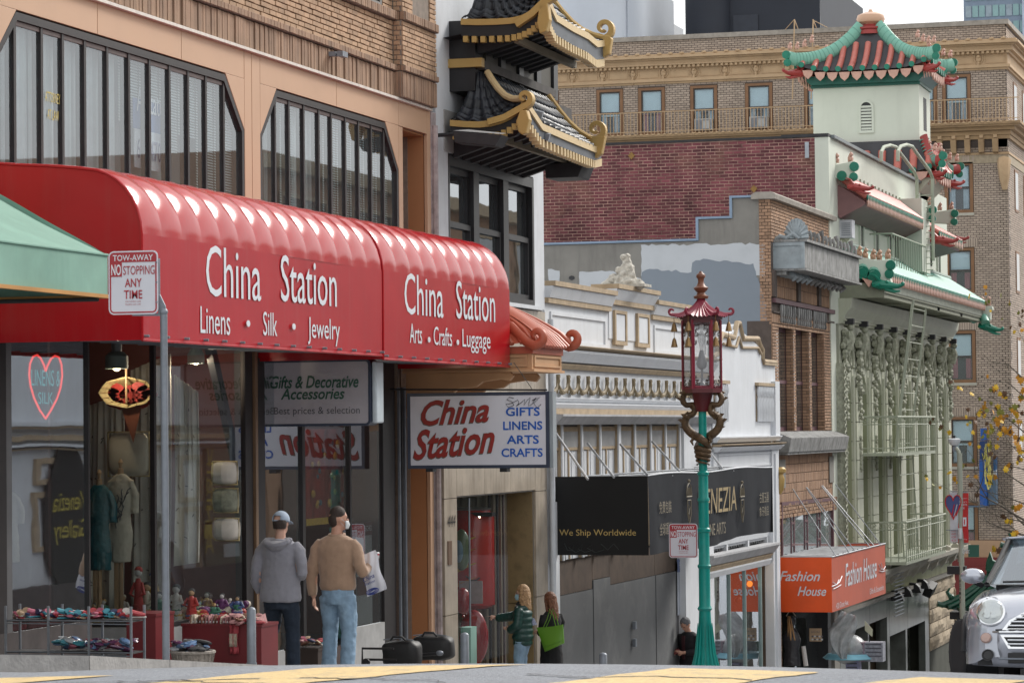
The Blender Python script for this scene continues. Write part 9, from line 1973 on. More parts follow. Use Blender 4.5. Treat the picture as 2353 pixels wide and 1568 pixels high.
q = hy(537,1480,29.78); t = thing('hanging_tassel','red and cream tassel scarf hanging over the front of the red table','scarf',tuple(q)); part('cloth',_S(lambda u,v: (q.x-.05+.1*u+.01*sin(v*9),29.77+.01*sin(u*9),t2[3]-.32*v),6,8),scm[0],t,solid=.004); part('fringe',_S(lambda u,v: (q.x-.045+.09*u,29.762+.01*sin(u*30),t2[3]-.1-.14*v),10,4),scm[1],t,solid=.004)
# low dark bench with goods by the second window, open drawer table
t3 = table('low dark table with small goods between the two walking men',655,730,1488,33.2,.4,mat('dark_brown_table',(.04,.025,.02),.5)); pile('accessories','small glossy goods heaped on the low dark table',t3[1],t3[2],33.25,33.5,t3[3]+.02,22,mShoes+scm,.04,'goods',15)
# luggage by the recessed doorway
mBagB = mat('black_nylon',(.010,.010,.011),.55,var=.3,scale=10)
def blob_bag(label,u0,u1,v0,v1,Y,rnd=.09,name='duffel_bag',cat_='bag'):
    a,b = hy(u0,v0,Y),hy(u1,v1,Y); t = thing(name,label,cat_,((a.x+b.x)/2,Y,b.z)); w_,h_ = b.x-a.x,a.z-b.z; c = ((a.x+b.x)/2,Y+.15,(a.z+b.z)/2)
    mb = MB(); vs0 = len(mb.v); mb.ball(c,.5,24,16,(1,1,1))
    for i in range(vs0,len(mb.v)):
        p = Vector(mb.v[i])-Vector(c); p = Vector([math.copysign(abs(2*x)**.5*.5,x) for x in p]); mb.v[i] = (c[0]+p.x*w_,c[1]+p.y*.34,c[2]+p.z*h_)
    o = part('shell',mb,mBagB,t); tx = bpy.data.textures.new('sag','CLOUDS'); tx.noise_scale = .15; d = o.modifiers.new('sag','DISPLACE'); d.texture = tx; d.strength = .06; d.mid_level = .5
    part('zip',_T([(a.x+.05,Y+.0,a.z+.01),(c[0],Y+.03,a.z+.03),(b.x-.05,Y+.0,a.z+.01)],.008,5),mSteel,t); part('handle',_T([(c[0]-.1,Y,a.z+.0),(c[0]-.06,Y-.02,a.z+.05),(c[0]+.06,Y-.02,a.z+.05),(c[0]+.1,Y,a.z)],.014,6),mBagB,t); return t
blob_bag('large black duffel bag on the pavement before the recessed doorway',940,1034,1460,1518,36.5); blob_bag('round black backpack lying beside the duffel bag',872,958,1470,1535,35.5,name='backpack'); 
f0,f1 = hy(832,1488,35.2),hy(905,1525,35.2); t = thing('folding_cart','folded black metal luggage cart left of the backpack','cart',tuple(f1)); part('frame',_T([(f0.x,35.2,f1.z),(f0.x,35.2,f0.z),(f1.x,35.2,f0.z)],.015,6),mBlack,t); part('frame',_T([(f0.x,35.3,f1.z+.05),(f1.x,35.3,f1.z+.05)],.015,6),mBlack,t); part('wheel',_L([(.05,-.015),(.055,0),(.05,.015)],(f0.x+.05,35.2,f1.z+.02),14,M=Matrix.Rotation(pi/2,3,'X')),mBlack,t)
f0 = hy(985,1500,36.0); t = thing('suitcase_handle','black telescopic trolley with grey knob in front of the duffel bag','trolley',tuple(f0)); part('tube',_T([hy(955,1518,36),hy(965,1503,36),hy(1008,1500,36)],.022,8),mBlack,t); part('knob',_O(tuple(hy(1010,1499,36)),.035,10,7,(1.5,1,1)),mSteel,t)
# == DISPLAY BEHIND THE SHOP GLASS
def D(u,v,Y=31.3): return hy(u,v,Y)
mNeR = mat('neon_red',(.6,.02,.02),.4,emit=(1,.05,.04),estr=1.6); mNeT = mat('neon_teal',(.02,.3,.3),.4,emit=(.02,.42,.45),estr=.7)
NH = thing('neon_heart','red neon heart around teal neon words Linens and Silk in the left window','neon sign',tuple(hx(105,880,-13.1)))
hp_ = [(52.5+52.5,866),(96,843),(84,825),(74,817),(66,830),(67,868),(74,900),(90,935),(104.5,961),(120,935),(136,900),(143,868),(142,838),(134,820),(125,816),(115,825),(109,845),(105,866)]
hp_ = [(105,852),(101,838),(93,822),(85,815),(76,819),(69,835),(67,860),(70,885),(78,913),(91,941),(105,961),(118,940),(131,915),(139,890),(143,862),(141,836),(135,820),(126,817),(117,824),(109,840),(105,852)]
part('heart_tube',_T([hx(u,v,-13.08) for u,v in hp_],.011,8),mNeR,NH)
def neon_word(s,u0,v0,u1,v1,vt): 
    a = hx(u0,v0,-13.09); b = hx(u1,v1,-13.09); h_ = hx(u0,vt,-13.09).z-a.z; b.z = a.z; lettering(s,mNeT,NH,a,b,(0,0,1),h_,off=.0,name='teal_word')
neon_word('LINENS &',72,885,139,884,848); neon_word('SILK',88,927,122,926,900)
part('backing_tube',_T([hx(u-6,v+3,-13.12) for u,v in hp_],.006,6),mat('dark_neon_backing',(.1,.015,.015),.5),NH)
mCrm = mat('cream_silk',(.50,.45,.36),.6,var=.08,scale=6); mTeal = mat('teal_silk',(.006,.10,.12),.4,var=.2,scale=5); mMan = mat('mannequin_tan',(.42,.27,.15),.5)
def dress_form(name,label,u,vt,vb,wid,Y,m,flare=1.15,neck=True,pat=None):
    a,b = D(u,vt,Y),D(u,vb,Y); H_ = a.z-b.z; w_ = wid*Y*1.04/6800/2
    t = thing(name,label,'mannequin',(a.x,Y,b.z))
    mb = MB(); loft(mb,[(a.x,Y,b.z,w_*flare,w_*.6),(a.x,Y,b.z+H_*.3,w_*1.0,w_*.58),(a.x,Y,b.z+H_*.52,w_*.78,w_*.5),(a.x,Y,b.z+H_*.75,w_*.9,w_*.55),(a.x,Y,b.z+H_*.93,w_*.95,w_*.4),(a.x,Y,a.z,w_*.4,w_*.3)],18)
    for s in (-1,1): mb.tube([(a.x+s*w_*.8,Y,a.z-H_*.08),(a.x+s*w_*1.15,Y+.02,a.z-H_*.25),(a.x+s*w_*1.1,Y+.02,a.z-H_*.45)],[w_*.28,w_*.34,w_*.36],8)
    organic('robe',mb,m,t,.012,.02,.07,local=False)
    part('neck',_L([(w_*.28,a.z-.04),(w_*.22,a.z+.04),(w_*.24,a.z+.06),(.015,a.z+.065),(.02,a.z+.1),(.03,a.z+.13),(.01,a.z+.17)],(a.x,Y,0),14),mMan,t)
    part('stand',_T([(a.x,Y,b.z+.1),(a.x,Y,-.6)],.025,8),mMan,t); part('leg',_T([(a.x-w_*.4,Y,b.z+.05),(a.x-w_*.4,Y,-.56)],.03,6),mMan,t)
    if pat:
        mb = MB(); rr = random.Random(3)
        for k in range(3):
            x = a.x+rr.uniform(-.3,.5)*w_; z = b.z+H_*rr.uniform(.25,.5); pts = [(x,Y-w_*.6-.01,z)]
            for j in range(7): x += rr.uniform(-.035,.04); z += .05; pts.append((x,Y-w_*.58-.012,z)); mb.tube([pts[-1],(x+rr.uniform(-.04,.04),Y-w_*.6,z+.03)],.006,4)
            mb.tube(pts,.006,4)
        part('embroidery',mb,pat,t)
    return t
dress_form('mannequin','mannequin in shiny teal silk poncho behind the glass',228,1112,1308,60,31.0,mTeal,1.0); dress_form('mannequin','mannequin in belted cream robe with dark blossom embroidery behind the glass',277,1088,1290,62,31.15,mCrm,.75,pat=mat('ink_blossom',(.05,.05,.06),.7))
dress_form('mannequin','half seen mannequin in cream spotted robe at the extreme left window edge',22,1130,1290,50,29.2,mCrm,1.0)
# lace parasol upside down with red lotus petals
pc = D(290,905,31.2); PA = thing('lace_parasol','open cream parasol with red lotus petals hanging in the display window','parasol',tuple(pc)); mLace = mat('cream_lace',(.45,.36,.18),.8,var=.25,scale=40); mPet = mat('red_petal',(.36,.03,.025),.6,var=.15)
Rp = 72*31.2*1.04/6800
PF = lambda r,t: (pc.x+Rp*r*cos(t)*(1-.05*abs(sin(t*4))*r),pc.y+.22*(1-r*r),pc.z+.02+Rp*.52*r*sin(t)*(1-.07*abs(sin(t*4))*r))
part('canopy',_S(lambda u,v: PF(v,u*2*pi),64,8),mLace,PA,solid=.003)
for row_,(r0_,n_,sz_) in enumerate([(.70,13,.085),(.42,9,.065)]):
    for k in range(n_): t_ = 2*pi*(k+.5*row_)/n_; p_ = PF(r0_,t_); part('petal',_P([(p_[0]+sz_*1.15*cos(a_)*(1+.15*cos(2*a_)),p_[2]-.03+sz_*.72*sin(a_)) for a_ in [2*pi*j_/12 for j_ in range(12)]],'y',p_[1]-.03,p_[1]-.022),mPet,PA) if p_[2] < pc.z+.13 else None
for k in range(16): t_ = 2*pi*k/16; part('rib',_T([Vector(PF(r_,t_))-V((0,.012,0)) for r_ in (.1,.4,.7,1)],.004,4),mMan,PA)
part('hub',_L([(.01,-.03),(.10,0),(.01,.01)],tuple(pc+V((0,.17,0))),16,M=Matrix.Rotation(pi/2,3,'X')),mPet,PA); part('handle',_T([pc+V((0,0,-.1)),pc+V((0,0,.42))],.012,6),mMan,PA); part('ruffle',_P([(pc.x-.09,pc.z-.15),(pc.x+.16,pc.z-.15),(pc.x+.06,pc.z-.55)],'y',pc.y+.05,pc.y+.06),mat('rust_cloth',(.2,.06,.03),.8),PA)
# draped embroidered cloths and pillow
def drape(label,pts,Y,m,name='draped_cloth'):
    P4 = [D(u,v,Y) for u,v in pts]; t = thing(name,label,'cloth',tuple(P4[3]))
    f = lambda u,v: (P4[0]*(1-u)+P4[1]*u)*(1-v)+(P4[3]*(1-u)+P4[2]*u)*v+V((0,.05*sin(u*14+v*3)*(.3+v)+.02*sin(u*37),0))
    part('cloth',_S(f,50,12),m,t,solid=.004); mb = MB(); rr = random.Random(len(label))
    for k in range(26): u = rr.random(); v = rr.uniform(.1,.95); p = f(u,v); mb.tube([p+V((0,-.02,0)),p+V((rr.uniform(-.04,.04),-.02,rr.uniform(-.04,.04)))],.006,4)
    part('embroidery',mb,mat('grey_thread',(.1,.1,.09),.8),t,kind='stuff'); return t
mLin = mat('white_linen',(.66,.63,.56),.85,var=.1,scale=5)
drape('white embroidered tablecloth hanging left of the parasol in the window',((205,930),(285,905),(290,1395),(202,1395)),32.0,mLin); drape('white cutwork tablecloth hanging behind the sign pole in the window',((300,850),(392,812),(396,1395),(300,1395)),32.1,mat('dim_linen',(.5,.47,.42),.85,var=.12,scale=5)); drape('white lace cloth hanging at the left of the far display pane',((400,860),(455,900),(462,1290),(398,1300)),31.8,mLin)
q0,q1 = D(248,992,31.5),D(343,1093,31.5); t = thing('cushion','square cream embroidered cushion hanging below the parasol','cushion',tuple(q1))
mb = MB(); cc = (q0+q1)/2
vs0 = 0; mb.ball(tuple(cc),.5,20,12)
for i in range(len(mb.v)): p = Vector(mb.v[i])-cc; mb.v[i] = (cc.x+math.copysign(abs(2*p.x)**.45*.5,p.x)*(q1.x-q0.x),cc.y+p.y*.16,cc.z+math.copysign(abs(2*p.z)**.45*.5,p.z)*(q0.z-q1.z))
part('cover',mb,mCrm,t); part('piping',_T([(q0.x,cc.y,q0.z),(q1.x,cc.y,q0.z),(q1.x,cc.y,q1.z),(q0.x,cc.y,q1.z),(q0.x,cc.y,q0.z)],.01,5),mLace,t)
# dolls, jars and a white cat on the display floor
rr = random.Random(21); figm = [mat('doll_gold',(.4,.25,.06),.4,var=.4,scale=40),mat('doll_green',(.05,.18,.12),.5,var=.4,scale=40),mat('doll_plum',(.12,.03,.12),.6,var=.4,scale=40),mat('doll_white',(.5,.48,.46),.5,var=.2,scale=40),mat('doll_blue',(.06,.1,.25),.5,var=.4,scale=40),mPet,mCrm]
spots = [(215,1395,.26),(238,1396,.3),(262,1398,.2),(283,1396,.34),(300,1398,.22),(318,1395,.7),(338,1400,.5),(352,1396,.62),(366,1400,.4),(378,1398,.3),(405,1395,.45),(425,1393,.25),(440,1392,.4),(458,1391,.22),(475,1391,.32),(492,1390,.2),(510,1388,.3),(528,1386,.22),(545,1384,.26)]
nmz = ['gold','green','plum','white','blue','red','cream']
for i,(u,v,h_) in enumerate(spots):
    Y_ = 30.9+.12*(i % 4) if u < 395 else 31.2+.2*(i % 3)+(u-400)*.008; p = D(u,1400,Y_); m_ = figm[i % 7]; z0_ = -.56; t = thing('figurine','%s robed figurine, %s from the left on the display floor' % (nmz[i % 7],ORD[i]),'figurine',(p.x,Y_,z0_),group='souvenir figurines in the shop window')
    part('robe',_L([(.07,z0_),(.075,z0_+h_*.1),(.045,z0_+h_*.5),(.05,z0_+h_*.65),(.02,z0_+h_*.75)],(p.x,Y_,0),12),m_,t); part('head',_O((p.x,Y_,z0_+h_*.84),h_*.09 if h_ < .45 else .045,10,7),figm[3] if i % 3 else mMan,t)
    for s_ in (-1,1): part('arm',_T([(p.x+s_*.04,Y_,z0_+h_*.68),(p.x+s_*.085,Y_-.03,z0_+h_*.5),(p.x+s_*.03,Y_-.06,z0_+h_*.46)],[.022,.02,.012],6),m_,t)
    for j_ in range(3): part('ruffle',_T([(p.x+(.075-.012*j_)*cos(a_)+.004*sin(a_*9),Y_+(.075-.012*j_)*sin(a_),z0_+h_*(.06+.13*j_)+.006*sin(a_*7)) for a_ in [2*pi*q_/20 for q_ in range(21)]],.012,5),figm[(i*2+j_) % 7],t)
    part('hair',_O((p.x,Y_+.012,z0_+h_*.88),(h_*.1 if h_ < .45 else .05),8,5,(1.05,.95,.9)),figm[(i*3+4) % 7] if i % 2 else mBlack2,t)
# stacked cushions and lace fans in the far pane
for i,(v0_,v1_) in enumerate([(1060,1112),(1122,1176),(1190,1240)]):
    q0,q1 = D(488+i*3,v0_,32.6),D(545+i*2,v1_,32.6); t = thing('cushion',['topmost','middle','lowest'][i]+' pale lace cushion in the stack beyond the corner of the window','cushion',tuple(q1)); cc = (q0+q1)/2; mb = _O(tuple(cc),.5,18,10)
    for j in range(len(mb.v)): p = Vector(mb.v[j])-cc; mb.v[j] = (cc.x+math.copysign(abs(2*p.x)**.45*.5,p.x)*(q1.x-q0.x),cc.y+p.y*.3,cc.z+math.copysign(abs(2*p.z)**.45*.5,p.z)*(q0.z-q1.z))
    part('cover',mb,[mat('dim_linen'),mat('sage_linen',(.2,.21,.16),.85,var=.4,scale=12),mat('dim_linen')][i],t); part('piping',_T([(q0.x,cc.y,q0.z),(q1.x,cc.y,q0.z),(q1.x,cc.y,q1.z),(q0.x,cc.y,q1.z),(q0.x,cc.y,q0.z)],.012,5),mLace,t)
for i,(x0_,x1_,y_,n_,lab) in enumerate([(205,300,31.0,46,'heap of small dark and gold souvenirs low in the corner window'),(400,470,31.6,36,'heap of masks and small ornaments at the foot of the white lace cloth'),(475,552,32.4,44,'heap of red and gold souvenirs at the right end of the display floor')]):
    a,b = D(x0_,1390,y_),D(x1_,1390,y_); pile('souvenirs',lab,a.x,b.x,y_-.1,y_+.35,-.5,n_,[mPet,mBlack2,figm[0],figm[2],mat('bronze_orn',(.1,.06,.03),.3,metal=.6),mCrm,figm[1]],.045,'souvenirs',30+i,.9)
def lamp_light(parent,loc,e,r=.04,c=(1,.78,.55)):
    l = bpy.data.lights.new('lamp_light','POINT'); l.energy = e; l.color = c; l.shadow_soft_size = r; o = bpy.data.objects.new('lamp_light',l); COL.objects.link(o); o.parent = parent; o.matrix_parent_inverse = inv_of(parent); o.location = loc
# pendant lamp, hanging red banner, posters
q = D(268,818,31.0); t = thing('ceiling_lamp','grey cylindrical ceiling lamp above the parasol','lamp',tuple(q)); part('stem',_T([q+V((0,0,.15)),q],.06,12),mSteel,t); part('shade',_L([(.08,.05),(.13,.0),(.13,-.14),(.11,-.14)],tuple(q),16),mat('grey_green_shade',(.16,.2,.2),.5),t); part('bulb',_O(tuple(q-V((0,0,.12))),.05,10,6),emat('warm_bulb',(1,.72,.42),9),t); lamp_light(t,q+V((0,0,-.24)),8)
for (u,v,Y_,e) in [(450,815,32.2,0)]: q = D(u,v,Y_); t = thing('ceiling_lamp','grey spotlight fitting above the far display pane','lamp',tuple(q)); part('shade',_L([(.05,.1),(.1,.0),(.1,-.1),(.08,-.1)],tuple(q),14),mat('grey_green_shade'),t); part('stem',_T([q+V((0,0,.3)),q],.02,6),mSteel,t); part('bulb',_O(tuple(q-V((0,0,.08))),.04,8,6),emat('warm_bulb2',(1,.72,.42),7),t); lamp_light(t,q+V((0,0,-.17)),18)
t = thing('ceiling_lamp','shaded lamp added to light the red banner in the second shop window','lamp',(-13.12,35.9,2.4)); part('shade',_L([(.03,.1),(.06,0),(.05,-.02)],(-13.12,35.9,2.42),14),mat('grey_green_shade'),t); part('bulb',_O((-13.12,35.9,2.38),.03,8,6),emat('warm_bulb2'),t); lamp_light(t,(-13.12,35.9,2.3),18)  # lamp added only to brighten the banner
yb0_,yb1_ = hx(700,1100,-13.2).y,hx(803,1100,-13.2).y
q0,q1 = hx(700,985,-13.25),hx(803,1182,-13.25); t = thing('red_banner','red embroidered silk banner with yellow fringe in the second shop window','banner',tuple(q1)); mRB2 = mat('red_brocade',(.20,.012,.006),.6,var=.35,scale=9)
part('cloth',_S(lambda u,v: (-13.25+.02*sin(u*20),q0.y+(q1.y-q0.y)*u,q0.z+(q1.z-q0.z)*v),30,4),mRB2,t); part('fringe',_S(lambda u,v: (-13.24+.01*sin(u*90),q0.y+(q1.y-q0.y)*u,q1.z-.09*v),60,2),mat('yellow_fringe',(.45,.28,.03),.7),t)
mb = MB(); rr = random.Random(4)
for k in range(26): y = rr.uniform(q0.y+.1,q1.y-.1); z = rr.uniform(q1.z+.1,q0.z-.1); part('blossom',_O((-13.21,y,z),rr.uniform(.03,.06),7,5,(.3,1.4,1)),[mat('gold_thread',(.35,.2,.03),.5),mat('blue_thread',(.03,.08,.12),.6)][k % 3 == 0],t)
q0,q1 = hx(818,1200,-13.1),hx(855,1350,-13.1); t = thing('window_poster','tall white and maroon poster inside the third narrow pane','poster',tuple(q1)); part('sheet',_B(-13.11,-13.1,q0.y,q1.y,-1.0,q0.z),mat('poster_white',(.42,.41,.42),.7,var=.1),t); part('maroon_block',_B(-13.095,-13.09,q0.y,q1.y,q0.z-.18,q0.z),mat('poster_maroon',(.12,.02,.02),.6),t); lettering('UZBEKISCHES',mWhiteL,t,(-13.088,q0.y+.05,q0.z-.12),(-13.088,q1.y-.05,q0.z-.12),(0,0,1),.07); part('maroon_block',_B(-13.095,-13.09,q0.y,q1.y,-.6,-.35),mat('poster_maroon'),t)
# shop window of the marble building: giant red can, balloons, doll, mint plinth
C2 = lambda u,v,Y=43.2: hx(u,v,-13.5)
mCan = mat('can_red',(.5,.02,.012),.25,var=.08,coat=.6); q = hx(1085,1285,-13.62); t = thing('giant_can','giant red drink can sculpture with orange and yellow swirls in the marble shop window','sculpture',tuple(q))
rC = .36; zt_,zb_ = C2(1085,1172,43.6).z,C2(1085,1400,43.6).z
part('can',_L([(rC*.8,zb_),(rC,zb_+.06),(rC,zt_-.12),(rC*.82,zt_-.0)],(q.x,q.y,0),28),mCan,t); part('rim',_L([(rC*.82,zt_),(rC*.86,zt_+.02),(rC*.8,zt_+.035)],(q.x,q.y,0),28),mSilver,t)
for k,(c_,w0) in enumerate([((.6,.2,.01),0),((.65,.45,.05),.5),((.6,.2,.01),1.0),((.65,.45,.05),1.4)]): part('swirl',_T([(q.x+rC*1.01*cos(a),q.y+rC*1.01*sin(a),zb_+.25+w0*.45+.3*(a+2.8)/2) for a in [radians(-160+12*j) for j in range(9)]],[.01,.03,.045,.05,.045,.04,.03,.02,.008],6,flat=.5),mat('swirl_%d' % (k % 2),c_,.4),t)
part('eye_mark',_T([(q.x+rC*1.01*cos(a),q.y+rC*1.01*sin(a),zb_+.5+.05*sin((a+2)*6)) for a in [radians(-90+5*j) for j in range(8)]],.012,5),mBlack,t); part('white_label',_P([(q.x-.1,zb_+.1),(q.x+.28,zb_+.1),(q.x+.28,zb_+.45),(q.x-.1,zb_+.45)],'y',q.y-rC-.03,q.y-rC-.02),mat('label_white',(.45,.38,.38),.6,var=.2,scale=10),t)
mBal = mat('balloon_red',(.42,.008,.012),.12,var=.03,coat=1)
def balloon(label,c,e,r): t = thing('balloon_sculpture',label,'sculpture',c); mb = _O(c,r,24,16,e); part('balloon',mb,mBal,t); part('knot',_L([(.01,0),(.03,-.03),(.02,-.05)],(c[0],c[1],c[2]-r*e[2]+.01),8),mBal,t); return t
c = C2(1088,1463,43.0); balloon('large glossy red heart shaped balloon sculpture low in the marble shop window',tuple(c),(.8,.5,1.45),.3); c = C2(1063,1380,43.3); balloon('smaller glossy red balloon sculpture above the large one',tuple(c),(.8,.6,1.3),.16)
c = C2(1060,1262,43.1); t = thing('green_balloon','olive and blue oval balloon at the left of the marble shop window','sculpture',tuple(c)); part('balloon',_O(tuple(c),.2,18,12,(.7,.5,1.6)),mat('olive_balloon',(.12,.16,.08),.3,coat=.6),t); part('blue_spot',_O((c.x-.02,c.y-.08,c.z-.02),.11,14,9,(.7,.5,1.6)),mat('slate_blue',(.14,.22,.28),.3),t)
c = C2(1123,1330,43.0); t = thing('star_doll','small doll in blue starred coat and striped trousers in the shop window','doll',tuple(c)); mStB = mat('doll_navy',(.02,.05,.13),.5)
part('coat',_O((c.x,c.y,c.z+.0),.11,12,8,(1,.7,1.1)).ball((c.x,c.y,c.z+.16),.075,12,8),mStB,t); part('hat',_L([(.09,c.z+.22),(.07,c.z+.24),(.065,c.z+.34)],(c.x,c.y,0),12),mStB,t)
for s in (-1,1): part('trouser',_T([(c.x+s*.045,c.y,c.z-.1),(c.x+s*.045,c.y,c.z-.36)],.035,8),figm[3],t); part('stripe',_T([(c.x+s*.045,c.y-.034,c.z-.1),(c.x+s*.045,c.y-.034,c.z-.36)],.008,5),mPet,t)
c = hy(1068,1440,42.2); a_ = hy(1058,1440,42.2); b_ = hy(1078,1440,42.2); solo('mint_plinth',_B(a_.x,b_.x+.02,42.2,42.5,gs(42),a_.z),mat('mint_green',(.22,.38,.33),.5),'pale mint green plinth behind the bollard at the marble shop','plinth')
c = C2(1092,1188,43.2); t = thing('display_spot','warm glowing display lamp at the top of the marble shop window','lamp',tuple(c)); part('housing',_B(c.x-.2,c.x+.3,c.y-.1,c.y+.1,c.z+.02,c.z+.08),mBlack,t); part('glow',_B(c.x-.15,c.x+.1,c.y-.08,c.y+.08,c.z,c.z+.018),emat('warm_bulb3',(1,.75,.5),14),t); lamp_light(t,(c.x,c.y,c.z-.1),22)
# shop window of the ornate building
q = hx(1702,1400,-13.6); t = thing('chandelier_display','cluster of dark bronze ornaments with an orange glowing lamp in the white building shop window','display',tuple(q)); rr = random.Random(6)
for k in range(34): p = V((q.x+rr.uniform(-.35,.3),q.y-1.0+rr.uniform(0,3),q.z+rr.uniform(-.3,.9))); part('ornament',_O(tuple(p),rr.uniform(.04,.10),8,6,(1,1,rr.uniform(.7,2.2))),rr.choice([mat('bronze_orn',(.1,.06,.03),.3,metal=.6),mat('teal_orn',(.03,.06,.06),.3),mat('dark_orn',(.02,.02,.02),.4),mat('silver_orn',(.3,.32,.32),.2,metal=.7)]),t)
p = C2(1747,1348+0,60.4); p = hx(1747,1248+50,-13.4); p = hx(1722,1340,-13.3); part('glow',_O(tuple(p),.07,10,7),emat('orange_glow',(1,.25,.03),3),t); lamp_light(t,tuple(p+V((0,-.25,.1))),8)
for (u,v,nm,lab,m_) in [(1716,1440,'statuette','slender silver statuette in the white building shop window',mat('silver_orn')),(1752,1470,'blue_vase','blue vase low in the white building shop window',mat('vase_blue',(.02,.10,.28),.2)),(1738,1480,'teal_urn','large teal glass urn in the white building shop window',mat('teal_orn'))]:
    p = hx(u,v,-13.4); hgt = .6 if nm == 'statuette' else .4; t = thing(nm,lab,nm.split('_')[-1],tuple(p)); part('body',_L([(.06,-hgt/2),(.09,-hgt/4),(.12 if nm != 'statuette' else .05,0),(.05,hgt/3),(.07,hgt/2)],tuple(p),14),m_,t); part('foot',_L([(.1,-hgt/2-.04),(.08,-hgt/2)],tuple(p),12),mBlack2,t)
t = thing('round_dish','dark round dish leaning beside the white pilaster at the shop window','dish',tuple(hx(1758,1462,-13.35))); part('dish',_L([(.19,0),(.17,.03),(.02,.05)],tuple(hx(1758,1462,-13.35)),20,M=Matrix.Rotation(pi/2,3,'X')),mBlack2,t)
# fashion shop things
F2 = lambda u,v,Y=66.9: hy(u,v,Y)
q = F2(1818,1452,66.9); t = thing('headless_mannequin','black headless mannequin torso with white sleeves below the orange awning','mannequin',tuple(q)); mb = MB(); loft(mb,[(q.x,66.9,q.z-.75,.2,.12),(q.x,66.9,q.z-.4,.17,.11),(q.x,66.9,q.z-.15,.22,.12),(q.x,66.9,q.z-.02,.17,.1),(q.x,66.9,q.z+.12,.07,.07)]); organic('torso',mb,mat('grey_black_leather',(.03,.03,.035),.3),t,.016,.02,.08,local=False)
for s in (-1,1): part('sleeve',_T([(q.x+s*.28,66.85,q.z-.3),(q.x+s*.34,66.82,q.z-.75)],[.05,.055],8),mat('doll_white'),t)
part('head_wrap',_O((q.x,66.9,q.z+.26),.11,12,8,(.9,.9,1.2)),mat('grey_black_leather'),t)
q = F2(1818,1420,66.8); t = thing('hanging_scarf','tan scarf hanging from a cream hook under the orange awning','scarf',tuple(q)); part('cloth',_S(lambda u,v: (q.x-.09+.18*u*(.4+.6*v),66.8+.03*sin(u*12),q.z+.06-.55*v),10,8),mat('tan_cloth',(.38,.22,.10),.8,var=.2),t,solid=.006); part('hanger',_T([(q.x-.12,66.8,q.z+.06),(q.x-.02,66.8,q.z+.22),(q.x+.1,66.8,q.z+.06)],.012,5),mat('cream_plastic',(.5,.45,.38),.5),t)
a,b = F2(1859,1442),F2(1887,1462); t = thing('cardboard_sign','tan printed card sign with rows of small round pictures below the orange awning','sign',tuple(b)); part('card',_B(a.x,b.x,66.9,66.92,b.z-.1,a.z),mat('tan_card',(.34,.24,.15),.8),t); lettering('GOLD SALE',mat('ink'),t,(a.x+.04,66.9,a.z-.1),(b.x-.04,66.9,a.z-.1),(0,0,1),.05)
for k in range(10): part('picture',_L([(.022,0),(.02,.004)],(a.x+.05+.055*(k % 5)+.02,66.895,a.z-.18-.07*(k//5)),10,M=Matrix.Rotation(pi/2,3,'X')),[mat('ink'),mSilver][k % 2],t)
P4 = [hy(u,v,67.5) for u,v in ((1950,1408),(1966,1425),(1952,1500),(1905,1490),(1917,1470),(1905,1440))]; t = thing('plastic_sheet','crumpled translucent plastic sheet hanging in front of the dark marble wall','plastic sheet',tuple(P4[2]))
mPl = mat('milky_plastic',(.45,.47,.48),.25,var=.3,scale=5); mPl.node_tree.nodes['Principled BSDF'].inputs['Alpha'].default_value = .62
ctr = [(1950,1408,12),(1943,1430,22),(1932,1450,27),(1930,1470,20),(1932,1490,16),(1938,1512,8)]
def plf(u,v): j = v*5; i = min(int(j),4); f = j-i; c = [ctr[i][d]*(1-f)+ctr[i+1][d]*f for d in range(3)]; return hy(c[0]+(2*u-1)*c[2]+6*(1-v)*(2*u-1),c[1]+(2*u-1)*6*(1-v),67.5)+V((0,.08*sin(u*11+v*7),0))
part('sheet',_S(plf,28,24),mPl,t,solid=.003)
q = hy(1950,1490,68.2); t = thing('covered_display','plastic covered round display with pale blue rim below the orange awning','display',tuple(q)); part('dome',_O((q.x,68.2,q.z+.0),.42,20,12,(1,1,.85)),mPl,t); part('rim',_L([(.5,-.02),(.62,-.12),(.58,-.14),(.44,-.06)],tuple(q+V((0,0,-.08))),10),mat('pale_blue_fabric',(.18,.42,.52),.6),t)
for k in range(8): part('mug',_O((q.x+rr.uniform(-.3,.3),68.2+rr.uniform(-.2,.2),q.z+rr.uniform(-.05,.2)),.07,7,5),rr.choice(figm),t)
for i,(u0,u1,v0) in enumerate([(1985,2028,1474),(1976,1986,1474),(1942,1972,1500)]): a,b = hy(u0,v0,68),hy(u1,v0+45,68); t = thing('postcard_rack',['grey printed box stack right of the plastic dome','narrow printed box between dome and stack','lavender printed box below the pale blue rim'][i],'box',tuple(b)); part('box',_B(a.x,b.x,68,68.4,b.z,a.z),mat('box_print_%d' % i,[(.25,.26,.3),(.28,.2,.24),(.25,.25,.38)][i],.7,var=.4,scale=18),t); [part('print_line',_B(a.x+.03,b.x-.03,67.99,67.998,a.z-.06-.09*k,a.z-.03-.09*k),mat('ink'),t) for k in range(4)]
q = hy(1998,1446,68.2); t = thing('price_card','small cream price card on a stick over the printed boxes','card',tuple(q)); part('card',_P([(q.x-.1,q.z+.22),(q.x+.08,q.z+.02),(q.x+.07,q.z-.15),(q.x-.1,q.z)],'y',68.1,68.11),mat('cream_card',(.45,.45,.33),.7),t); part('stick',_T([(q.x,68.11,q.z),(q.x,68.11,q.z-.5)],.01,5),mBlack,t)
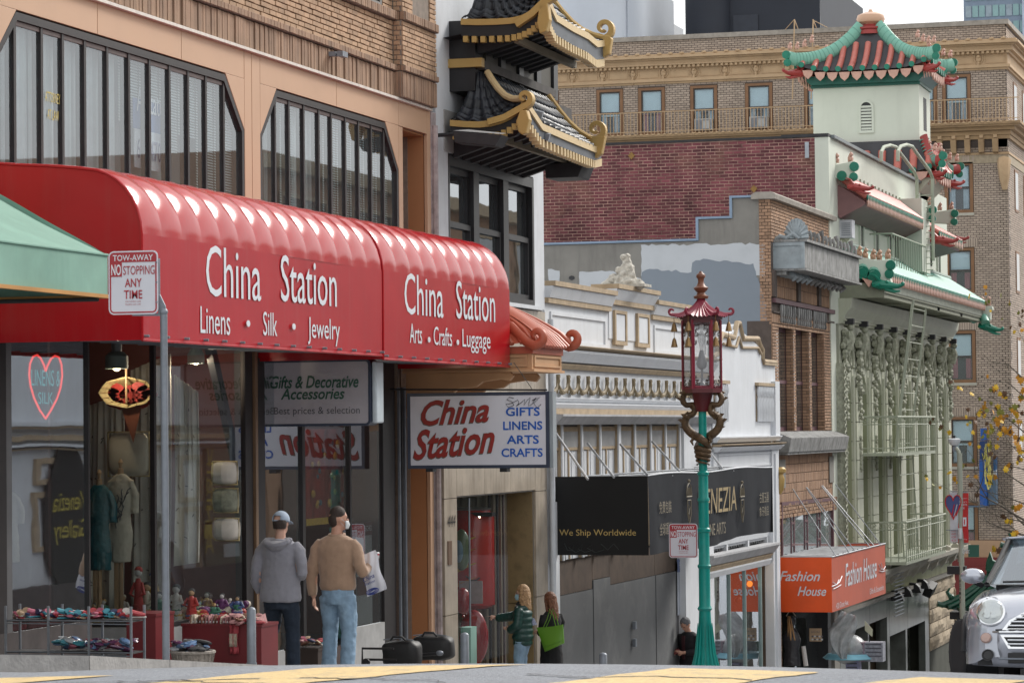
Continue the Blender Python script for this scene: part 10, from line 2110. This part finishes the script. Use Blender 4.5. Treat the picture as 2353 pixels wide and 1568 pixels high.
# == OTHER SIDE OF THE STREET (seen only in the glass)
def facade(name,label,y0,y1,hgt,m,m2,floors,bays,x=3.6):
    t = thing(name,label,'building',(x,(y0+y1)/2,gz(x,y0))); zb_ = gz(x,y1)-1; part('wall',_B(x,x+10,y0,y1,zb_,hgt),m,t)
    part('cornice',_B(x-.4,x-.003,y0,y1,hgt-.5,hgt-.1),m2,t); part('cornice',_B(x-.2,x-.003,y0,y1,1.9,2.2),m2,t)
    for f in range(floors):
        for b in range(bays):
            yc = y0+(y1-y0)*(b+.5)/bays; w_ = (y1-y0)/bays*.3; z = 3+f*3.3; wn = part('window',_B(x-.05,x-.003,yc-w_,yc+w_,z,z+2),mat('dark_window_pane'),t); part('frame',_R([(yc-w_-.12,z-.12),(yc+w_+.12,z-.12),(yc+w_+.12,z+2.12),(yc-w_-.12,z+2.12)],[(yc-w_,z),(yc+w_,z),(yc+w_,z+2),(yc-w_,z+2)],'x',x-.12,x-.051),m2,wn)
    part('shop_window',_B(x-.06,x-.003,y0+1,y1-1,zb_+1.2,1.6),mat('dark_window_pane'),t); return t
facade('opposite_building','plain tan building reflected from across the street, nearest the camera',24,50,7.5,mPeach2,mTan,1,8)
def RF(u,v,X=3.55):      # point of the far side of the street seen in the glass at (u, v)
    p = hx(u,v,-13.03); k = (X+26.06)/13.03; return V((X,p.y*k,1.6+(p.z-1.6)*k))
ob = thing('opposite_building','white ornate shop building reflected from across the street','building',(3.6,65,-4)); part('wall',_B(3.6,12,50.5,77,-8,7),mWht2,ob)
for v0_,v1_,dx,m_ in [(968,978,.3,mWht2),(979,984,.25,mTan),(1000,1012,.2,mTan),(1020,1026,.3,mWht2),(1030,1034,.2,mTan)]: part('moulding',_B(3.6-dx,3.599,50.5,77,RF(60,v1_).z,RF(60,v0_).z),m_,ob)
for u0,u1,v0_,v1_ in [(80,150,1055,1110),(75,145,1130,1260),(405,455,1045,1150),(405,455,1165,1330),(160,190,1055,1320)]:
    a,b = RF(u0,v0_),RF(u1,v1_); part('panel_frame',_R([(a.y,b.z),(b.y,b.z),(b.y,a.z),(a.y,a.z)],[(a.y+.15,b.z+.12),(b.y-.15,b.z+.12),(b.y-.15,a.z-.12),(a.y+.15,a.z-.12)],'x',3.5,3.599),mTan,ob)
c = RF(150,1190); part('oval_board',_P([(c.y+1.3*cos(a*pi/12),c.z+1.75*sin(a*pi/12)) for a in range(24)],'x',3.45,3.5),mBlkF,ob)
def mirror_text(s_,y0,y1,z,h_,m): lettering(s_,m,ob,(3.44,y1,z),(3.44,y0,z),(0,0,1),h_,off=.0)
mirror_text('Venezia',c.y-.9,c.y+.9,c.z+.2,.42,mGold); mirror_text('Gallery',c.y-.9,c.y+.9,c.z-.45,.42,mGold)
a,b = RF(462,1030),RF(545,1330); part('window',_B(3.5,3.59,a.y,b.y,b.z,a.z),mat('olive_window',(.12,.12,.08),.3),ob)
for k,ch in enumerate('VENEZIA'): p = RF(466,1072+k*33); mirror_text(ch,p.y-.25,p.y+.25,p.z,.5,mat('gold_letter'))
for v0_ in (1075,1130,1190,1250): p = RF(500,v0_); part('blind_band',_B(3.46,3.5,a.y+1.2,b.y-.3,p.z-.35,p.z),mBlind,ob)
part('dark_window',_B(3.5,3.59,54,59.5,-4,1.5),mat('dark_window_pane'),ob); part('stall_riser',_B(3.4,3.59,50.5,77,-8,RF(100,1345).z),mat('dark_riser'),ob)
facade('opposite_building','unseen brown building across the street, farthest away, stretched to mask a reflection',77.5,108,9.5,mBr2,mTan,2,5)  # far end runs over the cross street to block the pale ground reflection
